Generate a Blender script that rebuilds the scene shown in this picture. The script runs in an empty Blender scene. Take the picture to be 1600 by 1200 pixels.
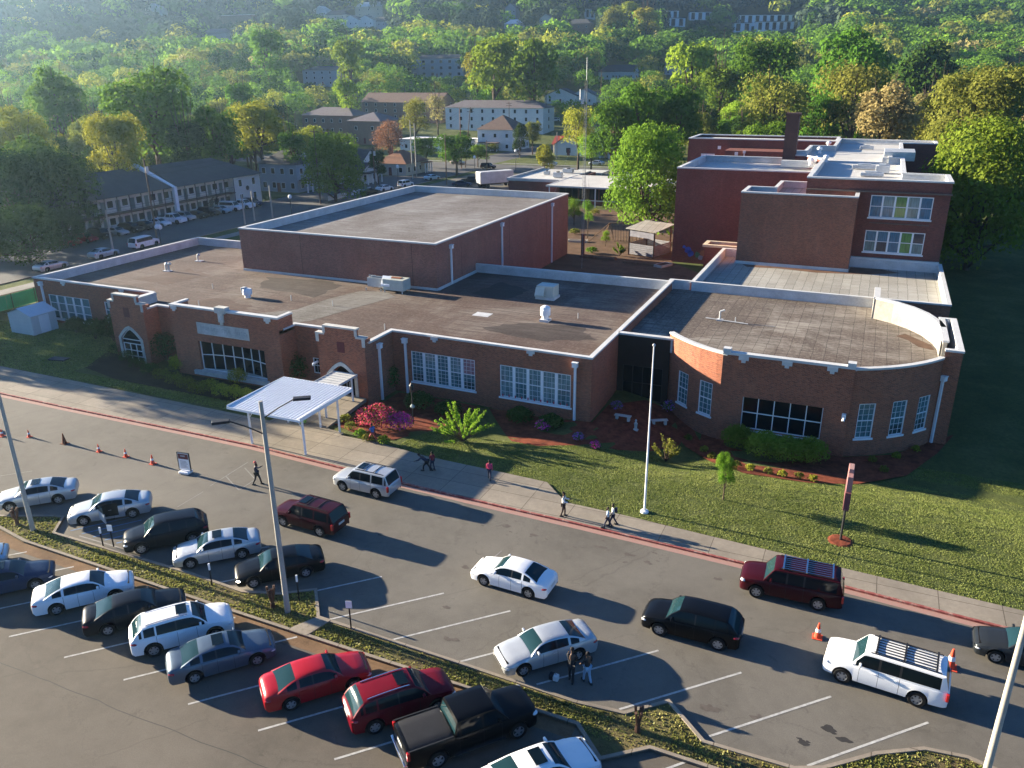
import bpy, bmesh, math, random
import numpy as np
from mathutils import Vector, Matrix, Euler

R = math.radians
SC = bpy.context.scene
COL = SC.collection
random.seed(7)

# ------------------------------------------------------------------ camera
CAM_H = 26.2
FPX, PITCH, ROLL, YAW = 1262.0, R(21.04), R(0.52), R(-23.96)


def cam_axes():
    cp, sp = math.cos(PITCH), math.sin(PITCH)
    f = np.array([math.sin(YAW) * cp, math.cos(YAW) * cp, -sp])
    rt = np.array([math.cos(YAW), -math.sin(YAW), 0.0])
    d = np.cross(f, rt)
    rr = rt * math.cos(ROLL) + d * math.sin(ROLL)
    dd = d * math.cos(ROLL) - rt * math.sin(ROLL)
    return rr, dd, f


CR, CD, CF = cam_axes()
cam = bpy.data.cameras.new('camera')
cam.sensor_width = 36.0
cam.lens = 36.0 * FPX / 1600.0
cam.clip_start = 0.5
cam.clip_end = 6000.0
cam_o = bpy.data.objects.new('camera', cam)
COL.objects.link(cam_o)
up = -CD
cam_o.matrix_world = Matrix(((CR[0], up[0], -CF[0], 0), (CR[1], up[1], -CF[1], 0), (CR[2], up[2], -CF[2], CAM_H), (0, 0, 0, 1)))
SC.camera = cam_o

# ------------------------------------------------------------------ sky, sun, exposure
SUN_EL = R(13.1)
SUN_AZ = R(-2.0)          # direction the shadows run, from +X
wd = bpy.data.worlds.new('World')
SC.world = wd
wd.use_nodes = True
nt = wd.node_tree
nt.nodes.clear()
sky = nt.nodes.new('ShaderNodeTexSky')
sky.sky_type = 'NISHITA'
sky.sun_disc = False
sky.sun_elevation = SUN_EL
sky.sun_rotation = R(-90) - SUN_AZ
sky.altitude = 200
sky.air_density = 1.0
sky.dust_density = 0.6
sky.ozone_density = 8.0
bg = nt.nodes.new('ShaderNodeBackground')
bg.inputs['Strength'].default_value = 0.05
wo = nt.nodes.new('ShaderNodeOutputWorld')
nt.links.new(sky.outputs[0], bg.inputs[0])
nt.links.new(bg.outputs[0], wo.inputs[0])

sl = bpy.data.lights.new('sun', 'SUN')
sl.energy = 5.0
sl.angle = R(0.55)
sl.color = (1.0, 0.86, 0.65)
so = bpy.data.objects.new('sun', sl)
COL.objects.link(so)
sdir = Vector((math.cos(SUN_AZ) * math.cos(SUN_EL), math.sin(SUN_AZ) * math.cos(SUN_EL), -math.sin(SUN_EL)))
so.rotation_euler = sdir.to_track_quat('-Z', 'Y').to_euler()

SC.view_settings.view_transform = 'Standard'
SC.view_settings.look = 'None'
SC.view_settings.exposure = 2.42
SC.view_settings.gamma = 1.0
SC.cycles.max_bounces = 6
SC.cycles.diffuse_bounces = 3
SC.cycles.glossy_bounces = 3
SC.cycles.transmission_bounces = 4
SC.cycles.transparent_max_bounces = 6
SC.cycles.volume_bounces = 0
SC.cycles.use_denoising = True


# ------------------------------------------------------------------ terrain
def sst(x, a, b):
    t = np.clip((np.asarray(x, float) - a) / (b - a), 0, 1)
    return t * t * (3 - 2 * t)


def ht(x, y):
    x = np.asarray(x, float); y = np.asarray(y, float)
    d = -0.406 * x + 0.914 * y
    s = 0.914 * x + 0.406 * y
    z = np.interp(d, [0, 325, 380, 440, 500, 600, 700, 800, 900, 1000, 1200, 1320, 1900], [0, 0, 4, 9, 15, 25, 37, 52, 70, 90, 134, 150, 152])
    k = sst(d, 500, 900)
    z = z + k * (8 * np.sin(s / 97.0 + 1.3) + 5 * np.sin(s / 41.0) + 3 * np.sin((s + d) / 63.0))
    z = z - 0.7 * sst(y, 47.6, 54) * sst(x, -72, -64) * (1 - sst(x, -30, -18)) * (1 - sst(y, 62, 70))
    z = z - 0.5 * sst(y, 47.6, 55) * sst(x, -30, -24) * (1 - sst(x, -12, -6)) * (1 - sst(y, 62, 70))
    z = z - 1.7 * sst(y, 49.5, 60) * sst(x, -19, -10) * (1 - sst(y, 150, 190))
    return z


def gz(x, y):
    return float(ht(x, y))


def ray(px, py):
    """direction of sight towards a spot of the photograph (1600 x 1200)"""
    return CR * (px - 800.0) + CD * (py - 600.0) + CF * FPX


def at(px, py, z=0.0):
    """survey: where the sight line meets the level plane z"""
    d = ray(px, py); t = (CAM_H - z) / -d[2]
    return (float(d[0] * t), float(d[1] * t))


def far_at(px, py, dist):
    """survey: point on a sight line at a given forward ground distance"""
    d = ray(px, py); h = -0.406 * d[0] + 0.914 * d[1]; t = dist / h
    return (float(d[0] * t), float(d[1] * t), float(CAM_H + d[2] * t))


def proj(p):
    v = np.array([p[0], p[1], p[2] - CAM_H]); c = v @ CF
    return 800 + FPX * (v @ CR) / c, 600 + FPX * (v @ CD) / c, c


# ------------------------------------------------------------------ materials
MATS = {}


class NB:
    def __init__(s, name):
        s.m = bpy.data.materials.new(name); s.m.use_nodes = True
        s.t = s.m.node_tree; s.t.nodes.clear()
        s.out = s.n('ShaderNodeOutputMaterial'); s.b = s.n('ShaderNodeBsdfPrincipled')
        s.l(s.b.outputs[0], s.out.inputs[0])

    def n(s, typ, **k):
        o = s.t.nodes.new(typ)
        for a, v in k.items():
            setattr(o, a, v)
        return o

    def l(s, a, b):
        s.t.links.new(a, b)

    def coord(s, which='Object', scale=None):
        tc = s.n('ShaderNodeTexCoord')
        if scale is None:
            return tc.outputs[which]
        mp = s.n('ShaderNodeMapping'); mp.inputs['Scale'].default_value = scale
        s.l(tc.outputs[which], mp.inputs[0]); return mp.outputs[0]

    def noise(s, vec, scale, detail=4, rough=0.6, dist=0.0):
        n = s.n('ShaderNodeTexNoise'); n.inputs['Scale'].default_value = scale
        n.inputs['Detail'].default_value = detail; n.inputs['Roughness'].default_value = rough
        n.inputs['Distortion'].default_value = dist
        s.l(vec, n.inputs['Vector']); return n.outputs['Fac']

    def ramp(s, fac, stops):
        r = s.n('ShaderNodeValToRGB'); e = r.color_ramp.elements
        e[0].position = stops[0][0]; e[0].color = (*stops[0][1], 1)
        e[1].position = stops[-1][0]; e[1].color = (*stops[-1][1], 1)
        for p, c in stops[1:-1]:
            q = e.new(p); q.color = (*c, 1)
        s.l(fac, r.inputs[0]); return r.outputs[0]

    def mix(s, fac, a, b, mode='MIX'):
        m = s.n('ShaderNodeMix', data_type='RGBA', blend_type=mode)
        for i, v in ((0, fac), (6, a), (7, b)):
            if isinstance(v, (int, float)):
                m.inputs[i].default_value = v
            elif isinstance(v, tuple):
                m.inputs[i].default_value = (*v, 1)
            else:
                s.l(v, m.inputs[i])
        return m.outputs[2]

    def bump(s, h, strength=0.3, dist=0.05):
        b = s.n('ShaderNodeBump'); b.inputs['Strength'].default_value = strength
        b.inputs['Distance'].default_value = dist
        s.l(h, b.inputs['Height']); s.l(b.outputs[0], s.b.inputs['Normal'])

    def done(s, col=None, rough=0.7, spec=0.4, metal=0.0, coat=0.0):
        if col is not None:
            if isinstance(col, tuple):
                s.b.inputs['Base Color'].default_value = (*col, 1)
            else:
                s.l(col, s.b.inputs['Base Color'])
        if isinstance(rough, (int, float)):
            s.b.inputs['Roughness'].default_value = rough
        else:
            s.l(rough, s.b.inputs['Roughness'])
        s.b.inputs['Specular IOR Level'].default_value = spec
        s.b.inputs['Metallic'].default_value = metal
        s.b.inputs['Coat Weight'].default_value = coat
        return s.m


def mottled(name, c, var=0.25, scale=1.5, rough=0.75, spec=0.3, bump=0.0, metal=0.0, fine=None):
    """one colour with two sizes of wear"""
    if name in MATS:
        return MATS[name]
    b = NB(name); v = b.coord('Object')
    n1 = b.noise(v, scale, 5); n2 = b.noise(v, (fine or scale * 9), 3)
    lo = tuple(x * (1 - var) for x in c); hi = tuple(min(1, x * (1 + var)) for x in c)
    c1 = b.ramp(n1, [(0.3, lo), (0.7, hi)])
    c2 = b.mix(0.35, c1, b.ramp(n2, [(0.3, lo), (0.7, hi)]))
    if bump:
        b.bump(n2, bump, 0.02)
    MATS[name] = b.done(c2, rough, spec, metal)
    return MATS[name]


def brick(name, c1, c2, mortar, stain=0.35):
    b = NB(name)
    uv = b.coord('UV')
    t = b.n('ShaderNodeTexBrick'); t.inputs['Scale'].default_value = 1.0
    t.inputs['Brick Width'].default_value = 0.25; t.inputs['Row Height'].default_value = 0.088
    t.inputs['Mortar Size'].default_value = 0.013; t.inputs['Mortar Smooth'].default_value = 0.3
    t.inputs['Color1'].default_value = (*c1, 1); t.inputs['Color2'].default_value = (*c2, 1)
    t.inputs['Mortar'].default_value = (*mortar, 1); t.inputs['Bias'].default_value = -0.1
    b.l(uv, t.inputs[0])
    n = b.noise(uv, 0.35, 6, 0.65); n2 = b.noise(b.coord('UV', (0.8, 0.12, 1)), 1.6, 4)
    cc = b.mix(b.ramp(n, [(0.35, (0, 0, 0)), (0.7, (stain, stain, stain))]), t.outputs[0], tuple(x * 0.55 for x in c1))
    cc = b.mix(b.ramp(n2, [(0.55, (0, 0, 0)), (0.8, (0.3, 0.3, 0.3))]), cc, tuple(min(1, x * 1.5 + 0.03) for x in c1))
    n3 = b.noise(b.coord('UV', (4.7, 13, 1)), 1.0, 2)
    cc = b.mix(b.ramp(n3, [(0.35, (0.35, 0.35, 0.35)), (0.7, (0, 0, 0))]), cc, tuple(x * 0.45 for x in c2))
    b.bump(t.outputs['Fac'], -0.25, 0.01)
    return b.done(cc, 0.85, 0.2)


M = {}
M['brick'] = brick('orange_red_brick', (0.43, 0.125, 0.058), (0.17, 0.05, 0.03), (0.38, 0.24, 0.17))
M['brick_gym'] = brick('dark_red_brick', (0.36, 0.13, 0.092), (0.19, 0.068, 0.052), (0.34, 0.23, 0.18), 0.4)
M['brick_old'] = brick('maroon_brick', (0.25, 0.07, 0.05), (0.12, 0.038, 0.03), (0.24, 0.14, 0.11), 0.45)
M['brick_tan'] = brick('tan_brick', (0.24, 0.15, 0.11), (0.2, 0.12, 0.09), (0.28, 0.22, 0.18))
M['white'] = mottled('white_coping', (0.52, 0.52, 0.50), 0.16, 0.8, 0.55, 0.4)
M['whitetrim'] = mottled('white_trim', (0.74, 0.75, 0.76), 0.06, 2, 0.45, 0.4)
M['membrane'] = mottled('white_membrane', (0.47, 0.48, 0.48), 0.25, 0.7, 0.6, 0.3)
M['stone'] = mottled('limestone', (0.46, 0.45, 0.41), 0.3, 1.2, 0.8, 0.2)
M['redmetal'] = mottled('dark_red_panel', (0.12, 0.03, 0.03), 0.2, 2)
M['galv'] = mottled('galvanised_metal', (0.48, 0.50, 0.50), 0.2, 1.5, 0.45, 0.5, 0, 0.3)
M['hvac'] = mottled('pale_green_metal', (0.42, 0.45, 0.40), 0.15, 1.5, 0.5, 0.5)
M['black'] = mottled('black_metal', (0.02, 0.02, 0.022), 0.3, 3, 0.5, 0.4)
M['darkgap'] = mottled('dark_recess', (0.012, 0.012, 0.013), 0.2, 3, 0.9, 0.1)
M['wood'] = mottled('weathered_wood', (0.17, 0.11, 0.07), 0.35, 3, 0.85, 0.2)
M['polewood'] = mottled('brown_pole_wood', (0.12, 0.085, 0.06), 0.3, 3, 0.9, 0.2)
M['soil'] = mottled('bare_soil', (0.12, 0.075, 0.048), 0.45, 0.5, 0.95, 0.1, 0.6)
M['mulch'] = mottled('red_mulch', (0.155, 0.044, 0.024), 0.7, 1.6, 0.95, 0.1, 0.9, 0, 5)
M['concretepole'] = mottled('concrete_pole', (0.36, 0.34, 0.29), 0.15, 2, 0.8, 0.2)


def roofmat(name, base, lo, hi, seam, sw=0.95, sl=9.0, amount=0.5, wet=None):
    b = NB(name)
    uv = b.coord('UV')
    mp = b.n('ShaderNodeMapping'); mp.inputs['Rotation'].default_value = (0, 0, R(90)); b.l(uv, mp.inputs[0])
    t = b.n('ShaderNodeTexBrick'); t.inputs['Scale'].default_value = 1.0
    t.inputs['Brick Width'].default_value = sl; t.inputs['Row Height'].default_value = sw
    t.inputs['Mortar Size'].default_value = 0.03; t.inputs['Mortar Smooth'].default_value = 0.6
    t.inputs['Color1'].default_value = (1, 1, 1, 1); t.inputs['Color2'].default_value = (0.78, 0.78, 0.78, 1)
    t.inputs['Mortar'].default_value = (*seam, 1)
    n0 = b.noise(uv, 0.8, 3)
    vm = b.n('ShaderNodeVectorMath', operation='MULTIPLY_ADD')
    b.l(n0, vm.inputs[0]); vm.inputs[1].default_value = (0.25, 0.25, 0); b.l(mp.outputs[0], vm.inputs[2])
    b.l(vm.outputs[0], t.inputs[0])
    n1 = b.noise(uv, 0.09, 6, 0.7, 0.6); n2 = b.noise(b.coord('UV', (0.22, 2.6, 1)), 0.9, 7, 0.75); n3 = b.noise(uv, 3.5, 5, 0.7)
    c = b.ramp(n1, [(0.3, lo), (0.48, base), (0.62, hi)])
    c = b.mix(b.ramp(n2, [(0.4, (0, 0, 0)), (0.62, (0.85, 0.85, 0.85))]), c, lo)
    c = b.mix(b.ramp(n3, [(0.48, (0, 0, 0)), (0.7, (0.55, 0.55, 0.55))]), c, hi)
    c = b.mix(amount, c, t.outputs[0], 'MULTIPLY')
    b.bump(n3, 0.3, 0.02)
    return b.done(c, 0.8, 0.25)


M['roof_brown'] = roofmat('brown_tar_roof', (0.112, 0.075, 0.058), (0.058, 0.034, 0.026), (0.19, 0.16, 0.132), (0.35, 0.32, 0.3))
M['roof_gym'] = roofmat('gym_roof_felt', (0.17, 0.155, 0.142), (0.09, 0.07, 0.058), (0.26, 0.255, 0.245), (0.6, 0.58, 0.55), 0.95, 9, 0.35)
M['roof_drum'] = roofmat('round_roof_felt', (0.15, 0.12, 0.095), (0.075, 0.055, 0.043), (0.33, 0.30, 0.25), (0.2, 0.18, 0.17), 0.95, 6, 0.8)
M['roof_grey'] = roofmat('grey_sheet_roof', (0.36, 0.35, 0.31), (0.27, 0.25, 0.21), (0.42, 0.41, 0.37), (0.16, 0.15, 0.14), 0.95, 5, 0.8)
M['roof_pale'] = roofmat('pale_sheet_roof', (0.50, 0.49, 0.46), (0.42, 0.41, 0.38), (0.56, 0.55, 0.52), (0.8, 0.8, 0.8), 2.0, 12, 0.35)


def asphalt(name, c, crack=True):
    b = NB(name); v = b.coord('Object')
    n1 = b.noise(v, 0.10, 6, 0.65, 0.4); n2 = b.noise(v, 1.2, 6, 0.7); n3 = b.noise(v, 22, 2, 0.6)
    cc = b.ramp(n1, [(0.32, tuple(x * 0.72 for x in c)), (0.5, c), (0.7, tuple(x * 1.35 for x in c))])
    cc = b.mix(b.ramp(n2, [(0.40, (0, 0, 0)), (0.72, (0.4, 0.4, 0.4))]), cc, tuple(x * 1.45 for x in c))
    n4 = b.noise(v, 0.55, 7, 0.75, 1.2)
    cc = b.mix(b.ramp(n4, [(0.60, (0, 0, 0)), (0.70, (0.55, 0.55, 0.55))]), cc, tuple(x * 0.45 for x in c))
    cc = b.mix(b.ramp(n3, [(0.35, (0.3, 0.3, 0.3)), (0.65, (0, 0, 0))]), cc, tuple(x * 0.5 for x in c))
    if crack:
        vo = b.n('ShaderNodeTexVoronoi', feature='DISTANCE_TO_EDGE'); vo.inputs['Scale'].default_value = 0.16
        nn = b.noise(v, 0.8, 5, 0.7); vm = b.n('ShaderNodeVectorMath', operation='MULTIPLY_ADD')
        b.l(nn, vm.inputs[0]); vm.inputs[1].default_value = (2.2, 2.2, 0); b.l(v, vm.inputs[2]); b.l(vm.outputs[0], vo.inputs['Vector'])
        cc = b.mix(b.ramp(vo.outputs['Distance'], [(0.0, (0.25, 0.25, 0.25)), (0.007, (0, 0, 0))]), cc, tuple(x * 0.35 for x in c))
    b.bump(n3, 0.35, 0.01)
    return b.done(cc, 0.85, 0.25)


M['asphalt'] = asphalt('drive_asphalt', (0.122, 0.112, 0.094))
M['asphalt_low'] = asphalt('lot_asphalt', (0.102, 0.088, 0.070))
M['asphalt_street'] = asphalt('street_asphalt', (0.09, 0.088, 0.085), False)


def concrete(name, c, jx, jy):
    b = NB(name); v = b.coord('Object')
    t = b.n('ShaderNodeTexBrick'); t.offset = 0.0
    t.inputs['Scale'].default_value = 1.0; t.inputs['Brick Width'].default_value = jx; t.inputs['Row Height'].default_value = jy
    t.inputs['Mortar Size'].default_value = 0.022; t.inputs['Color1'].default_value = (1, 1, 1, 1)
    t.inputs['Color2'].default_value = (0.86, 0.86, 0.86, 1); t.inputs['Mortar'].default_value = (0.38, 0.36, 0.34, 1)
    b.l(v, t.inputs[0])
    n1 = b.noise(v, 0.35, 6, 0.7); n2 = b.noise(v, 4, 5, 0.7)
    cc = b.ramp(n1, [(0.3, tuple(x * 0.75 for x in c)), (0.7, tuple(x * 1.15 for x in c))])
    cc = b.mix(b.ramp(n2, [(0.4, (0.35, 0.35, 0.35)), (0.65, (0, 0, 0))]), cc, tuple(x * 0.6 for x in c))
    cc = b.mix(1.0, cc, t.outputs[0], 'MULTIPLY')
    b.bump(n2, 0.2, 0.01)
    return b.done(cc, 0.85, 0.25)


M['walk'] = concrete('sidewalk_concrete', (0.27, 0.235, 0.185), 3.0, 1.55)
M['kerbc'] = concrete('kerb_concrete', (0.27, 0.23, 0.18), 3.0, 30)


def kerbred():
    b = NB('red_kerb_paint'); v = b.coord('Object')
    n1 = b.noise(v, 2.5, 6, 0.75)
    cc = b.ramp(n1, [(0.38, (0.21, 0.045, 0.04)), (0.52, (0.27, 0.085, 0.07)), (0.64, (0.36, 0.24, 0.19))])
    return b.done(cc, 0.75, 0.3)


M['kerbred'] = kerbred()


def worn_paint(name, c, thr=0.5, under=(0.11, 0.10, 0.09)):
    b = NB(name); v = b.coord('Object'); n1 = b.noise(v, 3.5, 6, 0.8)
    cc = b.ramp(n1, [(thr - 0.1, c), (thr + 0.12, tuple((x + y) / 2 for x, y in zip(c, under)))])
    return b.done(cc, 0.8, 0.3)


M['line'] = worn_paint('white_line_paint', (0.42, 0.42, 0.40), 0.52)
M['line_faded'] = worn_paint('faded_line_paint', (0.26, 0.25, 0.23), 0.42)


def grassmat(name, base, hi, lo):
    b = NB(name); v = b.coord('Object')
    n1 = b.noise(v, 0.22, 6, 0.7); n2 = b.noise(v, 3.2, 6, 0.75); n3 = b.noise(v, 11, 3, 0.7)
    cc = b.ramp(n1, [(0.3, lo), (0.5, base), (0.7, hi)])
    cc = b.mix(b.ramp(n2, [(0.35, (0.6, 0.6, 0.6)), (0.6, (0, 0, 0))]), cc, tuple(x * 0.55 for x in lo))
    cc = b.mix(b.ramp(n3, [(0.5, (0, 0, 0)), (0.75, (0.5, 0.5, 0.5))]), cc, hi)
    h = b.n('ShaderNodeMath', operation='ADD'); b.l(n2, h.inputs[0]); b.l(n3, h.inputs[1])
    b.bump(h.outputs[0], 0.9, 0.12)
    return b.done(cc, 0.95, 0.1)


M['grass'] = grassmat('grass_ground', (0.095, 0.115, 0.034), (0.15, 0.16, 0.06), (0.06, 0.08, 0.024))
M['glass_dark'] = NB('dark_glass').done((0.005, 0.008, 0.010), 0.08, 0.18)
M['glass_car'] = NB('car_glass').done((0.003, 0.008, 0.012), 0.09, 0.16)
M['glass_windshield'] = NB('windshield_glass').done((0.010, 0.030, 0.036), 0.07, 0.14)  # teal base colour stands in for the sky reflected in the glass


def blindglass(name, c, stripes=True):
    b = NB(name); v = b.coord('Object', (9.0, 0.6, 0.9)); n = b.noise(v, 1.0, 3, 0.5)
    cc = b.ramp(n, [(0.35, tuple(x * 0.55 for x in c)), (0.6, c)])
    return b.done(cc, 0.12, 0.6)


M['glass_teal'] = blindglass('teal_blind_glass', (0.10, 0.20, 0.215))
M['glass_pale'] = blindglass('pale_blind_glass', (0.19, 0.29, 0.30))
M['glass_dim'] = blindglass('dim_teal_glass', (0.05, 0.085, 0.09))
M['glass_blue'] = blindglass('blue_shade_glass', (0.04, 0.16, 0.26))
M['glass_green'] = blindglass('green_shade_glass', (0.09, 0.24, 0.06))
M['glass_navy'] = blindglass('navy_glass', (0.02, 0.03, 0.06))
M['curtain'] = blindglass('flowered_curtain', (0.34, 0.2, 0.22))


# ------------------------------------------------------------------ mesh building
def wloc(o):
    v = Vector((0, 0, 0))
    while o is not None:
        v += o.location; o = o.parent
    return v


class MB:
    def __init__(s):
        s.v = []; s.f = []; s.m = []

    def quad(s, a, b, c, d, m=0):
        i = len(s.v); s.v += [a, b, c, d]; s.f.append((i, i + 1, i + 2, i + 3)); s.m.append(m)

    def ngon(s, pts, m=0):
        i = len(s.v); s.v += list(pts); s.f.append(tuple(range(i, i + len(pts)))); s.m.append(m)

    def box(s, x0, x1, y0, y1, z0, z1, m=0):
        i = len(s.v)
        s.v += [(x0, y0, z0), (x1, y0, z0), (x1, y1, z0), (x0, y1, z0), (x0, y0, z1), (x1, y0, z1), (x1, y1, z1), (x0, y1, z1)]
        for f in ((0, 3, 2, 1), (4, 5, 6, 7), (0, 1, 5, 4), (1, 2, 6, 5), (2, 3, 7, 6), (3, 0, 4, 7)):
            s.f.append(tuple(i + k for k in f)); s.m.append(m)
        return s

    def prism(s, poly, z0, z1, m=0, top=True, bottom=False, mtop=None):
        n = len(poly); i = len(s.v)
        zz0 = z0 if callable(z0) else (lambda x, y: z0)
        s.v += [(p[0], p[1], zz0(*p[:2])) for p in poly] + [(p[0], p[1], z1) for p in poly]
        for k in range(n):
            j = (k + 1) % n
            s.f.append((i + k, i + j, i + n + j, i + n + k)); s.m.append(m)
        if top:
            s.f.append(tuple(i + n + k for k in range(n))); s.m.append(m if mtop is None else mtop)
        if bottom:
            s.f.append(tuple(i + n - 1 - k for k in range(n))); s.m.append(m)
        return s

    def tube(s, p, q, r0, r1=None, n=8, m=0, caps=True):
        r1 = r0 if r1 is None else r1
        p = Vector(p); q = Vector(q); d = (q - p).normalized()
        a = d.orthogonal().normalized(); b = d.cross(a)
        i = len(s.v)
        for c, r in ((p, r0), (q, r1)):
            for k in range(n):
                t = 2 * math.pi * k / n
                s.v.append(tuple(c + a * (r * math.cos(t)) + b * (r * math.sin(t))))
        for k in range(n):
            j = (k + 1) % n
            s.f.append((i + k, i + j, i + n + j, i + n + k)); s.m.append(m)
        if caps:
            s.f.append(tuple(i + n - 1 - k for k in range(n))); s.m.append(m)
            s.f.append(tuple(i + n + k for k in range(n))); s.m.append(m)
        return s

    def lathe(s, prof, c=(0, 0, 0), n=16, m=0, axis='z', ms=None, cap=True):
        i = len(s.v); L = len(prof)
        for r, h in prof:
            for k in range(n):
                t = 2 * math.pi * k / n
                if axis == 'z':
                    s.v.append((c[0] + r * math.cos(t), c[1] + r * math.sin(t), c[2] + h))
                else:
                    s.v.append((c[0] + r * math.cos(t), c[1] + h, c[2] + r * math.sin(t)))
        for a in range(L - 1):
            for k in range(n):
                j = (k + 1) % n
                q = (i + a * n + k, i + a * n + j, i + (a + 1) * n + j, i + (a + 1) * n + k)
                s.f.append(q if axis == 'z' else q[::-1]); s.m.append(m if ms is None else ms[a])
        if cap and prof[0][0] > 1e-6:
            s.f.append(tuple(i + k for k in range(n))[::-1] if axis == 'z' else tuple(i + k for k in range(n))); s.m.append(m if ms is None else ms[0])
        if cap and prof[-1][0] > 1e-6:
            o = i + (L - 1) * n
            s.f.append(tuple(o + k for k in range(n)) if axis == 'z' else tuple(o + k for k in range(n))[::-1]); s.m.append(m if ms is None else ms[-1])
        return s

    def build(s, name, mats, parent=None, local=False, smooth=False, loc=None, rotz=0.0, bevel=0.0):
        me = bpy.data.meshes.new(name)
        off = Vector((0, 0, 0)) if (local or parent is None) else wloc(parent)
        vs = [(a[0] - off.x, a[1] - off.y, a[2] - off.z) for a in s.v]
        me.from_pydata(vs, [], s.f)
        if not isinstance(mats, (list, tuple)):
            mats = [mats]
        for k in mats:
            me.materials.append(M[k] if isinstance(k, str) else k)
        me.polygons.foreach_set('material_index', s.m)
        uvl = me.uv_layers.new(name='UVMap')
        me.update()
        uv = np.zeros(len(me.loops) * 2)
        co = np.array(s.v, float)
        for p in me.polygons:
            n = p.normal
            ax, ay, az = abs(n.x), abs(n.y), abs(n.z)
            for li in p.loop_indices:
                c = co[me.loops[li].vertex_index]
                if az > 0.7:
                    uv[2 * li] = c[0]; uv[2 * li + 1] = c[1]
                elif ax > ay:
                    uv[2 * li] = c[1]; uv[2 * li + 1] = c[2]
                else:
                    uv[2 * li] = c[0]; uv[2 * li + 1] = c[2]
        uvl.data.foreach_set('uv', uv)
        if smooth:
            me.polygons.foreach_set('use_smooth', [True] * len(me.polygons))
            me.set_sharp_from_angle(angle=R(38))
        o = bpy.data.objects.new(name, me)
        COL.objects.link(o)
        if parent is not None:
            o.parent = parent
        if loc is not None:
            o.location = loc
        o.rotation_euler.z = rotz
        if bevel:
            b = o.modifiers.new('bevel', 'BEVEL'); b.width = bevel; b.segments = 2; b.limit_method = 'ANGLE'
        return o


def tag(o, label=None, cat=None, group=None, kind=None):
    if label: o['label'] = label
    if cat: o['category'] = cat
    if group: o['group'] = group
    if kind: o['kind'] = kind
    return o


def root(name, loc, label, cat, group=None, rotz=0.0):
    o = bpy.data.objects.new(name, None); COL.objects.link(o)
    o.location = loc; o.rotation_euler.z = rotz; o.empty_display_size = 0.3
    return tag(o, label, cat, group)


def kids(o):
    return KID.get(o.as_pointer(), [])


KID = {}


def index_children():
    KID.clear()
    for o in COL.objects:
        if o.parent: KID.setdefault(o.parent.as_pointer(), []).append(o)


def copy_tree(o, parent=None):
    c = o.copy(); COL.objects.link(c)
    if parent is not None: c.parent = parent
    for ch in kids(o):
        copy_tree(ch, c)
    return c


def clone(o, loc, rotz=0.0, label=None, group=None, scale=None):
    c = copy_tree(o); c.location = loc; c.rotation_euler.z = rotz
    if label: c['label'] = label
    if group: c['group'] = group
    if scale is not None: c.scale = scale
    return c


def offset_poly(pts, w, closed):
    n = len(pts); out = []
    for i in range(n):
        p = Vector(pts[i][:2])
        a = Vector(pts[i - 1][:2]) if (closed or i > 0) else None
        b = Vector(pts[(i + 1) % n][:2]) if (closed or i < n - 1) else None
        d1 = (p - a).normalized() if a is not None else None
        d2 = (b - p).normalized() if b is not None else None
        if d1 is None: d1 = d2
        if d2 is None: d2 = d1
        n1 = Vector((d1.y, -d1.x)); n2 = Vector((d2.y, -d2.x))
        m = n1 + n2
        if m.length < 1e-6: m = n1
        m.normalize(); k = w / max(0.3, m.dot(n1))
        out.append((p.x + m.x * k, p.y + m.y * k))
    return out


def strip(mb, pts, w0, w1, z0, z1, closed=False, m=0):
    """a wall, coping or kerb following a line; w0, w1 offsets to the right of travel"""
    A = offset_poly(pts, w0, closed); B = offset_poly(pts, w1, closed); n = len(pts)
    seg = n if closed else n - 1
    f0 = z0 if callable(z0) else (lambda x, y: z0)
    f1 = z1 if callable(z1) else (lambda x, y: z1)
    for i in range(seg):
        j = (i + 1) % n
        a, b, c, d = A[i], A[j], B[j], B[i]
        lo = lambda p: (p[0], p[1], f0(*p)); hi = lambda p: (p[0], p[1], f1(*p))
        mb.quad(hi(a), hi(d), hi(c), hi(b), m)
        mb.quad(lo(a), hi(a), hi(b), lo(b), m)
        mb.quad(lo(d), lo(c), hi(c), hi(d), m)
        if not closed and i == 0: mb.quad(lo(a), lo(d), hi(d), hi(a), m)
        if not closed and i == seg - 1: mb.quad(lo(b), hi(b), hi(c), lo(c), m)
    return mb


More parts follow.
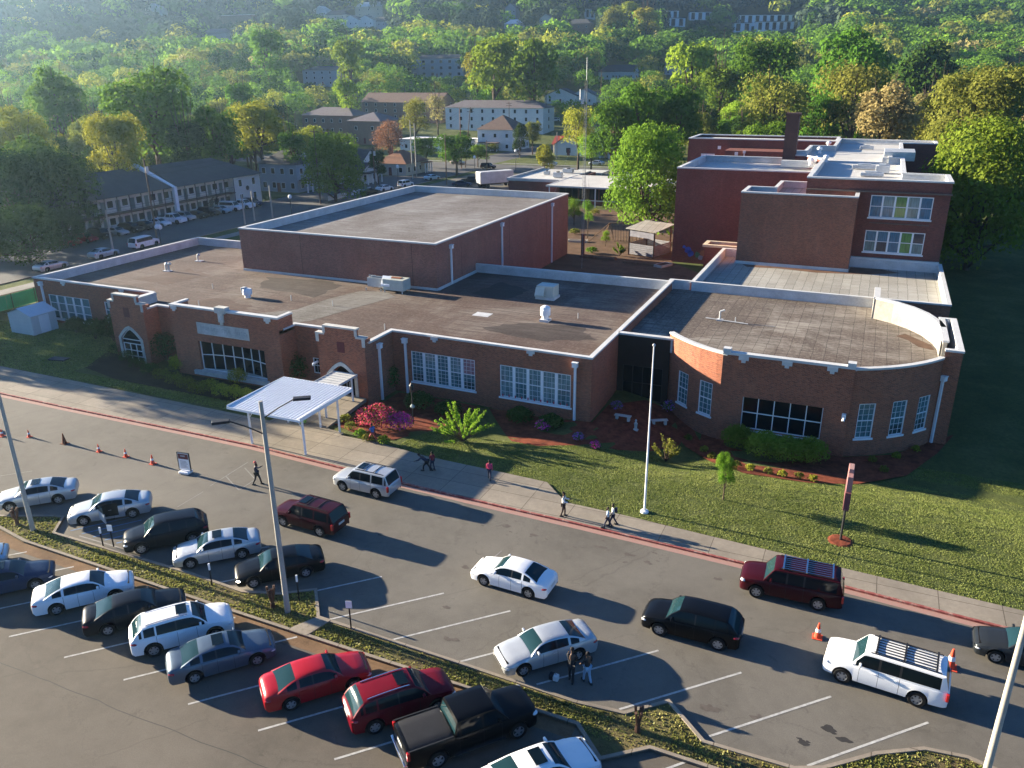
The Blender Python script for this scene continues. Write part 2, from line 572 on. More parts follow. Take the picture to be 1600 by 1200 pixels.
def wall_panel(mb, o, a, u0, u1, z0, z1, holes=(), depth=0.22, m=0):
    """flat wall from o along angle a, outward side to the right of travel; holes (u0,u1,z0,z1) get reveals"""
    ca, sa = math.cos(a), math.sin(a)

    def P(u, y, z): return (o[0] + u * ca - y * sa, o[1] + u * sa + y * ca, z)
    us = sorted({u0, u1, *[h[0] for h in holes], *[h[1] for h in holes]})
    zs = sorted({z0, z1, *[h[2] for h in holes], *[h[3] for h in holes]})
    for i in range(len(us) - 1):
        for j in range(len(zs) - 1):
            cu, cz = (us[i] + us[i + 1]) / 2, (zs[j] + zs[j + 1]) / 2
            if any(h[0] < cu < h[1] and h[2] < cz < h[3] for h in holes): continue
            mb.quad(P(us[i], 0, zs[j]), P(us[i + 1], 0, zs[j]), P(us[i + 1], 0, zs[j + 1]), P(us[i], 0, zs[j + 1]), m)
    for h in holes:
        a0, a1, b0, b1 = h[:4]
        mb.quad(P(a0, 0, b0), P(a0, 0, b1), P(a0, depth, b1), P(a0, depth, b0), m)
        mb.quad(P(a1, 0, b0), P(a1, depth, b0), P(a1, depth, b1), P(a1, 0, b1), m)
        mb.quad(P(a0, 0, b1), P(a1, 0, b1), P(a1, depth, b1), P(a0, depth, b1), m)
        mb.quad(P(a0, 0, b0), P(a0, depth, b0), P(a1, depth, b0), P(a1, 0, b0), m)


def window(par, o, a, u0, u1, z0, z1, cols=1, rows=2, bar=0.07, mull=0.09, grid=(0, 0), panes=('glass_teal',), depth=0.12,
           sill=True, sillm='whitetrim', name='window', frame='whitetrim', bow=0.0, label=None, rowpanes=None):
    """window as a part of a building, with pane and sill sub-parts"""
    ca, sa = math.cos(a), math.sin(a); off = wloc(par)
    loc = (o[0] + u0 * ca - off.x, o[1] + u0 * sa - off.y, z0 - off.z)
    w, h = u1 - u0, z1 - z0
    mb = MB(); y0, y1 = depth - 0.09, depth - 0.01
    cw = w / cols

    def by(x): return bow * (1 - (2 * x / w - 1) ** 2)
    mb.box(0, w, y0, y1 + 0.02, h - bar, h); mb.box(0, w, y0, y1 + 0.02, 0, bar)
    mb.box(0, bar, y0, y1 + 0.02, bar, h - bar); mb.box(w - bar, w, y0, y1 + 0.02, bar, h - bar)
    for i in range(1, cols):
        b = by(i * cw); mb.box(i * cw - mull / 2, i * cw + mull / 2, y0 + b, y1 + b, bar, h - bar)
    for i in range(cols):
        xa, xb = i * cw, (i + 1) * cw; ba, bb = by(xa), by(xb)
        for j in range(1, rows):
            z = h * j / rows
            i0 = len(mb.v)
            for (x, b) in ((xa, ba), (xb, bb)):
                mb.v += [(x, y0 + 0.02 + b, z - 0.035), (x, y0 + 0.02 + b, z + 0.035), (x, y1 + b, z + 0.035), (x, y1 + b, z - 0.035)]
            for q in ((0, 4, 5, 1), (1, 5, 6, 2), (3, 2, 6, 7), (0, 3, 7, 4)):
                mb.f.append(tuple(i0 + k for k in q)); mb.m.append(0)
        gx, gy = grid
        for k in range(1, gx):
            x = xa + cw * k / gx; mb.box(x - 0.009, x + 0.009, y0 + 0.04 + by(x), y1 - 0.01 + by(x), bar, h - bar)
        for k in range(1, gy):
            z = h * k / gy; mb.box(xa, xb, y0 + 0.04 + (ba + bb) / 2, y1 - 0.01 + (ba + bb) / 2, z - 0.009, z + 0.009)
    f = mb.build(name, frame, par, local=True, loc=loc, rotz=a)
    if label: f['label'] = label
    pm = MB(); ml = []
    for i in range(cols):
        xa, xb = i * cw, (i + 1) * cw
        for j in range(rows):
            nm = (rowpanes[j][i % len(rowpanes[j])] if rowpanes else panes[i % len(panes)])
            if nm not in ml: ml.append(nm)
            za, zb = h * j / rows, h * (j + 1) / rows
            fr_ = random.choice((0, 0, 0, .3, .55))
            if j == 0 and nm in ('glass_teal', 'glass_pale') and fr_ and h > 1.9:      # blind not drawn all the way down
                if 'glass_dim' not in ml: ml.append('glass_dim')
                zs_ = za + (zb - za) * fr_
                pm.quad((xa, y1 + by(xa), za), (xb, y1 + by(xb), za), (xb, y1 + by(xb), zs_), (xa, y1 + by(xa), zs_), ml.index('glass_dim')); za = zs_
            pm.quad((xa, y1 + by(xa), za), (xb, y1 + by(xb), za), (xb, y1 + by(xb), zb), (xa, y1 + by(xa), zb), ml.index(nm))
    pm.build('pane', ml, f, local=True)
    if sill:
        MB().box(-0.12, w + 0.12, -0.07, depth - 0.08, -0.16, -0.003).build('sill', sillm, f, local=True)
    return f


def downspout(par, o, a, u, z1, z0):
    ca, sa = math.cos(a), math.sin(a); off = wloc(par)
    mb = MB()
    mb.box(-0.22, 0.22, -0.34, -0.004, 0, 0.36); mb.box(-0.26, 0.26, -0.38, -0.004, 0.36, 0.44)
    mb.box(-0.09, 0.09, -0.2, -0.02, z0 - z1, 0)
    f = mb.build('downspout', 'whitetrim', par, local=True, loc=(o[0] + u * ca - off.x, o[1] + u * sa - off.y, z1 - off.z), rotz=a)
    return f

# ------------------------------------------------------------------ ground
def spot(px, py, off=0.0):
    """where a sight line meets the terrain"""
    d = ray(px, py); d = d / np.linalg.norm(d)
    t = np.arange(20.0, 1900.0, 1.0)
    z = CAM_H + d[2] * t - ht(d[0] * t, d[1] * t) - off
    i = int(np.argmax(z < 0)) if (z < 0).any() else len(t) - 1
    a, b = t[max(i - 1, 0)], t[i]
    for _ in range(25):
        m = (a + b) / 2
        if CAM_H + d[2] * m - gz(d[0] * m, d[1] * m) - off < 0: b = m
        else: a = m
    return (float(d[0] * b), float(d[1] * b), gz(d[0] * b, d[1] * b))


def grid_sheet(name, xs, ys, mat, dz=0.0):
    X, Y = np.meshgrid(xs, ys)
    Z = ht(X, Y) + dz
    v = np.stack([X.ravel(), Y.ravel(), Z.ravel()], 1)
    nx, ny = len(xs), len(ys)
    i = np.arange(nx * ny).reshape(ny, nx)
    f = np.stack([i[:-1, :-1].ravel(), i[:-1, 1:].ravel(), i[1:, 1:].ravel(), i[1:, :-1].ravel()], 1)
    me = bpy.data.meshes.new(name); me.from_pydata(v.tolist(), [], f.tolist())
    me.materials.append(M[mat]); me.polygons.foreach_set('use_smooth', [True] * len(me.polygons))
    o = bpy.data.objects.new(name, me); COL.objects.link(o)
    return tag(o, kind='structure')


xs = np.concatenate([np.arange(-1750, -140, 30), np.arange(-140, 40, 2.0), np.arange(40, 900, 30)])
ys = np.concatenate([np.arange(-60, 0, 20), np.arange(0, 130, 2.0), np.arange(130, 300, 10), np.arange(300, 2000, 25)])
tag(grid_sheet('ground', xs, ys, 'grass'), 'grassy ground and rising hillside around the school')


def sheet(name, polys, mat, z=0.006, label=None):
    mb = MB()
    for p in polys: mb.ngon([(a[0], a[1], z) for a in p])
    o = mb.build(name, mat); tag(o, label, kind='structure'); return o


KERB = [(-120, 42.5), (-68.6, 42.52), (-60.5, 42.48), (-46.5, 42.62), (-40.2, 42.6), (-27.1, 41.85), (-19.5, 41.56), (-14.2, 41.45), (-4, 41.05), (1.3, 40.9), (7.6, 40.4), (30, 39.2)]
WALKB = [(-120, 47.5), (-75.5, 47.4), (-59.7, 47.2), (-48.1, 47.0), (-31.6, 46.7), (-27.3, 46.1), (-20.1, 45.9), (-17.8, 45.8), (-16.6, 44.6), (-15.6, 43.7), (-12.1, 43.6), (1.1, 42.75), (10, 42.27), (30, 41.1)]
MTOP = [(-75, 28.0), (-48.4, 28.05), (-44.96, 29.5), (-44.4, 29.6), (-43.24, 28.0), (-32.3, 28.0), (-28.4, 27.8), (-26.4, 28.45), (-24.85, 29.55), (-23.24, 27.6), (-15.7, 27.4), (-9.1, 27.15), (-6.94, 27.35), (-5.3, 28.85), (-3.38, 27.1), (0.2, 27.15), (1.24, 27.63), (3.13, 29.23), (4.97, 30.3), (6.6, 30.5), (8.2, 30.1), (14, 29.6), (30, 29.3)]
MBOT = [(-75, 26.9), (-47.1, 27.0), (-44.07, 26.5), (-36.6, 26.32), (-30, 26.14), (-22.1, 26.0), (-8.6, 25.8), (-7.1, 24.34), (-5.36, 25.74), (-3.2, 25.7), (30, 25.5)]

sheet('driveway', [[(-120, 26.5), (40, 26.5), *KERB[::-1]]], 'asphalt', 0.006, 'grey asphalt drop-off driveway in front of the school')
sheet('parking_lot', [[(-120, -30), (40, -30), (40, 26.5), (-120, 26.5)]], 'asphalt_low', 0.006, 'brown grey asphalt of the lower parking lot')
sheet('street', [[(-124.5, 60), (-107, 60), (-107, 214), (-124.5, 214)], [(-200, 214), (-20, 214), (-20, 234), (-200, 234)], [(-122.5, 234), (-110, 234), (-110, 300), (-122.5, 300)]],
      'asphalt_street', 0.006, 'neighbourhood street and its crossing beyond the gymnasium')
sheet('service_yard', [[(-104, 168), (-77, 168), (-77, 190), (-66, 196), (-40, 196), (-40, 213), (-104, 213)]], 'asphalt', 0.010, 'pale service yard behind the gymnasium')
M['walk_grey'] = concrete('street_sidewalk', (0.25, 0.24, 0.22), 1.5, 1.5)
sheet('street_pavement', [[(-104, 30), (-101.5, 30), (-101.5, 167), (-104, 167)], [(-160, 236), (-124, 236), (-124, 237.8), (-160, 237.8)], [(-108, 236), (-60, 236), (-60, 237.8), (-108, 237.8)]], 'walk_grey', 0.012, 'narrow pavement beside the street')

# sidewalk with its red painted kerb
mb = MB()
inner = [(x, y + 0.16) for x, y in KERB]
mb.prism([*inner, *WALKB[::-1]], -0.05, 0.12)
mb.prism([(-42.5, 46.0), (-35.4, 46.0), (-35.4, 47.2), (-37.2, 47.5), (-37.8, 54.2), (-42.2, 54.2), (-42.3, 47.2)], -0.2, 0.126)
tag(mb.build('sidewalk', 'walk'), 'wide pale concrete sidewalk in front of the school', kind='structure')
mb = MB(); strip(mb, KERB, 0.0, -0.157, -0.05, 0.124)
kb = mb.build('kerb', 'kerbred'); tag(kb, 'kerb painted red along the driveway', kind='structure')
mb = MB(); strip(mb, KERB, 0.002, 0.42, 0.0, 0.012)
tag(mb.build('gutter', worn_paint('pink_gutter', (0.33, 0.17, 0.14), 0.45, (0.25, 0.2, 0.17))), 'faded pink concrete gutter below the red kerb', kind='structure')
mb = MB(); strip(mb, [(-107, 60), (-107, 213.8)], 0.0, 0.15, 0, 0.13)
strip(mb, [(-104, 214.2), (-20, 214.2)], 0.0, 0.15, 0, 0.13)
tag(mb.build('street_kerb', 'kerbc'), 'grey concrete kerb of the street', kind='structure')

# planted median between the two parking rows
mb = MB(); mb.prism([*MBOT, *MTOP[::-1]], -0.05, 0.09)
tag(mb.build('median', grassmat('median_grass', (0.13, 0.125, 0.045), (0.20, 0.15, 0.08), (0.11, 0.08, 0.045))), 'grassy median strip with worn soil between the parking rows', kind='structure')
mb = MB(); strip(mb, MTOP, 0.0, 0.17, -0.05, 0.15); strip(mb, MBOT, -0.17, 0.0, -0.05, 0.15)
tag(mb.build('median_kerb', 'kerbc'), 'weathered concrete kerb around the median', kind='structure')
# a short concrete walk across the median
mb = MB(); mb.prism([(-24.1, 26.05), (-22.9, 26.05), (-22.5, 27.5), (-23.3, 27.5)], 0.0, 0.16)
tag(mb.build('crossing_slab', 'kerbc'), 'short concrete slab across the median', kind='structure')

mb = MB(); strip(mb, [(-70, 26.85)] + MBOT[1:7] + [(-8.6, 25.8)], 0.0, 0.75, 0.0, 0.0095)
tag(mb.build('dirt_edge', mottled('brown_dirt', (.15, .095, .055), .45, .9, .95, .1)), 'brown dirt washed along the lower kerb', kind='structure')
# painted markings
mb = MB()


def stripe(p, q, w=0.1, z=0.012, m=0):
    p = Vector(p); q = Vector(q); d = (q - p).normalized(); n = Vector((-d.y, d.x)) * w / 2
    mb.quad((p.x - n.x, p.y - n.y, z), (q.x - n.x, q.y - n.y, z), (q.x + n.x, q.y + n.y, z), (p.x + n.x, p.y + n.y, z), m)


for k in range(-8, 9):
    x = -3.26 + 3.93 * k
    if x > 2 or x < -60: continue
    if -49 < x < -42: continue
    stripe((x, 27.5), (x + 4.55, 32.0), 0.11)
for k in range(-12, 4):
    x = -17.1 + 3.93 * k
    stripe((x, 20.2), (x + 5.5, 25.9), 0.11)
for k in range(5):
    stripe((-42.7 + 0.95 * k, 28.6 + 0.02 * k), (-40.6 + 0.95 * k, 31.3), 0.1, 0.012, 2)
stripe((-41.7, 28.4), (-38.0, 28.4), 0.1, 0.012, 1)
for a, b in (((-38.9, 36.5), (-39.0, 40.4)), ((-38.8, 33.4), (-38.75, 35.7)), ((-39, 38.1), (-36.65, 36.8)), ((-36.65, 36.8), (-36.7, 38.6)), ((-36.7, 38.5), (-38.6, 39.6)), ((-53.7, 31.9), (-52.3, 33.3)), ((-43.9, 33.4), (-42.5, 33.3)), ((-17.6, 34.6), (-17.2, 37.0)), ((-9.5, 8), (-11, 12))):
    stripe(a, b, 0.08, 0.012, 1)
for t in range(14):
    a = 2 * math.pi * t / 14; b = 2 * math.pi * (t + 1) / 14
    stripe((-44.2 + 0.55 * math.cos(a), 32.6 + 1.1 * math.sin(a)), (-44.2 + 0.55 * math.cos(b), 32.6 + 1.1 * math.sin(b)), 0.09, 0.012, 0)
stripe((-36.2, 8.0), (-37.6, 11.3), 0.1)
mb2 = MB(); random.seed(11); px_ = -60.0; yy = 18.9
while px_ < 6:
    q = px_ + random.uniform(.5, 1.4); y2 = 18.75 + random.uniform(-.07, .07)
    d_ = Vector((q - px_, y2 - yy)).normalized(); nx_, ny_ = -d_.y * .022, d_.x * .022
    mb2.quad((px_ - nx_, yy - ny_, .011), (q - nx_, y2 - ny_, .011), (q + nx_, y2 + ny_, .011), (px_ + nx_, yy + ny_, .011)); px_, yy = q, y2
tag(mb2.build('asphalt_seam', mottled('dark_seam', (.045, .042, .038), .2)), 'dark cracked seam along the lower parking lot', kind='structure')
tag(mb.build('road_markings', ['line', 'line_faded', worn_paint('blue_line_paint', (0.10, 0.2, 0.38), 0.5)]), 'white painted parking lines on the asphalt', kind='structure')

# oil and wear stains with shapes of their own
mb = MB(); random.seed(21)
def blot(x, y, r, m=0, n=3):
    for k in range(n):
        cx, cy, rr = x + random.uniform(-r, r) * .8, y + random.uniform(-r, r) * .4, r * random.uniform(.3, .8)
        ph = random.uniform(0, 6); mb.ngon([(cx + rr * (1 + .3 * math.sin(3 * t + ph)) * math.cos(t), cy + rr * .6 * (1 + .3 * math.cos(2 * t + ph)) * math.sin(t), .0088 + .0002 * (len(mb.f) % 9)) for t in np.linspace(0, 2 * math.pi, 15)[:-1]], m)
for px, py, r, m, n in ((1302, 1143, .42, 0, 3), (1322, 1154, .3, 0, 2), (1255, 1158, .3, 0, 3), (1110, 1105, .4, 1, 3), (705, 1000, .35, 1, 3), (728, 886, .3, 1, 1), (598, 836, .22, 0, 1), (700, 950, .3, 1, 2), (985, 868, .3, 1, 4), (1012, 880, .25, 1, 3), (940, 855, .3, 1, 4), (1120, 905, .25, 1, 3), (790, 822, .35, 1, 3), (835, 838, .3, 1, 3), (355, 708, .2, 1, 2), (1180, 1118, .35, 1, 2), (560, 960, .3, 1, 2), (640, 1090, .3, 1, 2), (430, 765, .25, 1, 2)):
    x, y = at(px, py); blot(x, y, r, m, n)
for k in range(32):
    t = random.random(); x = -24 + 26 * t; y = 40.6 - .2 * t - random.uniform(.1, 2.0); blot(x, y, random.uniform(.04, .16), 1, 2)
tag(mb.build('asphalt_stain', [mottled('oil_black', (.03, .028, .026), .3, 4), mottled('damp_brown', (.085, .072, .06), .3, 4)]), 'dark oil and dirt stains on the asphalt', kind='structure')

# planting beds
def bed(name, outer, inner, mat, label, dz=0.035, n=7):
    mb = MB(); L = len(outer)
    P = [[(o[0] + (i[0] - o[0]) * k / n, o[1] + (i[1] - o[1]) * k / n) for k in range(n + 1)] for o, i in zip(outer, inner)]
    for a in range(L - 1):
        for k in range(n):
            q = [P[a][k], P[a + 1][k], P[a + 1][k + 1], P[a][k + 1]]
            mb.quad(*[(x, y, gz(x, y) + dz + 0.02 * math.sin(x * 7 + y * 5)) for x, y in q])
    return tag(mb.build(name, mat, smooth=True), label, kind='structure')


BED_OUT = [spot(*p)[:2] for p in ((800, 690), (840, 697), (900, 696), (970, 704), (1014, 706), (1066, 695), (1110, 722), (1162, 740), (1263, 755), (1337, 757), (1416, 744), (1464, 709), (1490, 680))]
BED_IN = [(-28, 58), (-24, 57.9), (-18.6, 57.9), (-18.5, 62), (-16, 65), (-13.6, 65.0), (-11, 63), (-9, 61.9), (-4, 61.7), (0.5, 61.7), (4, 63.5), (6.2, 66.5), (7.3, 68)]
bed('mulch_bed', BED_OUT, BED_IN, 'mulch', 'red mulch planting bed curving round the round hall')
bed('entrance_bed', [(-35.4, 47.9), (-33, 47.3), (-31.2, 47.8), (-29.5, 52), (-29, 55)], [(-37.2, 48.5), (-37, 53.8), (-37, 58), (-33, 58), (-29, 57.9)], 'mulch', 'dark mulch bed beside the entrance canopy')
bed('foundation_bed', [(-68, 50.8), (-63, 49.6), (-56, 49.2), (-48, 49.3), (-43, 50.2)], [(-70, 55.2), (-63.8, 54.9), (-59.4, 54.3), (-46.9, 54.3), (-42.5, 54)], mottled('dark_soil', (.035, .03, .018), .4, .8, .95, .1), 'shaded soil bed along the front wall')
sheet('courtyard_ground', [[(-52, 117.5), (-42, 87), (-17, 86.8), (-17, 101.5), (-14.8, 105), (-26, 117), (-26, 160), (-60, 160), (-70, 140), (-66, 118)]], 'soil', 0.02, 'bare brown soil of the school garden')

# ------------------------------------------------------------------ front school building
ZT, ZR = 5.0, 4.05
sch = root('school_building', (-43, 70, 0), 'long single storey brick school with flat roofs, taller gymnasium and curved hall', 'school building')
FR = [(-86.4, 86.0), (-86.4, 60.4), (-68.3, 60.4), (-68.3, 55.0), (-63.75, 55.0), (-63.75, 56.8), (-59.5, 56.8), (-59.5, 54.4), (-46.8, 54.4), (-46.8, 56.7),
      (-42.4, 56.7), (-42.4, 54.0), (-37.55, 54.0), (-37.55, 58.4), (-18.8, 58.0), (-18.8, 85.4), (-41.9, 85.4)]
HOLES = {
    ((-86.4, 60.4), (-68.3, 60.4)): [(2.0, 8.4, 0.45, 3.25), (10.75, 11.9, 0.45, 3.25)],
    ((-42.4, 56.7), (-46.8, 56.7)): [],
    ((-37.55, 58.4), (-18.8, 58.0)): [(1.85, 8.2, 0.5, 3.35), (10.6, 17.0, 0.45, 3.3)],
}


def seg_wall(mb, p, q, z0, z1, holes=(), m=0, depth=0.25):
    a = math.atan2(q[1] - p[1], q[0] - p[0]); L = math.hypot(q[0] - p[0], q[1] - p[1])
    wall_panel(mb, p, a, 0, L, z0, z1, holes, depth, m); return a


def arch_pts(x0, x1, zs, za, n=5):
    """pointed four-centred arch outline from left springing to right springing"""
    xm = (x0 + x1) / 2; L = []
    for k in range(n + 1):
        t = k / n; x = x0 + (xm - x0) * t
        L.append((x, zs + (za - zs) * (math.sin(t * math.pi / 2) * 0.75 + 0.25 * t)))
    return L + [(2 * xm - x, z) for x, z in L[-2::-1]]


def arch_wall(mb, Y, X0, X1, z0, z1, x0, x1, zb, zs, za, depth, m=0):
    """front wall (facing -Y) with an arched opening"""
    A = arch_pts(x0, x1, zs, za)
    mb.quad((X0, Y, z0), (x0, Y, z0), (x0, Y, z1), (X0, Y, z1), m)
    mb.quad((x1, Y, z0), (X1, Y, z0), (X1, Y, z1), (x1, Y, z1), m)
    for (a, b) in zip(A[:-1], A[1:]):
        mb.quad((a[0], Y, a[1]), (b[0], Y, b[1]), (b[0], Y, z1), (a[0], Y, z1), m)
        mb.quad((a[0], Y, a[1]), (a[0], Y + depth, a[1]), (b[0], Y + depth, b[1]), (b[0], Y, b[1]), m)
    mb.quad((x0, Y, zb), (x0, Y + depth, zb), (x0, Y + depth, zs), (x0, Y, zs), m)
    mb.quad((x1, Y, zb), (x1, Y, zs), (x1, Y + depth, zs), (x1, Y + depth, zb), m)
    if zb > z0: mb.quad((x0, Y, z0), (x1, Y, z0), (x1, Y, zb), (x0, Y, zb), m)
    return A


def arch_surround(mb, Y, A, zb, w, pr):
    """stone band round an arched opening, standing proud of the wall"""
    inn = [(A[0][0], zb)] + A + [(A[-1][0], zb)]
    cx = (A[0][0] + A[-1][0]) / 2; zs = A[0][1]
    out = [(A[0][0] - w, zb)] + [(cx + (x - cx) * (1 + 2 * w / (A[-1][0] - A[0][0])), z + w * (0.25 + 0.9 * max(0, (z - zs) / (A[len(A) // 2][1] - zs)))) for x, z in A] + [(A[-1][0] + w, zb)]
    for i in range(len(inn) - 1):
        a, b, c, d = inn[i], inn[i + 1], out[i + 1], out[i]
        f = Y - pr
        mb.quad((a[0], f, a[1]), (b[0], f, b[1]), (c[0], f, c[1]), (d[0], f, d[1]))
        mb.quad((d[0], f, d[1]), (c[0], f, c[1]), (c[0], Y + 0.002, c[1]), (d[0], Y + 0.002, d[1]))
        mb.quad((a[0], f, a[1]), (a[0], Y + 0.16, a[1]), (b[0], Y + 0.16, b[1]), (b[0], f, b[1]))


wall = MB()
n = len(FR)
for i in range(n):
    p, q = FR[i], FR[(i + 1) % n]
    if p == (-68.3, 55.0):      # left pavilion front, arched window
        A1 = arch_wall(wall, 55.0, -68.3, -63.75, -3, ZT, -67.35, -64.75, -0.75, 1.75, 2.75, 0.3)
        continue
    if p == (-42.4, 54.0):      # entrance pavilion front, arched doorway
        A2 = arch_wall(wall, 54.0, -42.4, -37.55, -3, ZT, -41.35, -38.8, -0.5, 1.85, 2.8, 0.9)
        continue
    if p == (-59.5, 54.4):
        seg_wall(wall, p, q, -3, 6.05, [(2.9, 10.75, 0.0, 2.9)], depth=1.0)
        continue
    z1 = ZT
    seg_wall(wall, p, q, -3, z1, HOLES.get((p, q), [(1.6, 2.4, 0.5, 2.0)] if p == (-46.8, 56.7) else []))
# side returns of the taller centre block
for x in (-59.5, -46.8):
    wall.box(x if x < -50 else x - 0.35, x + 0.35 if x < -50 else x, 54.402, 56.4, ZT - 0.4, 6.05)
wall.box(-59.15, -47.15, 54.402, 54.75, ZT - 0.4, 6.05)
W1 = wall.build('brick_wall', 'brick', sch)

# stepped parapets of the two pavilions
for x0, x1, y in ((-68.3, -63.75, 55.0), (-42.4, -37.55, 54.0)):
    w = x1 - x0; a, b = x0 + w * 0.17, x1 - w * 0.17; mb = MB()
    mb.box(x0 + 0.001, x1 - 0.001, y + 0.001, y + 0.4, ZT, ZT + 0.45)
    mb.box(a, b, y + 0.001, y + 0.4, ZT + 0.45, ZT + 1.15)
    mb.box(x0 + 0.001, x0 + 0.4, y + 0.4, y + 2.4, ZT + .08, ZT + 0.3); mb.box(x1 - 0.4, x1 - 0.001, y + 0.4, y + .9, ZT + .08, ZT + 0.35)
    mb.build('stepped_parapet', 'brick', sch)
    mb = MB()
    mb.box(a - 0.1, b + 0.1, y - 0.08, y + 0.5, ZT + 1.15, ZT + 1.3)
    mb.box(x0 - 0.1, a - 0.002, y - 0.08, y + 0.5, ZT + 0.45, ZT + 0.6); mb.box(b + 0.002, x1 + 0.1, y - 0.08, y + 0.5, ZT + 0.45, ZT + 0.6)
    mb.box(x0 - 0.08, x0 + 0.22, y - 0.06, y - 0.003, ZT - 0.25, ZT + 0.448); mb.box(x1 - 0.22, x1 + 0.08, y - 0.06, y - 0.003, ZT - 0.25, ZT + 0.448)
    mb.box(a - 0.15, a + 0.1, y - 0.06, y - 0.003, ZT + 0.62, ZT + 1.148); mb.box(b - 0.1, b + 0.15, y - 0.06, y - 0.003, ZT + 0.62, ZT + 1.148)
    mb.build('stone_cap', 'stone', sch)
    xm = (x0 + x1) / 2; mb = MB(); mb.box(xm - 0.38, xm + 0.38, y - 0.02, y - 0.003, 4.0, 4.95); mb.build('red_panel', 'redmetal', sch)
mb = MB(); arch_surround(mb, 55.0, A1, -0.75, 0.3, 0.08); mb.build('arch_surround', 'stone', sch)
mb = MB(); arch_surround(mb, 54.0, A2, -0.45, 0.3, 0.08); mb.build('arch_surround', 'stone', sch)
# arched window glazing
mb = MB(); xm = -66.05
mb.ngon([(-67.35, 55.2, -0.75), (-64.75, 55.2, -0.75), (-64.75, 55.2, 1.75)] + [(x, 55.2, z) for x, z in A1[::-1]][1:])
aw = MB()
for x in (-67.3, -66.45, -65.65, -64.83): aw.box(x - 0.035, x + 0.035, 55.1, 55.17, -0.75, 1.2)
for z in (-0.72, -0.1, 0.5, 1.2, 1.62): aw.box(-67.34, -64.76, 55.1, 55.165, z - 0.035, z + 0.035)
for (a, b) in zip(A1[:-1], A1[1:]): aw.tube((a[0], 55.13, a[1] - 0.05), (b[0], 55.13, b[1] - 0.05), 0.045, n=4)
aw = aw.build('arched_window', 'whitetrim', sch)
mb.build('pane', 'glass_dark', aw)
# entrance recess with double door
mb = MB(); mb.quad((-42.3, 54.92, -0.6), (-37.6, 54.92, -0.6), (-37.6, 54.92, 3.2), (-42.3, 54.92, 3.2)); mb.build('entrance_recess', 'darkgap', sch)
mb = MB(); mb.box(-41.2, -40.12, 54.82, 54.9, -0.35, 1.8); mb.box(-40.06, -38.95, 54.82, 54.9, -0.35, 1.8)
dr = mb.build('door', 'glass_dark', sch)
mb = MB(); mb.box(-40.25, -40.2, 54.75, 54.82, 0.5, 1.0); mb.box(-39.98, -39.93, 54.75, 54.82, 0.5, 1.0); mb.build('handle', 'galv', dr)
# centre block: bowed window, sign stone, crest
window(sch, (-59.5, 54.4), 0, 2.9, 10.75, 0.0, 2.9, cols=7, rows=2, bar=0.06, mull=0.06, panes=('glass_dark',), depth=0.35, bow=0.6, sill=False, name='bowed_window')
mb = MB(); L = 7.85
for k in range(14):
    a, b = -56.6 + L * k / 14, -56.6 + L * (k + 1) / 14; f = lambda x: 54.32 + 0.45 * (1 - (2 * (x + 56.6) / L - 1) ** 2) * 0.0
    mb.quad((a, f(a), 0.0), (b, f(b), 0.0), (b, 55.3, 0.05), (a, 55.3, 0.05))
mb.box(-57.3, -48.5, 54.1, 54.397, -0.42, -0.02)
mb.build('sill', 'stone', sch)
mb = MB(); mb.box(-56.25, -50.3, 54.34, 54.398, 3.75, 4.75)
fr = MB(); fr.box(-56.35, -50.2, 54.31, 54.337, 4.68, 4.8); fr.box(-56.35, -50.2, 54.31, 54.337, 3.68, 3.8)
fr.box(-56.35, -56.2, 54.31, 54.337, 3.802, 4.678); fr.box(-50.35, -50.2, 54.31, 54.337, 3.802, 4.678)
sg = mb.build('name_stone', mottled('streaked_stone', (0.42, 0.43, 0.42), 0.45, 0.9, 0.8, 0.2, 0, 0), sch); fr.build('stone_border', 'stone', sg)
# the worn lettering on the stone is not legible: shallow weathered marks
lt = MB()
random.seed(3); x = -55.9
while x < -50.7:
    w = random.uniform(0.1, 0.2)
    if random.random() < 0.84:
        lt.box(x, x + 0.05, 54.327, 54.339, 4.08, 4.42)
        if random.random() < 0.6: lt.box(x + 0.05, x + w, 54.327, 54.339, 4.36, 4.42)
        if random.random() < 0.5: lt.box(x + w, x + w + 0.045, 54.327, 54.339, 4.08, 4.42)
    x += w + 0.12
lt.build('lettering', mottled('worn_letters', (0.30, 0.32, 0.33), 0.3, 2), sg)
mb = MB(); mb.box(-53.85, -52.65, 54.22, 54.9, 5.95, 6.5); mb.box(-53.55, -52.95, 54.26, 54.398, 5.1, 5.949); mb.box(-53.4, -53.1, 54.27, 54.4, 4.85, 5.098)
cb = mb.build('carved_crest', 'stone', sch)
MB().box(-53.38, -53.12, 54.22, 54.258, 5.35, 5.75).build('crest_shield', 'membrane', cb)
# copings
PARA = [(-63.75, 56.8), (-59.5, 56.8)]
mb = MB(); zc0, zc1 = ZT - 0.1, ZT + 0.06
strip(mb, [(-41.9, 85.4), (-69.2, 86.0), (-86.4, 86.0), (-86.4, 60.4), (-68.1, 60.4)], -0.34, 0.07, zc0, zc1)
strip(mb, [(-68.1, 60.42), (-68.1, 55.6)], -0.5, 0.2, zc0, zc1 + 0.004)
strip(mb, [(-63.75, 55.5), (-63.75, 56.8), (-59.5, 56.8)], -0.34, 0.07, zc0, zc1)
strip(mb, [(-46.8, 55.0), (-46.8, 56.7), (-42.4, 56.7), ], -0.34, 0.07, zc0, zc1)
strip(mb, [(-37.55, 54.6), (-37.55, 58.4), (-18.8, 58.0), (-18.8, 86.4)], -0.34, 0.07, zc0, zc1)
strip(mb, [(-16.9, 86.3), (-19.2, 86.3), (-19.2, 85.4), (-41.9, 85.4)], -0.34, 0.07, zc0, zc1 + 0.003)
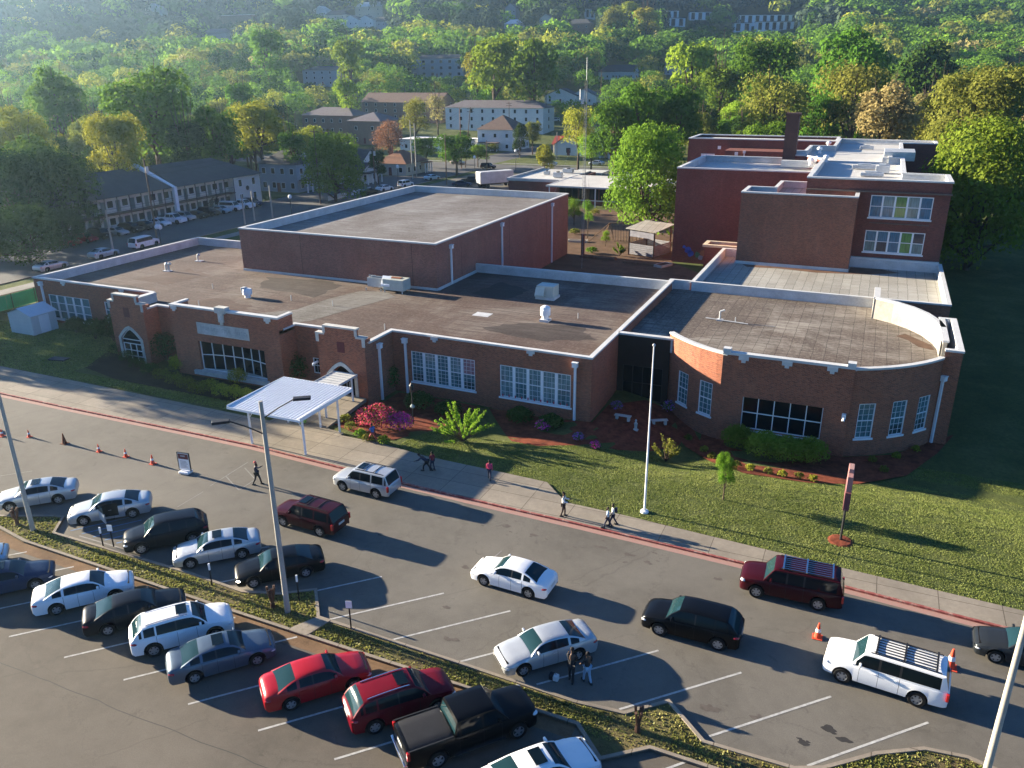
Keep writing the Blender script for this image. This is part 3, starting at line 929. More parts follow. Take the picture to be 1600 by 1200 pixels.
strip(mb, [(-59.5, 54.4), (-46.8, 54.4)], -0.45, 0.08, 6.05, 6.22)
for u in (-59.5, -46.8 - 0.4): mb.box(u, u + 0.4, 54.86, 56.5, 6.05, 6.22)
for (x, y, z) in ((-81.5, 60.33, ZT), (-72.6, 60.33, ZT), (-58.9, 54.32, 6.1), (-47.9, 54.32, 6.1), (-33.2, 58.22, ZT), (-24.1, 58.05, ZT)):
    mb.box(x - 0.35, x + 0.35, y - 0.05, y + 0.03, z - 0.32, z - 0.02); mb.box(x - 0.16, x + 0.16, y - 0.05, y + 0.028, z - 0.5, z - 0.322)
COP = mb.build('coping', 'white', sch)
# inner faces of the parapets, membrane lined
mb = MB()
strip(mb, [(-41.9, 85.38), (-69.2, 85.98), (-86.38, 85.98), (-86.38, 60.42), (-68.0, 60.42)], -0.33, -0.02, ZR - 0.3, zc0)
strip(mb, [(-68.0, 60.44), (-68.0, 55.5)], -0.3, 0.0, ZR - 0.3, zc0)
strip(mb, [(-37.58, 54.5), (-37.58, 58.42), (-18.82, 58.02), (-18.82, 86.3)], -0.33, -0.02, ZR - 0.3, zc0)
strip(mb, [(-63.77, 55.5), (-63.77, 56.82), (-59.0, 56.82)], -0.33, -0.02, ZR - 0.3, zc0)
strip(mb, [(-47.2, 56.72), (-42.0, 56.72)], -0.33, -0.02, ZR - 0.3, zc0)
mb.box(-59.1, -47.2, 54.752, 54.9, ZR - 0.3, 6.05)
strip(mb, [(-17.0, 86.28), (-19.22, 86.28), (-19.22, 85.38), (-41.9, 85.38)], -0.33, -0.02, ZR - 0.3, zc0)
mb.build('parapet', 'membrane', sch)
# roofs
mb = MB(); mb.ngon([(x, y, ZR) for x, y in [(-86.1, 85.7), (-86.1, 60.7), (-68.1, 60.7), (-68.1, 55.4), (-64, 55.4), (-64, 57.1), (-59.2, 57.1), (-59.2, 54.9), (-47.1, 54.9), (-47.1, 57), (-42.1, 57), (-42.1, 54.4), (-37.8, 54.4), (-37.8, 58.7), (-19.1, 58.3), (-19.1, 85.1), (-42.2, 85.1), (-42.2, 75.7), (-69.0, 75.7), (-69.0, 85.7)]])
mb.build('roof', 'roof_brown', sch)
mb = MB()   # pale worn sheet in the middle of the roof
mb.ngon([(x, y, ZR + 0.012) for x, y in [(-54.3, 58.5), (-50.5, 58.1), (-48.2, 60.8), (-46.9, 66), (-45.3, 71.5), (-47.2, 73.0), (-50.2, 72.2), (-51.5, 68), (-52.0, 63.5), (-54.6, 61)]])
mb.build('roof_patch', roofmat('worn_grey_patch', (0.17, 0.16, 0.14), (0.09, 0.075, 0.06), (0.23, 0.22, 0.2), (0.4, 0.4, 0.4), 0.95, 6, 0.5), sch)
mb = MB(); mb.box(-34.6, -32.9, 68.3, 69.6, ZR + 0.002, ZR + 0.014); mb.build('roof_patch', 'membrane', sch)
for i_, (pts_, m_) in enumerate((([(-84, 62), (-79, 61.2), (-72, 61.5), (-70.5, 63.2), (-76, 64.6), (-83, 64)], 0), ([(-66, 60), (-60.5, 59), (-56, 60.5), (-57.5, 63), (-63, 64.2)], 1), ([(-36, 60), (-27, 59.4), (-23, 60.6), (-28, 62), (-34, 61.8)], 1), ([(-32, 64.5), (-25.5, 63), (-21, 65.5), (-23.5, 69), (-29.5, 67.8)], 0), ([(-62, 69), (-53.5, 68.2), (-53, 73.8), (-58, 74.9), (-64, 73.5)], 0), ([(-38.5, 76), (-34, 74.2), (-33, 79.5), (-37.5, 82)], 0), ([(-78, 67), (-72.5, 66), (-71, 72), (-76, 73.5)], 1))):
    cxm = sum(a[0] for a in pts_) / len(pts_); cym = sum(a[1] for a in pts_) / len(pts_); rng_ = random.Random(i_); out_ = []
    for (xa_, ya_), (xb_, yb_) in zip(pts_, pts_[1:] + pts_[:1]):
        for t_ in np.linspace(0, 1, 7)[:-1]:
            k_ = rng_.uniform(.86, 1.08); out_.append((cxm + (xa_ + (xb_ - xa_) * t_ - cxm) * k_, cym + (ya_ + (yb_ - ya_) * t_ - cym) * k_, ZR + .006 + .0007 * i_))
    mb = MB(); mb.ngon(out_); mb.build('roof_stain', [roofmat('dark_stain%d' % m_, (.05, .036, .03), (.03, .02, .016), (.085, .07, .06), (.35, .3, .3), .95, 9, .4) if m_ == 0 else roofmat('red_stain%d' % m_, (.085, .045, .03), (.05, .03, .022), (.13, .09, .07), (.35, .3, .3), .95, 9, .4)], sch)
# windows of the front wing
window(sch, (-86.4, 60.4), 0, 2.0, 8.4, 0.45, 3.25, cols=5, rows=3, rowpanes=[('glass_teal',), ('glass_pale',), ('glass_teal',)], mull=0.22)
window(sch, (-86.4, 60.4), 0, 10.75, 11.9, 0.45, 3.25, cols=1, rows=3, panes=('glass_teal',))
window(sch, (-46.8, 56.7), 0, 1.6, 2.4, 0.5, 2.0, cols=1, rows=2, grid=(2, 2), panes=('glass_dark',), sill=False)
aw_ = math.atan2(-0.4, 18.75)
window(sch, (-37.55, 58.4), aw_, 1.85, 8.2, 0.5, 3.35, cols=5, rows=2, mull=0.26, grid=(3, 8), rowpanes=[('glass_teal',), ('glass_teal', 'glass_pale', 'glass_teal', 'glass_pale', 'curtain')])
window(sch, (-37.55, 58.4), aw_, 10.6, 17.0, 0.45, 3.3, cols=5, rows=2, mull=0.26, grid=(3, 6), rowpanes=[('glass_pale', 'glass_teal', 'glass_pale'), ('glass_pale',)])
fl = MB(); random.seed(5)       # little flowers standing inside the second window
for k in range(11):
    x = -26.7 + 0.58 * k; fl.box(x, x + 0.1, 58.02, 58.05, 0.55, 0.75)
fl = tag(fl.build('window_flowers', mottled('red_flower', (0.45, 0.04, 0.07), 0.2), sch), kind='stuff')
downspout(sch, (-86.4, 60.4), 0, 1.3, 4.2, -0.7)
downspout(sch, (-37.55, 54.0), R(90), 2.0, 4.1, -0.7)
downspout(sch, (-37.55, 58.4), aw_, 1.35, 4.05, -0.7)
downspout(sch, (-37.55, 58.4), aw_, 17.4, 4.1, -0.7)

# gymnasium
GX0, GX1, GY0, GY1, GT, GR = -69.2, -42.4, 75.5, 117.0, 9.15, 8.25
mb = MB()
for p, q in (((GX0, GY1), (GX0, GY0)), ((GX0, GY0), (GX1, GY0)), ((GX1, GY0), (GX1, GY1)), ((GX1, GY1), (GX0, GY1))): seg_wall(mb, p, q, 0, GT)
mb.build('brick_wall', 'brick_gym', sch)['label'] = 'tall dark red brick wall of the gymnasium'
ring = [(GX0, GY1), (GX0, GY0), (GX1, GY0), (GX1, GY1)]
mb = MB(); strip(mb, ring, -0.34, 0.07, GT - 0.08, GT + 0.08, True); mb.build('coping', 'white', sch)
mb = MB(); strip(mb, [(GX0 + .02, GY1 - .02), (GX0 + .02, GY0 + .02), (GX1 - .02, GY0 + .02), (GX1 - .02, GY1 - .02)], -0.33, 0, GR - 0.2, GT - 0.08, True); mb.build('parapet', 'membrane', sch)
mb = MB(); mb.ngon([(GX0 + .3, GY0 + .3, GR), (GX1 - .3, GY0 + .3, GR), (GX1 - .3, GY1 - .3, GR), (GX0 + .3, GY1 - .3, GR)]); mb.build('roof', 'roof_gym', sch)
mb = MB(); mb.box(GX0 - .02, GX1 + 0.05, GY0 - 0.06, GY0 - 0.003, ZR - .1, ZR + 0.26); mb.box(GX1 + 0.003, GX1 + 0.06, GY0 - 0.06, 85.1, ZR - .1, ZR + 0.26); mb.build('flashing', 'white', sch)
mb = MB(); mb.box(-51.1, -50.2, GY0 - 0.08, GY0 - 0.003, 4.45, 5.1); lv = mb.build('louvre_frame', 'white', sch); MB().box(-51.0, -50.3, GY0 - 0.1, GY0 - 0.082, 4.53, 5.02).build('louvre', 'redmetal', lv)
mb = MB()
for x in (-60.3, -45.4): mb.box(x - 0.02, x + 0.02, GY0 - 0.006, GY0 - 0.002, ZR + .3, GT - .1)
for y in (81.5, 95, 108): mb.box(GX1 + 0.002, GX1 + 0.006, y - 0.02, y + 0.02, ZR + .3, GT - .1)
mb.build('control_joint', 'darkgap', sch)
downspout(sch, (GX1, GY0), R(90), 3.3, 8.1, 4.1)
downspout(sch, (GX1, GY0), R(90), 17.0, 8.3, 0.1); downspout(sch, (GX1, GY0), R(90), 34.5, 8.3, 0.1)

# link between the wing and the round hall
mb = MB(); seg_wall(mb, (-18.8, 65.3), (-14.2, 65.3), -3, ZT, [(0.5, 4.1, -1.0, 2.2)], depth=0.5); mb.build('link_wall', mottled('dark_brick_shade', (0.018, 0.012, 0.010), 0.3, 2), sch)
window(sch, (-18.8, 65.3), 0, 0.5, 4.1, -1.0, 2.2, cols=4, rows=2, panes=('glass_dark',), frame='black', sill=False, name='glazed_entrance')
mb = MB(); strip(mb, [(-18.8, 65.3), (-13.9, 65.3)], -0.42, 0.1, ZT - .1, ZT + .06); mb.build('coping', 'white', sch)
mb = MB(); mb.box(-18.79, -14.0, 65.32, 65.6, ZR - .3, ZT - .1); mb.build('parapet', 'membrane', sch)

# round hall
RC, RR_, ZD = (-4.36, 73.75), 12.85, 5.45
HB = -3.0


def rp(deg, r=RR_): return (RC[0] + r * math.cos(R(deg)), RC[1] + r * math.sin(R(deg)))


LA = [-141, -134.1, -126.3, -122.3, -114.5, -111.8]
RA = [-67.8, -65.7, -57.9, -53.4, -45.6, -42.2, -34.4, -31.8]
mb = MB(); wins = []
for A in (LA, RA):
    for a0, a1 in zip(A[:-1], A[1:]):
        p, q = rp(a0), rp(a1); L = math.hypot(q[0] - p[0], q[1] - p[1])
        if abs((a1 - a0) - 7.8) < 0.01:
            h = (0.22, L - 0.22, -0.2, 2.65); ang = seg_wall(mb, p, q, HB, ZD, [h]); wins.append((p, ang, h))
        else:
            seg_wall(mb, p, q, HB, ZD)
CL, CR_ = (-9.2, 61.7), (0.48, 61.7)
seg_wall(mb, rp(LA[-1]), CL, HB, ZD); seg_wall(mb, CR_, rp(RA[0]), HB, ZD)
seg_wall(mb, CL, CR_, HB, ZD, [(1.8, 7.85, -0.65, 2.1)], depth=0.45)
seg_wall(mb, (-14.2, 66.4), rp(LA[0]), HB, ZD)
seg_wall(mb, rp(RA[-1]), (6.6, 67.2), HB, ZD)
mb.build('brick_wall', 'brick', sch)['label'] = 'curved brick wall of the round hall'
for p, ang, h in wins: window(sch, p, ang, *h, cols=1, rows=2, grid=(3, 6), panes=('glass_teal',))
window(sch, CL, 0, 1.8, 7.85, -0.65, 2.1, cols=5, rows=2, bar=0.07, mull=0.07, panes=('glass_dark',), depth=0.35)
sp = rp(-31.8); downspout(sch, sp, R(55), 0.3, 3.6, -1.7); downspout(sch, (-14.2, 66.0), R(-60), 0.1, 3.6, -1.6)
arcL = [rp(a) for a in np.linspace(-141, -112, 14)] + [CL]; pL = [rp(a) for a in np.linspace(-139, -113.5, 12)]; pR = [rp(a) for a in np.linspace(-66.5, -33.5, 14)]
arcR = [CR_] + [rp(a) for a in np.linspace(-67.5, -31.8, 16)] + [(6.6, 67.2)]
mb = MB(); strip(mb, arcL, -0.34, 0.07, ZD - .08, ZD + .08); strip(mb, arcR, -0.34, 0.07, ZD - .08, ZD + .08)
strip(mb, [CL, CR_], -0.45, 0.09, ZD + 0.02, ZD + .22)
for x in (CL[0], CR_[0] - 0.55): mb.box(x - 0.02, x + 0.57, 61.6, 62.2, ZD + .224, ZD + .5)
for x in (-7.6, -4.36, -1.1): mb.box(x - 0.38, x + 0.38, 61.57, 61.66, ZD - 0.3, ZD + 0.015); mb.box(x - 0.16, x + 0.16, 61.57, 61.658, ZD - 0.5, ZD - 0.302)
mb.build('coping', 'white', sch)
mb = MB(); strip(mb, pL, -0.40, -0.12, ZR - .3, ZD - .08); strip(mb, pR, -0.40, -0.12, ZR - .3, ZD - .08); strip(mb, [CL, CR_], -0.35, -0.02, ZR - .3, ZD + .02)
mb.build('parapet', 'membrane', sch)
mb = MB(); mb.box(0.0, 0.3, 61.4, 61.69, 1.55, 1.9); mb.tube((0.15, 61.45, 1.6), (0.15, 61.3, 1.4), 0.09, 0.12); mb.build('flood_light', 'whitetrim', sch)
mb = MB(); mb.box(-42.95, -42.75, 53.7, 54.4, 2.6, 2.75); mb.tube((-42.85, 53.8, 2.68), (-42.8, 53.6, 2.58), 0.06, 0.09); mb.build('flood_light', 'whitetrim', sch)
# tall back parapet and pier of the round hall
PT = 6.05
back = [(6.6, 76.2), (6.36, 76.6), (5.5, 78.6), (4.4, 80.3), (3.0, 81.5), (1.45, 82.3), (1.45, 86.0)]
back = [(6.6, 73.6), (6.3, 75.4), (5.5, 77.6), (4.4, 79.3), (3.0, 80.7), (1.45, 81.7)]
mb = MB(); strip(mb, back, 0.0, 0.3, 0, PT - 0.08); mb.box(1.3, 1.75, 81.7, 85.8, 0, PT - 0.08)
mb.box(6.6, 6.9, 69.8, 76.5, 3, PT - 0.08)
mb.build('parapet', mottled('cream_stained_render', (.27, .255, .225), .3, .6), sch)['label'] = 'tall curved white parapet behind the round roof'
mb = MB(); strip(mb, back, -0.05, 0.4, PT - 0.08, PT + 0.08)
strip(mb, [(6.6, 67.2), (7.85, 67.2), (7.85, 76.7), (6.6, 76.7), (6.6, 69.6)], -0.4, 0.07, PT - 0.08, PT + 0.08); mb.box(1.25, 1.8, 81.7, 85.9, PT - .08, PT + .084)
mb.build('coping', 'white', sch)
mb = MB(); seg_wall(mb, (6.6, 67.2), (7.85, 67.2), HB, PT - .08); seg_wall(mb, (7.85, 67.2), (7.85, 76.7), HB, PT - .08); seg_wall(mb, (7.85, 76.7), (6.6, 76.7), HB, PT - .08)
mb.box(6.2, 7.5, 76.72, 85.7, HB, 4.0); mb.build('pier_wall', 'brick', sch)
mb = MB(); mb.box(7.5, 7.83, 67.4, 76.5, 4.2, PT - .08); mb.box(6.92, 7.48, 76.2, 76.5, 4.2, PT - .08); mb.build('parapet', 'membrane', sch)
mb = MB(); mb.box(6.55, 6.595, 70.0, 71.1, ZR + .3, ZR + 1.6); mb.build('roof_hatch', 'darkgap', sch)
DROOF = [(-18.75, 65.5), (-14.2, 65.5), *[rp(a, RR_ - .2) for a in np.linspace(-140, -112, 8)], (-9.1, 61.9), (0.4, 61.9), *[rp(a, RR_ - .2) for a in np.linspace(-66, -32, 10)], (6.65, 68), (6.65, 75.4), (5.5, 77.6), (4.4, 79.3), (3, 80.7), (1.5, 81.7), (1.5, 85.8), (-18.75, 85.9)]
mb = MB(); mb.ngon([(x, y, ZR + .02) for x, y in DROOF]); mb.build('roof', 'roof_drum', sch)
mb = MB(); mb.ngon([(x, y, ZR + .03) for x, y in [(3.4, 76.5), (4.2, 77.6), (6.2, 74.9), (6.4, 73.4), (5.2, 73.9), (4.4, 75.6)]]); mb.build('roof_stain', mottled('brown_stain', (0.09, 0.05, 0.03), 0.4, 1.2), sch)

# middle block between hall and classroom block
MX0, MX1, MY0, MY1 = -16.85, 8.15, 85.8, 104.7
mb = MB()
for p, q in (((MX0, MY1), (MX0, MY0)), ((MX0, MY0), (MX1, MY0)), ((MX1, MY0), (MX1, MY1))): seg_wall(mb, p, q, HB, ZT - .08)
mb.build('brick_wall', 'brick', sch)['label'] = 'brick wall of the grey-roofed middle block'
mb = MB(); strip(mb, [(-14.6, 105.1), (MX0, 105.1), (MX0, MY0), (MX1, MY0), (MX1, MY1 + .2)], -0.34, 0.07, ZT - .08, ZT + .07); mb.build('coping', 'white', sch)
mb = MB(); strip(mb, [(-14.6, 105.08), (MX0 + .02, 105.08), (MX0 + .02, MY0 + .02), (MX1 - .02, MY0 + .02), (MX1 - .02, MY1 + .1)], -0.33, 0, ZR - .3, ZT - .08)
mb.box(-1.7, 8.1, MY1 - .25, MY1 + .1, ZR - .3, ZT + .0); mb.box(-16.8, 1.3, 85.72, 85.79, ZR, ZT - .085)
mb.build('parapet', 'membrane', sch)
mb = MB(); mb.box(-14.7, -1.65, 101.22, 101.3, ZR, ZR + .35); mb.build('flashing', 'white', sch)
mb = MB(); mb.ngon([(MX0 + .3, MY0 + .3, ZR), (MX1 - .3, MY0 + .3, ZR), (MX1 - .3, 104.6, ZR), (MX0 + .3, 104.9, ZR)]); mb.build('roof', 'roof_grey', sch)
mb = MB(); mb.ngon([(x, y, ZR + .012) for x, y in [(-13.8, 101.1), (-1.6, 101.1), (-1.5, 104), (2, 104.2), (4, 102.9), (0.5, 100.8), (-5, 99.6), (-9.5, 100.2), (-13, 99.7)]]); mb.build('roof_stain', mottled('rust_stain', (0.14, 0.075, 0.045), 0.5, 0.9), sch)

# ------------------------------------------------------------------ old classroom block
cls = root('classroom_block', (-5, 130, 0), 'three storey dark brick classroom block behind the low school roofs', 'school building')
CT, CRF = 14.3, 13.45
CP = [(-7.66, 105.0), (7.9, 105.0), (7.9, 112.6), (3.1, 112.9), (3.1, 133.0), (1.5, 133.3), (1.5, 148.5), (3.1, 148.7), (3.1, 161), (8.7, 161), (8.7, 167), (-7.5, 168.5), (-7.5, 151.4), (-11.2, 151.2), (-11.2, 140.7), (-13.2, 140.7), (-13.2, 132.6), (-10.4, 132.6), (-7.66, 128)]
mb = MB()
for i in range(len(CP)):
    p, q = CP[i], CP[(i + 1) % len(CP)]
    seg_wall(mb, p, q, -3, CT, [(7.3, 13.9, 9.98, 12.55), (7.25, 13.65, 5.9, 8.45)] if i == 0 else [], depth=0.2)
mb.build('brick_wall', 'brick_old', cls)
for z0, z1, pn in ((9.98, 12.55, (('glass_blue', 'glass_blue', 'glass_green', 'glass_teal', 'glass_blue'), ('glass_blue', 'glass_pale', 'glass_green', 'glass_pale', 'glass_blue'))),
                   (5.9, 8.45, (('glass_teal', 'glass_navy', 'glass_blue', 'glass_green', 'glass_teal'), ('glass_blue', 'glass_blue', 'glass_blue', 'glass_green', 'glass_navy')))):
    window(cls, (-7.66, 105.0), 0, 7.3 if z0 > 7 else 7.25, 13.9 if z0 > 7 else 13.65, z0, z1, cols=5, rows=2, bar=0.1, mull=0.2, grid=(1, 2), rowpanes=pn)
mb = MB(); strip(mb, CP, -0.45, 0.08, CT - .1, CT + .08, True); mb.build('coping', 'white', cls)
mb = MB(); strip(mb, [(x, y) for x, y in CP], -0.35, -0.03, CRF - .3, CT - .1, True); mb.build('parapet', 'membrane', cls)
mb = MB(); mb.ngon([(x, y, CRF) for x, y in CP]); mb.build('roof', 'roof_pale', cls)
mb = MB(); mb.box(-7.6, 8.05, 104.75, 104.995, 12.85, 13.02); mb.box(-0.2, 6.2, 104.9, 104.996, 9.3, 9.4); mb.build('stone_ledge', mottled('brown_ledge', (0.14, 0.10, 0.08), 0.3), cls)
mb = MB(); mb.box(-1.65, 7.9, 104.6, 104.99, ZT - .3, ZT + .25); mb.build('base_band', 'white', cls)
# projecting stair block
mb = MB(); SP = [(-14.65, 101.3), (-1.7, 101.3), (-1.7, 113.5), (-11.5, 113.5), (-11.5, 106.8), (-14.65, 106.8)]
for i in range(len(SP)): seg_wall(mb, SP[i], SP[(i + 1) % len(SP)], -3, 12.7)
mb.build('brick_wall', brick('brown_orange_brick', (0.34, 0.11, 0.06), (0.16, 0.06, 0.038), (0.32, 0.21, 0.15)), cls)['label'] = 'windowless projecting brick stair block'
mb = MB(); strip(mb, SP, -0.4, 0.07, 12.6, 12.77, True); mb.build('coping', 'white', cls)
mb = MB(); strip(mb, SP, -0.32, -0.03, 11.6, 12.6, True); mb.build('parapet', 'membrane', cls)
mb = MB(); mb.ngon([(x, y, 11.95) for x, y in SP]); mb.build('roof', 'roof_grey', cls)
# left block
LP = [(-26.2, 117.5), (-8.0, 117.5), (-8.0, 136.6), (-26.2, 136.6)]
mb = MB()
for i in range(4): seg_wall(mb, LP[i], LP[(i + 1) % 4], -3, 13.5)
mb.build('brick_wall', 'brick_old', cls)
mb = MB(); strip(mb, LP, -0.45, 0.07, 13.4, 13.58, True); mb.box(-13.3, -8.5, 128.3, 129.4, 13.0, 13.9); mb.build('coping', 'white', cls)
mb = MB(); strip(mb, LP, -0.35, -0.03, 12.2, 13.4, True); mb.build('parapet', 'membrane', cls)
mb = MB(); mb.ngon([(x, y, 12.6) for x, y in LP]); mb.build('roof', 'roof_pale', cls)
# far wing
FP = [(-34.5, 163), (-7.6, 163), (-7.6, 174), (-34.5, 174)]
mb = MB()
for i in range(4): seg_wall(mb, FP[i], FP[(i + 1) % 4], -3, 14.2)
mb.box(-26.5, -13, 157, 163, -3, 12.6)
mb.build('brick_wall', 'brick_old', cls)
mb = MB(); strip(mb, FP, -0.45, 0.07, 14.1, 14.28, True); mb.build('coping', 'white', cls)
mb = MB(); mb.ngon([(x, y, 13.7) for x, y in FP]); mb.build('roof', 'roof_pale', cls)
mb = MB()
for x, y, z in ((-28.5, 162.9, 12.6), (-24.3, 156.9, 12.1)): mb.box(x - .3, x + .3, y - .06, y - .003, z - .3, z + .3)
mb.box(-31.9, -29.3, 162.9, 162.997, 10.4, 11.4); mb.build('wall_vent', 'whitetrim', cls)
downspout(cls, (-26.5, 157), 0, 3.6, 12.2, 3); downspout(cls, (-26.5, 157), 0, 12.3, 12.2, 3)
# chimney
mb = MB(); mb.box(-13.6, -11.8, 132.0, 133.8, 5, 20.0); mb.box(-13.75, -11.65, 131.85, 133.95, 20.0, 20.35); mb.box(-13.68, -11.72, 131.92, 133.88, 17.6, 17.75)
mb.build('chimney', brick('sooty_brick', (0.11, 0.05, 0.04), (0.08, 0.04, 0.035), (0.1, 0.08, 0.07)), cls)
# flat roof ridge and low kerbs
mb = MB(); mb.box(-10.8, 1.4, 133.5, 133.8, CRF, CRF + .14); mb.box(-7.4, 3.0, 148.6, 148.8, CRF, CRF + .1); mb.build('roof_joint', 'membrane', cls)
# painted animals on the garden wall: loose colour shapes
mb = MB(); random.seed(9)
for x, z, r, m in ((-22.6, 1.9, .55, 0), (-22.2, 1.4, .5, 0), (-21.2, 1.3, .45, 1), (-20.3, 1.6, .5, 2), (-19.4, 1.3, .5, 1), (-20.7, .9, .4, 3), (-19.0, 1.9, .35, 2), (-23.2, 2.3, .25, 0)):
    mb.ngon([(x - 1.3 + r * math.cos(t) * random.uniform(.75, 1.15), 117.488 - .001 * m, z + r * math.sin(t) * random.uniform(.75, 1.15)) for t in np.linspace(0, 2 * math.pi, 11)[:-1]], m)
mb.build('wall_painting', [mottled('mural_blue', (0.06, 0.1, 0.4), .3), mottled('mural_green', (0.07, 0.16, 0.08), .3), mottled('mural_orange', (0.3, 0.12, 0.05), .3), mottled('mural_grey', (0.25, 0.25, 0.3), .3)], cls)
mb = MB(); mb.box(-19.4, -15.0, 105.9, 108.6, 0, 4.9); ow = mb.build('wood_vestibule', 'brick_old', cls)
mb = MB(); strip(mb, [(-15.0, 108.6), (-19.5, 108.6), (-19.5, 105.8), (-15.0, 105.8)], -0.4, 0.15, 4.9, 5.2); mb.build('coping', mottled('tan_coping', (0.5, 0.42, 0.3), .2), ow)

# ------------------------------------------------------------------ vehicles
def paint(name, c, metal=0.0, rough=0.28):
    b = NB(name); b.b.inputs['Coat Roughness'].default_value = 0.04
    n = b.noise(b.coord('Object'), 3.0, 3)
    c2 = b.mix(b.ramp(n, [(0.4, (0, 0, 0)), (0.8, (0.12, 0.12, 0.12))]), c, tuple(x * 0.6 + 0.002 for x in c))
    dk = sum(c) < .3
    return b.done(c2, rough, 0.14 if dk else 0.3, metal, 0.05 if dk else 0.2)


P = {'white': paint('white_paint', (0.74, 0.75, 0.75)), 'silver': paint('silver_paint', (0.46, 0.48, 0.49), 0.5, 0.35), 'black': paint('black_paint', (0.0028, 0.0033, 0.0045)),
     'maroon': paint('maroon_paint', (0.032, 0.003, 0.006)), 'red': paint('red_paint', (0.30, 0.006, 0.012)), 'darkred': paint('dark_red_paint', (0.13, 0.005, 0.012)),
     'navy': paint('navy_paint', (0.018, 0.033, 0.07)), 'slate': paint('slate_paint', (0.085, 0.12, 0.16), 0.5, 0.35), 'grey': paint('dark_grey_paint', (0.025, 0.03, 0.035), 0.4), 'ice': paint('ice_blue_paint', (0.40, 0.5, 0.56), 0.4),
     'charcoal': paint('charcoal_paint', (0.006, 0.0075, 0.011)), 'champagne': paint('champagne_paint', (0.42, 0.35, 0.28), .4)}
M['rubber'] = mottled('tyre_rubber', (0.010, 0.010, 0.010), 0.2, 6, 0.85, 0.2)
M['rim'] = mottled('alloy_rim', (0.38, 0.39, 0.40), 0.15, 6, 0.35, 0.5, 0, 0.6)
M['trimblack'] = mottled('black_trim', (0.009, 0.009, 0.010), 0.2, 3, 0.55, 0.4)
M['lamp_clear'] = NB('clear_lamp').done((0.55, 0.58, 0.6), 0.1, 0.8)
M['lamp_red'] = NB('red_lamp').done((0.35, 0.012, 0.012), 0.15, 0.7)
M['chrome'] = NB('chrome').done((0.6, 0.6, 0.6), 0.15, 0.5, 1.0)
M['plate'] = mottled('number_plate', (0.5, 0.52, 0.5), 0.1)
M['vinyl'] = mottled('black_vinyl', (0.010, 0.010, 0.012), 0.4, 2.5, 0.6, 0.3)

TYPES = {
    # L, W, H, wheelbase, front axle offset from nose, tyre radius, belt, hood profile, roof profile (x from nose as fraction)
    'sedan': dict(L=4.85, W=1.84, H=1.46, wb=2.80, fa=0.94, r=0.34, top=[(0, .58), (.015, .70), (.05, .78), (.12, .86), (.27, .97), (.30, .98), (.5, .99), (.80, 1.03), (.86, 1.06), (.95, 1.04), (.985, .95), (1, .80)],
                  roof=[(.275, 0), (.33, .46), (.385, .82), (.44, .985), (.52, 1.04), (.60, 1.02), (.68, .93), (.74, .76), (.80, .47), (.875, 0.0)], ws=(.275, .42), rw=(.70, .868), wt=.66, pil=[(.545, .56), (.675, .705)]),
    'crossover': dict(L=4.75, W=1.90, H=1.70, wb=2.82, fa=0.95, r=0.37, top=[(0, .66), (.015, .82), (.05, .92), (.12, 1.0), (.25, 1.08), (.5, 1.10), (.9, 1.14), (.97, 1.1), (1, 1.0)],
                      roof=[(.25, 0), (.32, .58), (.385, .93), (.44, 1.01), (.52, 1.04), (.70, 1.0), (.80, .945), (.865, .87), (.92, .55), (.975, 0.0)], ws=(.25, .385), rw=(.865, .972), wt=.70, pil=[(.545, .56), (.74, .757), (.86, .88)]),
    'suv': dict(L=4.50, W=1.80, H=1.78, wb=2.66, fa=0.86, r=0.37, top=[(0, .72), (.012, .90), (.05, .98), (.12, 1.02), (.25, 1.08), (.5, 1.09), (.9, 1.10), (.985, 1.09), (1, 1.0)],
                roof=[(.255, 0), (.37, 1.0), (.45, 1.03), (.75, 1.02), (.93, .97), (.99, 0.0)], ws=(.255, .365), rw=(.935, .988), wt=.76, pil=[(.50, .52), (.69, .71), (.90, .93)]),
    'long_suv': dict(L=5.45, W=2.0, H=1.92, wb=3.25, fa=0.95, r=0.39, top=[(0, .80), (.01, 1.0), (.04, 1.08), (.12, 1.13), (.22, 1.17), (.5, 1.17), (.9, 1.17), (.985, 1.16), (1, 1.05)],
                     roof=[(.23, 0), (.325, 1.0), (.40, 1.03), (.75, 1.02), (.95, .98), (.99, 0.0)], ws=(.23, .32), rw=(.955, .988), wt=.78, pil=[(.445, .463), (.61, .63), (.925, .95)]),
    'pickup': dict(L=5.85, W=2.02, H=1.93, wb=3.58, fa=1.0, r=0.41, top=[(0, .85), (.01, 1.05), (.04, 1.15), (.12, 1.19), (.235, 1.22), (.5, 1.22), (.645, 1.22), (.655, 1.32), (.97, 1.32), (.995, 1.31), (1, 1.25)],
                   roof=[(.24, 0), (.335, 1.0), (.40, 1.03), (.55, 1.02), (.625, .97), (.65, 0.0)], ws=(.24, .33), rw=(.63, .648), wt=.78, pil=[(.43, .445), (.60, .62)]),
}


def lerp_list(L, t):
    return float(np.interp(t, [a for a, _ in L], [b for _, b in L]))


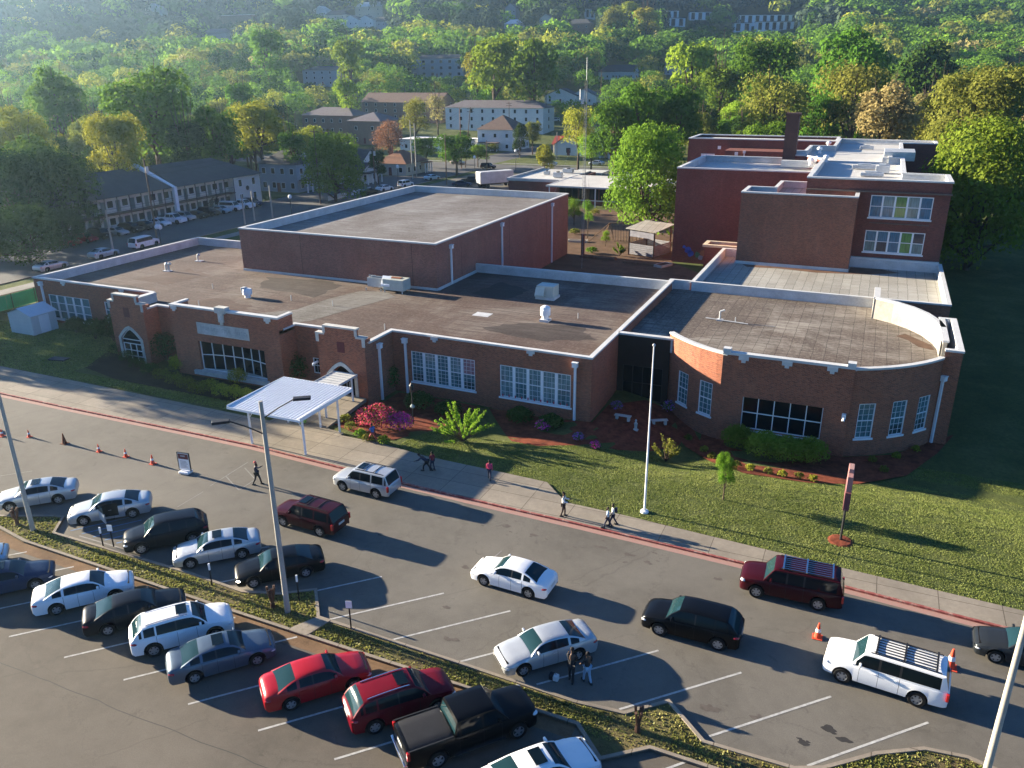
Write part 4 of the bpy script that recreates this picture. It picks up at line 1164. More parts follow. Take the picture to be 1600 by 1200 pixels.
def make_car(kind, extras=()):
    T = TYPES[kind]; L, W, H, r = T['L'], T['W'], T['H'], T['r']
    x0 = L / 2
    xf = x0 - T['fa']; xr = xf - T['wb']
    rt = bpy.data.objects.new('parked_car', None); COL.objects.link(rt); rt.empty_display_size = .3
    ar = r + 0.07
    sta = {0.0, .004, .012, .03, .06, .10, .15, .2, .25, .3, .36, .42, .48, .54, .6, .66, .72, .78, .84, .9, .94, .97, .988, .996, 1.0}
    for xa in (xf, xr):
        for k in range(13): sta.add((x0 - (xa + ar * 1.02 * math.cos(math.pi * k / 12))) / L)
    if kind == 'pickup': sta |= {.648, .652}
    seams = [T['ws'][1] - .02] + [(a + b) / 2 for a, b in T['pil'][:2]]
    if kind == 'pickup': seams = [.30, .44, .62]
    sm = [s for s in seams]
    for s in sm: sta |= {s - .0016, s + .0016}
    sta = sorted(sta)
    sta = [s for i, s in enumerate(sta) if i == 0 or s - sta[i - 1] > 0.0009]
    hw = lambda t: W / 2 * float(np.interp(t, [0, .004, .012, .03, .07, .14, .3, .75, .9, .96, .985, .996, 1], [.60, .74, .84, .91, .96, .985, 1, 1, .98, .95, .9, .84, .74]))
    belt = lambda t: lerp_list(T['top'], min(max(t, T['ws'][0]), T['roof'][-1][0]))
    sb = 0.21 if kind in ('sedan',) else (0.25 if kind == 'crossover' else 0.32)

    def sill(t):
        x = x0 - t * L; z = float(np.interp(t, [0, .004, .03, .97, .996, 1], [.42, .32, sb, sb, .34, .44]))
        for xa in (xf, xr):
            d = abs(x - xa)
            if d < ar: z = max(z, r + math.sqrt(ar * ar - d * d))
        return z
    body = MB(); prev = None; rows = []
    for t in sta:
        x = x0 - t * L; w = hw(t); tp = lerp_list(T['top'], t); s = sill(t)
        bow = 1.0
        pts = [(w * .86, s), (w * .975, s + .03), (w, max(s + .05, .50)), (w * .998, max(s + .07, .66)), (w * .975, max(s + .09, tp - .14)), (w * .93, max(s + .1, tp - .045)), (w * .84, max(s + .105, tp)), (w * .45, max(s + .11, tp + .025)), (0, max(s + .11, tp + .03))]
        ring = [(x, y, z) for y, z in pts] + [(x, -y, z) for y, z in pts[-2::-1]]
        rows.append(ring)
    nv = len(rows[0])
    for ring in rows: body.v += ring
    for i in range(len(rows) - 1):
        tm = (sta[i] + sta[i + 1]) / 2
        seam = any(abs(tm - s) < .0015 for s in sm)
        for k in range(nv - 1):
            a = i * nv + k
            m = 0
            side = k < 5 or k >= nv - 6
            if seam and side: m = 1
            if (k == 0 or k == nv - 2): m = 1
            if kind == 'pickup' and .66 < tm < .975 and 5 <= k < nv - 6: m = 2
            body.f.append((a, a + 1, a + nv + 1, a + nv)); body.m.append(m)
    body.ngon(rows[0], 0); body.ngon(rows[-1][::-1], 0)
    # cabin
    hm = H - belt(.5); c0, c1 = T['roof'][0][0], T['roof'][-1][0]
    cs = {c0, c1, *T['ws'], *T['rw']}
    for a, b in T['pil']: cs |= {a, b}
    cs |= set(np.linspace(c0, c1, 22).tolist()); cs = sorted(cs)
    cs = [s for i, s in enumerate(cs) if i == 0 or s - cs[i - 1] > 0.004]
    ws_g, rw_g = MB(), MB(); sides = {}; cr = []
    fr = [.0, .07, .30, .55, .80, .90, 1.0]
    for t in cs:
        x = x0 - t * L; b = belt(t) - .02; h = max(0.0, lerp_list(T['roof'], t)) / 1.04 * (H - b - .02) + .0
        # rounder curve near the header
        wb_ = hw(t) * .925; fh = min(1, h / hm); wt = wb_ - (wb_ - W / 2 * T['wt']) * fh
        pts = []
        for f in fr: pts.append((wb_ + (wt - wb_) * f + .012 * math.sin(f * math.pi), b + h * f * .93))
        pts += [(wt * .90, b + h * .985), (wt * .6, b + h * 1.0 + .01 * fh), (wt * .3, b + h + .018 * fh), (0, b + h + .02 * fh)]
        cr.append([(x, y, z) for y, z in pts] + [(x, -y, z) for y, z in pts[-2::-1]])
    nc = len(cr[0])
    mbs = {'body': body, 'ws': ws_g, 'rw': rw_g}
    for i in range(len(cr) - 1):
        tm = (cs[i] + cs[i + 1]) / 2
        hgt = lerp_list(T['roof'], tm)
        for k in range(nc - 1):
            kk = k if k < nc // 2 else nc - 2 - k
            tgt, m = 'body', 0
            if kk == 0: tgt, m = 'body', 0
            elif kk <= 4:
                inp = any(a < tm < b for a, b in T['pil'])
                lim = (.38, .35)
                if inp: tgt, m = 'body', (1 if kind != 'pickup' and tm < .66 else 0)
                elif hgt > (.42 if tm < .45 else (.55 if kind == 'sedan' else .62)): tgt = 'side'
            elif kk == 5: tgt, m = 'body', 0
            else:
                if tm < T['ws'][1] and tm > T['ws'][0] + .004 and kk >= 7: tgt = 'ws'
                elif tm > T['rw'][0] and tm < T['rw'][1] and kk >= 7: tgt = 'rw'
            g = mbs[tgt] if tgt != 'side' else sides.setdefault((k == kk, sum(tm > (a + b) / 2 for a, b in T['pil'])), MB())
            g.quad(cr[i][k], cr[i][k + 1], cr[i + 1][k + 1], cr[i + 1][k], m if tgt == 'body' else 0)
    ob = body.build('body', [P['white'], 'trimblack', 'vinyl'], rt, local=True)
    me = ob.data; bm = bmesh.new(); bm.from_mesh(me); bmesh.ops.remove_doubles(bm, verts=bm.verts, dist=0.0015); bmesh.ops.recalc_face_normals(bm, faces=bm.faces)
    bm.to_mesh(me); bm.free(); me.polygons.foreach_set('use_smooth', [True] * len(me.polygons)); me.set_sharp_from_angle(angle=R(32))
    for g, nm in (*[(q, 'side_window') for q in sides.values()], (ws_g, 'windshield'), (rw_g, 'rear_window')):
        if not g.v: continue
        o = g.build(nm, 'glass_car' if nm == 'side_window' else 'glass_windshield', rt, local=True); me = o.data
        bm = bmesh.new(); bm.from_mesh(me); bmesh.ops.remove_doubles(bm, verts=bm.verts, dist=0.0015); bmesh.ops.recalc_face_normals(bm, faces=bm.faces); bm.to_mesh(me); bm.free()
        me.polygons.foreach_set('use_smooth', [True] * len(me.polygons)); me.set_sharp_from_angle(angle=R(32))
    # dark underbody behind the wheels
    ub = MB(); ub.box(-L / 2 + .2, L / 2 - .2, -W / 2 + .26, W / 2 - .26, .22, .80); ub.build('underbody', 'darkgap', rt, local=True)
    # wheels
    wt_ = MB(); prof = [(r * .62, -.11), (r * .94, -.11), (r, -.08), (r, .08), (r * .94, .11), (r * .62, .11)]
    wt_.lathe(prof, axis='y', n=22, cap=False); wme = wt_
    rim = MB(); rim.lathe([(r * .64, -.1), (r * .56, -.098), (r * .55, -.05)], axis='y', n=18, m=0, cap=False); rim.lathe([(r * .16, -.085), (r * .14, -.1)], axis='y', n=10)
    nsp = 5 if kind in ('sedan', 'suv', 'pickup') else 6
    for k in range(nsp):
        a = 2 * math.pi * k / nsp
        c, s = math.cos(a), math.sin(a); w = .045
        w *= 1.3; q = [(-s * w, c * w), (s * w, -c * w)]
        pa = [(c * r * .1 + dx, -.098, s * r * .1 + dz) for dx, dz in q]; pb = [(c * r * .62 + dx * .8, -.088, s * r * .62 + dz * .8) for dx, dz in q]
        rim.quad(pa[0], pa[1], pb[1], pb[0])
    rim.lathe([(r * .60, -.055), (r * .6, -.05)], axis='y', n=16, m=1)
    first = None
    for sx in (xf, xr):
        for sy in (-1, 1):
            if first is None:
                w = wme.build('wheel', 'rubber', rt, local=True, smooth=True); rm = rim.build('rim', ['rim', 'trimblack'], w, local=True); first = w, rm
            else:
                w = first[0].copy(); COL.objects.link(w); w.parent = rt
                q = first[1].copy(); COL.objects.link(q); q.parent = w
            w.location = (sx, sy * (W / 2 - .125), r); w.rotation_euler = (0, random.uniform(0, 1), 0) if sy < 0 else (0, random.uniform(0, 1), math.pi)
    # lamps
    def blob(nm, mat, c, rx, ry, rz, rot=0):
        m = MB(); n = 10
        m.lathe([(math.sin(math.pi * k / 6) * 1.0, -math.cos(math.pi * k / 6)) for k in range(7)], n=n)
        m.v = [(c[0] + (x * math.cos(rot) * rx - y * math.sin(rot) * ry), c[1] + (x * math.sin(rot) * rx + y * math.cos(rot) * ry), c[2] + z * rz) for x, y, z in m.v]
        return m.build(nm, mat, rt, local=True, smooth=True)
    tf = lerp_list(T['top'], .03); tr = lerp_list(T['top'], .97)
    for s in (-1, 1):
        blob('headlight', 'lamp_clear', (x0 - .20, s * (W / 2 - .20), tf - .15), .17, .16, .075 if kind in ('sedan', 'crossover') else .10, -s * .5)
        zt = tr - .22 if kind != 'suv' else tr - .2
        if kind in ('sedan', 'crossover'): blob('tail_light', 'lamp_red', (-x0 + .19, s * (W / 2 - .15), tr - .18), .17, .12, .085, s * .5)
        else:
            m = MB(); m.box(-x0 - .005, -x0 + .12, s * (W / 2 - .09) - .075, s * (W / 2 - .09) + .075, tr - .42, tr - .04); m.build('tail_light', 'lamp_red', rt, local=True, bevel=.02)
        mz = belt(T['ws'][0]) + .06; mx = x0 - L * (T['ws'][0] + .075)
        m = MB(); m.box(mx - .05, mx + .06, s * (W / 2 - .05) - .07 * (1 if s < 0 else 1), s * (W / 2 - .05) + .17 * s if s > 0 else s * (W / 2 - .05) + .05, mz, mz + .13)
        m.v = [(x, y if s > 0 else y - .1 * (0 if abs(y) < W / 2 else 1), z) for x, y, z in m.v]
        m.build('mirror', P['white'], rt, local=True, bevel=.03)
    m = MB(); m.box(x0 - .10, x0 + .012, -W * .24, W * .24, .46, tf - .16)
    for k in range(3): m.box(x0 + .0125, x0 + .02, -W * .23, W * .23, .5 + k * (tf - .68) / 3, .52 + k * (tf - .68) / 3, 1)
    m.build('grille', ['trimblack', 'chrome'], rt, local=True)
    m = MB(); m.box(-x0 - .012, -x0 + .05, -.26, .26, tr - .34, tr - .20, 0); m.build('number_plate', 'plate', rt, local=True)
    hd = MB()
    for s in (-1, 1):
        for t in (seams[1] - .035, (seams[2] if len(seams) > 2 else seams[1] + .2) - .035):
            x = x0 - t * L; hd.box(x - .09, x + .09, s * W / 2 * .985 - .02, s * W / 2 * .985 + .02, belt(t) - .17, belt(t) - .135)
    hd.build('door_handle', P['white'], rt, local=True)
    zr = H + .0
    if kind in ('suv', 'long_suv') or 'rails' in extras:
        a, b = T['ws'][1] + .05, T['rw'][0] - .04; m = MB()
        for s in (-1, 1):
            if s > 0 and 'bars' not in extras: m.build('roof_rail', 'chrome' if 'chromerail' in extras else 'trimblack', rt, local=True); m = MB()
            y = s * W / 2 * (T['wt'] - .10)
            zz = lambda t: belt(t) - .02 + lerp_list(T['roof'], t) / 1.04 * (H - belt(t) - .0) + .03
            ts = np.linspace(a, b, 5)
            for p, q in zip(ts[:-1], ts[1:]): m.tube((x0 - p * L, y, zz(p)), (x0 - q * L, y, zz(q)), .022, n=6)
            for t in (a, b): m.tube((x0 - t * L, y, zz(t) - .08), (x0 - t * L, y, zz(t)), .02, n=5)
        if 'bars' in extras:
            for t in (.55, .72): m.tube((x0 - t * L, -W * .33, zz(t) + .01), (x0 - t * L, W * .33, zz(t) + .01), .02, n=6)
        m.build('roof_rail', 'chrome' if 'chromerail' in extras else 'trimblack', rt, local=True)
    if 'sunroof' in extras:
        a, b = T['ws'][1] + .045, T['ws'][1] + .15
        m = MB(); zz = lambda t: belt(t) - .02 + lerp_list(T['roof'], t) / 1.04 * (H - belt(t)) + .045
        m.quad((x0 - a * L, -.42, zz(a)), (x0 - b * L, -.42, zz(b)), (x0 - b * L, .42, zz(b)), (x0 - a * L, .42, zz(a)))
        m.build('sunroof', 'glass_car', rt, local=True)
    if kind == 'pickup':
        m = MB()
        for s in (-1, 1): m.box(-x0 + .05, -x0 + L * .34, s * (W / 2 * .93) - .03, s * (W / 2 * .93) + .03, 1.31, 1.345)
        m.box(-x0 - .03, -x0 + .05, -W * .44, W * .44, .55, .70); m.build('bed_rail', 'trimblack', rt, local=True)
        m = MB(); m.box(-x0 - .14, -x0 + .02, -W * .46, W * .46, .48, .66); m.build('rear_bumper', 'chrome', rt, local=True, bevel=.03)
        m = MB()
        for s in (-1, 1): m.box(xr + .7, xf - .6, s * (W / 2 + .02) - .05, s * (W / 2 + .02) + .05, .36, .41)
        m.build('side_step', 'chrome', rt, local=True)
    return rt


PROTO = {}
for key, kind, ex in (('sedan', 'sedan', ()), ('sedan_sr', 'sedan', ('sunroof',)), ('crossover', 'crossover', ('rails', 'chromerail', 'sunroof')), ('crossover_plain', 'crossover', ()),
                      ('suv', 'suv', ('bars', 'sunroof')), ('long_suv', 'long_suv', ()), ('pickup', 'pickup', ())):
    PROTO[key] = make_car(kind, ex)
USED = set()
index_children()


def place_car(key, x, y, head, colour, label, cat='car', group=None, name='parked_car', z=0.006, scale=None):
    src = PROTO[key]
    if key in USED:
        c = copy_tree(src)
    else:
        c = src; USED.add(key)
        PROTO[key + '_src'] = src
    c.name = name
    c.location = (x, y, z); c.rotation_euler.z = R(head)
    if scale: c.scale = scale
    tag(c, label, cat, group)
    todo.append((c, colour))
    return c


todo = []


def from_wheels(key, fx, fy, rx, ry, side, *a, **k):
    """place by the two near-side tyre contact points; side=+1 if the near side is the car's left"""
    T = TYPES[{'sedan_sr': 'sedan', 'crossover_plain': 'crossover'}.get(key, key)]
    h = math.atan2(fy - ry, fx - rx); mx, my = (fx + rx) / 2, (fy + ry) / 2
    off = T['W'] / 2 - .06
    nx, ny = math.sin(h) * side, -math.cos(h) * side       # from left wheels towards the centre line
    shift = (T['fa'] + T['wb'] / 2) - T['L'] / 2            # axle midpoint ahead of centre when negative
    cx = mx + nx * off + math.cos(h) * shift; cy = my + ny * off + math.sin(h) * shift
    return place_car(key, cx, cy, math.degrees(h), *a, **k)


G1, G2, G3, G4 = 'cars parked in the row beside the driveway', 'cars parked in the lower lot row', 'cars in the drop-off lane', 'cars parked in front of the motel'
# upper row, noses to the median
from_wheels('sedan_sr', -48.34, 28.72, -46.28, 30.72, 1, 'silver', 'silver sedan with sunroof, leftmost in the row beside the driveway', group=G1)
cdoor = from_wheels('sedan', -42.5, 29.26, -40.2, 31.4, 1, 'silver', 'silver white sedan with its driver door open, in the blue marked bay', group=G1)
from_wheels('crossover_plain', -36.5, 28.39, -34.55, 30.5, 1, 'charcoal', 'shiny black crossover between the open-door sedan and a silver sedan', group=G1)
from_wheels('sedan_sr', -32.69, 28.41, -30.7, 30.32, 1, 'silver', 'pale silver sedan with dark sunroof left of the black sedan by the lamp pole', group=G1)
from_wheels('sedan', -28.15, 28.31, -26.1, 30.3, 1, 'black', 'black sedan with a lit headlight behind the tall lamp pole', group=G1)
from_wheels('sedan', -11.91, 27.74, -9.9, 29.8, 1, 'silver', 'silver sedan with two people standing at its side', group=G1)
# lower row, noses to the median
D = R(49)
for key, rx, ry, col, lab in (
        ('sedan_sr', -40.9, 21.4, 'navy', 'dark blue sedan with sunroof at the left edge of the lower row'),
        ('sedan', -45.0, 21.6, 'ice', 'pale blue car cut by the left edge of the picture'),
        ('sedan', -36.0, 22.4, 'white', 'white sedan between the dark blue and the black sedan, lower row'),
        ('sedan', -32.15, 22.25, 'charcoal', 'black sedan between the white sedan and the white SUV'),
        ('crossover', -28.8, 22.0, 'white', 'white SUV with roof rails and a dark sunroof, lower row'),
        ('sedan_sr', -25.61, 21.35, 'slate', 'slate blue sedan with a glass roof next to the white SUV'),
        ('sedan', -20.45, 21.75, 'red', 'bright red sedan between slate blue sedan and dark red crossover'),
        ('crossover', -16.3, 22.05, 'darkred', 'dark red crossover with silver roof rails beside the black pickup'),
        ('pickup', -12.96, 21.51, 'black', 'black crew cab pickup truck with a black bed cover'),
        ('sedan_sr', -9.15, 20.85, 'white', 'white sedan with sunroof at the bottom edge of the picture'),
        ('sedan', -3.4, 20.3, 'black', 'black car whose roof shows at the bottom edge beside the median corner')):
    T = TYPES[{'sedan_sr': 'sedan'}.get(key, key)]
    from_wheels(key, rx + T['wb'] * math.cos(D), ry + T['wb'] * math.sin(D), rx, ry, -1, col, lab, group=G2, name='parked_pickup' if key == 'pickup' else 'parked_car', cat='pickup truck' if key == 'pickup' else 'car')
# driveway
from_wheels('suv', -30.08, 39.44, -27.38, 39.4, 1, 'silver', 'silver boxy SUV stopped at the kerb near the canopy', group=G3)
from_wheels('suv', -30.83, 34.2, -27.98, 34.1, 1, 'maroon', 'maroon SUV behind the lamp pole in the driveway', group=G3, scale=(1.06, 1.03, 1.0))
from_wheels('sedan', -16.66, 33.42, -13.99, 33.32, 1, 'white', 'white sedan driving alone in the middle of the driveway', group=G3, scale=(.96, .98, 1.0))
from_wheels('crossover_plain', -6.81, 33.09, -4.0, 33.11, 1, 'black', 'black crossover in the middle of the driveway', group=G3, scale=(1.02, 1, 1))
from_wheels('long_suv', -2.89, 38.16, 0.2, 38.27, 1, 'maroon', 'large maroon SUV with roof strips waiting at the red kerb', group=G3, scale=(.95, 1, 1))
from_wheels('long_suv', 1.53, 33.12, 4.81, 32.80, 1, 'white', 'long white SUV with a ribbed roof rack beside the orange cone', group=G3)
from_wheels('sedan', 8.2, 37.36, 10.98, 37.3, 1, 'grey', 'dark grey sedan cut by the right edge of the picture', group=G3)
place_car('long_suv', -70.3, 36.7, 180, 'white', 'white SUV waiting outside the left edge whose shadow falls on the driveway', group=G3)
# street and motel
place_car('long_suv', -108.7, 96.4, 92, 'white', 'white SUV parked in the street behind the wing roof', group='cars along the street', name='parked_car')
place_car('sedan', -108.7, 88.4, 92, 'ice', 'pale sedan parked in the street in front of the white SUV', group='cars along the street')
place_car('sedan', -108.5, 79.0, 92, 'silver', 'silver car parked in the street above the left parapet', group='cars along the street')
ML = [('red', 'sedan', 'red car leftmost in the motel row'), ('red', 'sedan', 'second red car in the motel row from the left'), ('black', 'suv', 'black SUV beside the red cars at the motel stairs'),
      ('silver', 'sedan', 'silver sedan right of the short street pole at the motel'), ('black', 'crossover_plain', 'black crossover left of the tall pole at the motel'), ('grey', 'sedan', 'grey sedan hidden partly by the tall pole'),
      ('white', 'sedan', 'white sedan beside the white pickup at the motel'), ('white', 'pickup', 'white pickup truck in the middle of the motel row'), ('silver', 'suv', 'silver SUV right of the white pickup at the motel'),
      ('black', 'sedan', 'black car right of the silver SUV at the motel'), ('charcoal', 'crossover_plain', 'charcoal car beneath the motel balcony stairs'), ('ice', 'sedan', 'pale blue sedan at the motel near the white SUV'),
      ('white', 'long_suv', 'white SUV at the end of the motel balcony'), ('white', 'pickup', 'white pickup in front of the white motel end wall'), ('navy', 'suv', 'dark SUV last in the motel row at the right')]
for i, (c, k, lb) in enumerate(ML):
    place_car(k, -122.2, 93.0 + 3.25 * i, 2 + (i * 37 % 5), c, lb, group=G4, cat='pickup truck' if k == 'pickup' else 'car')
for key, px, py, hd, c, lb in (('sedan', 601, 298, 80, 'white', 'white car behind the gym roof left of another white car'), ('suv', 634, 292, 80, 'white', 'white SUV parked by the fence, right of the white car'), ('sedan', 577, 303, 80, 'grey', 'dark car parked in front of the small white porch'),
                            ('sedan', 675, 281, 75, 'ice', 'pale car in the street by the house with orange roof'), ('sedan', 716, 257, 0, 'champagne', 'tan car crossing at the street junction'), ('suv', 763, 264, 0, 'maroon', 'dark maroon car at the junction behind a street pole'),
                            ('sedan', 858, 259, 180, 'white', 'white sedan passing in front of the red-roofed house'), ('sedan', 722, 291, 20, 'navy', 'dark car beside the trailer behind the gym'), ('sedan', 932, 258, 180, 'silver', 'silver car in front of the second red-roofed house'),
                            ('suv', 868, 190, 200, 'white', 'white SUV parked uphill beside the white apartments'), ('pickup', 738, 287, 200, 'black', 'black pickup parked beside the white trailer')):
    x, y, z = spot(px, py)
    place_car(key, x, y, hd, c, lb, group='cars in the streets beyond the gym', z=z + .01, cat='pickup truck' if key == 'pickup' else 'car')

index_children()
for c, colour in todo:
    for ch in kids(c):
        if ch.data is None: continue
        for sl_ in ch.material_slots:
            if sl_.material == P['white']:
                sl_.link = 'OBJECT'; sl_.material = P[colour]
# far copies: drop the small parts that cannot be seen there
def drop(o):
    for ch in kids(o): drop(ch)
    bpy.data.objects.remove(o, do_unlink=True)


for c, colour in todo:
    if c.location.y > 60:
        for ch in list(kids(c)):
            if ch.name.split('.')[0] in ('number_plate', 'door_handle', 'grille', 'roof_rail', 'underbody'): drop(ch)
            elif ch.name.split('.')[0] == 'wheel':
                for g in list(kids(ch)): drop(g)
index_children()
# open driver door of the silver sedan and a person inside
dm = MB(); dm.box(-.52, .5, -.03, .03, .32, .95, 0); dm.box(-.45, .35, -.02, .02, .95, 1.36, 1); dm.box(-.5, .45, .031, .045, .38, .9, 2)
dr = dm.build('open_door', [P['silver'], 'glass_car', 'membrane'], cdoor, local=True, bevel=.015)
dr.location = (0.38, 1.18, 0); dr.rotation_euler.z = R(-62)
MB().box(-.55, .42, .90, .925, .42, 1.28).build('door_opening', 'darkgap', cdoor, local=True)
# roof rack strips on the large SUVs
for o, colour in todo:
    if 'large maroon' in o['label'] or 'long white SUV' in o['label']:
        m = MB(); zz = 1.925
        for k in range(7): m.box(-2.1, .55 if k % 6 else .6, -.60 + k * .2 - .02, -.60 + k * .2 + .02, zz, zz + .03)
        for x in (-2.05, -.7, .5): m.box(x - .04, x + .04, -.7, .7, zz - .005, zz + .055)
        m.build('roof_rack', 'trimblack' if 'white' in o['label'] else 'chrome', o, local=True)
M['sun_lamp'] = None
hl = NB('lit_headlight'); hl.b.inputs['Emission Color'].default_value = (1, .85, .7, 1); hl.b.inputs['Emission Strength'].default_value = 12; hl.done((1, .9, .8), .1)
for o, colour in todo:
    if 'lit headlight' in o['label']:
        h = [k for k in kids(o) if k.name.startswith('headlight')][1]
        for s_ in h.material_slots: s_.link = 'OBJECT'; s_.material = hl.m

# ------------------------------------------------------------------ things on the roofs
def unit(name, lab, cat, loc, group=None): return root(name, loc, lab, cat, group)


u = unit('rooftop_unit', 'pale green metal air unit with sloped hood in the shade of the roof', 'rooftop unit', (-30.1, 77.2, ZR))
MB().box(-.95, .95, -.8, .8, .25, 1.45).build('housing', 'hvac', u, local=True, bevel=.03)
m = MB(); m.quad((-1.0, -1.25, .5), (.0, -1.25, .5), (.0, -.81, 1.3), (-1.0, -.81, 1.3)); m.box(-1.0, 0, -1.2, -.805, .35, .52); m.build('hood', 'hvac', u, local=True)
MB().box(-1.05, 1.05, -.9, .9, 0, .25).build('kerb_frame', 'membrane', u, local=True)
u = unit('rooftop_unit', 'air unit with curved hood and open intake box against the gymnasium wall', 'rooftop unit', (-46.6, 73.4, ZR))
m = MB(); m.box(-1.0, 1.6, -.7, .9, .3, 1.5); m.build('housing', 'hvac', u, local=True, bevel=.04)
m = MB(); m.quad((-1.2, -.75, .9), (-.1, -.75, .9), (-.1, -.2, 1.75), (-1.2, -.2, 1.75)); m.box(-1.2, -.1, -.74, .3, .7, .9); m.build('hood', 'whitetrim', u, local=True)
m = MB(); m.box(-3.4, -1.02, .0, .12, .3, 1.3); m.box(-3.4, -1.02, .9, 1.02, .3, 1.3); m.box(-3.4, -3.28, .121, .899, .3, 1.3); m.box(-3.3, -1.02, .13, .89, .3, .5); m.build('duct_box', 'galv', u, local=True)
m = MB(); m.box(-.4, .9, -.1, .5, 1.5, 1.56); m.build('open_lid', mottled('rusty_lid', (.2, .07, .04), .4), u, local=True)
m = MB()
for x in (-3.2, -1.3, -.8, 1.4):
    for y in (-.6, .8): m.box(x - .05, x + .05, y - .05, y + .05, 0, .3)
m.build('leg', 'galv', u, local=True)
u = unit('roof_vent', 'round white mushroom vent on the sunlit roof', 'roof vent', (-27.2, 69.2, ZR))
MB().box(-.45, .45, -.45, .45, 0, .22).build('kerb_frame', 'membrane', u, local=True)
MB().lathe([(.33, .22), (.33, .55), (.48, .6), (.5, 1.1), (.42, 1.2), (.5, 1.24), (.42, 1.42), (.2, 1.52), (0, 1.55)], n=20).build('cowl', 'whitetrim', u, local=True, smooth=True)
GV = 'gooseneck vents on the roof'
for x, y, lb, s in ((-77.8, 71.6, 'twin curved vent pipe nearest the left parapet', .9), (-78.3, 77.4, 'single curved vent pipe near the back left parapet', .8)):
    u = unit('roof_vent', lb, 'roof vent', (x, y, ZR), GV)
    m = MB()
    for dx in (0, .45) if s == .9 else (0,):
        m.tube((dx, 0, 0), (dx, 0, .9 * s), .13, n=8); m.tube((dx, 0, .9 * s), (dx + .2, 0, 1.15 * s), .13, n=8); m.tube((dx + .2, 0, 1.15 * s), (dx + .38, 0, .95 * s), .13, n=8)
    m.build('pipe', 'galv', u, local=True, smooth=True)
    MB().box(-.3, .75, -.3, .3, 0, .1).build('flashing', 'membrane', u, local=True)
u = unit('roof_fan', 'tilted white fan housing on the roof above the name stone', 'roof fan', (-59.9, 65.4, ZR))
m = MB(); m.lathe([(.32, 0), (.32, .3), (.5, .35), (.52, .8), (.45, .95), (0, 1.0)], n=16); m.build('fan_cowl', 'whitetrim', u, local=True, smooth=True)
MB().box(-.5, -.02, -.4, .1, .5, 1.15).build('motor_cover', 'membrane', u, local=True, bevel=.05)
for x, y in ((-62.3, 60.8), (-54.8, 66.2), (-49.4, 66.0), (-66.2, 67.0), (-40.0, 61.0), (-24.6, 71.2)):
    u = MB().tube((0, 0, 0), (0, 0, .55), .05, n=6).build('vent_pipe', 'galv'); u.location = (x, y, ZR)
    tag(u, 'thin metal vent pipe standing on the brown roof', 'vent pipe', 'thin vent pipes on the roof')
u = unit('pipe_rack', 'small pipe and conduit rack on the round hall roof', 'roof pipes', (-11.6, 75.6, ZR + .02))
m = MB(); m.tube((-1.6, 0, .12), (2.4, -.6, .12), .05, n=6); m.tube((-.3, 0, .1), (-.3, 0, .9), .09, n=8); m.tube((-.3, 0, .9), (.1, 0, 1.05), .09, n=8); m.tube((1.2, -.3, .1), (1.2, -.3, .55), .05, n=6); m.build('pipe', 'galv', u, local=True)
MB().box(-.6, .0, -.25, .25, 0, .12).build('support_block', 'membrane', u, local=True)
GC = 'units on the classroom block roof'
for i, (px, py, w, d, h, lb) in enumerate(((1352, 265, 3.4, .9, .5, 'long low white roof unit near the front parapet'), (1378, 271, 1.7, 1.6, .9, 'white cube roof unit right of the long low unit'), (1354, 234, 2.2, .8, .5, 'flat grey roof unit in the middle of the pale roof'),
                                           (1376, 225, 2.2, .6, .4, 'flat grey roof unit far back on the pale roof'), (1362, 276, 2.8, 1.0, .4, 'low white duct right at the front parapet'))):
    x, y = at(px, py, CRF)
    u = unit('rooftop_unit', lb, 'rooftop unit', (x, y, CRF), GC)
    MB().box(-w / 2, w / 2, -d / 2, d / 2, .12, h + .12).build('housing', 'membrane', u, local=True, bevel=.04)
    m = MB(); m.box(-w * .3, w * .2, -d * .35, d * .35, h + .12, h + .3); m.box(-w * .45, -w * .38, -d * .3, d * .3, 0, .12); m.box(w * .38, w * .45, -d * .3, d * .3, 0, .12); m.build('fan_box', 'galv', u, local=True)
for i, (px, py) in enumerate(((1276, 256), (1290, 254), (1280, 240), (1294, 231), (1266, 259))):
    x, y = at(px, py, CRF)
    u = unit('roof_vent', ['white domed vent by the front roof step', 'tall white domed vent in the roof shade', 'small white domed vent near the chimney', 'white domed vent behind the chimney', 'squat vent beside the pale ledge'][i], 'roof vent', (x, y, CRF), 'domed vents on the classroom roof')
    MB().lathe([(.25, 0), (.25, .6), (.42, .65), (.42, .95), (.2, 1.1), (0, 1.12)], n=12).build('cowl', 'whitetrim', u, local=True, smooth=True)
    MB().box(-.4, .4, -.4, .4, 0, .1).build('kerb_frame', 'membrane', u, local=True)
u = unit('cooling_unit', 'stacked grey cooling units at the edge of the roof light well', 'rooftop unit', (2.0, 138, CRF))
for k in range(3): MB().box(-1.6, 2.6, -2.6 + 2.1 * k, -.9 + 2.1 * k, .2, 1.5).build('cooler', 'galv', u, local=True, bevel=.05)
MB().box(-1.7, -.4, -4.3, -2.7, 0, .8).build('base_box', 'membrane', u, local=True)

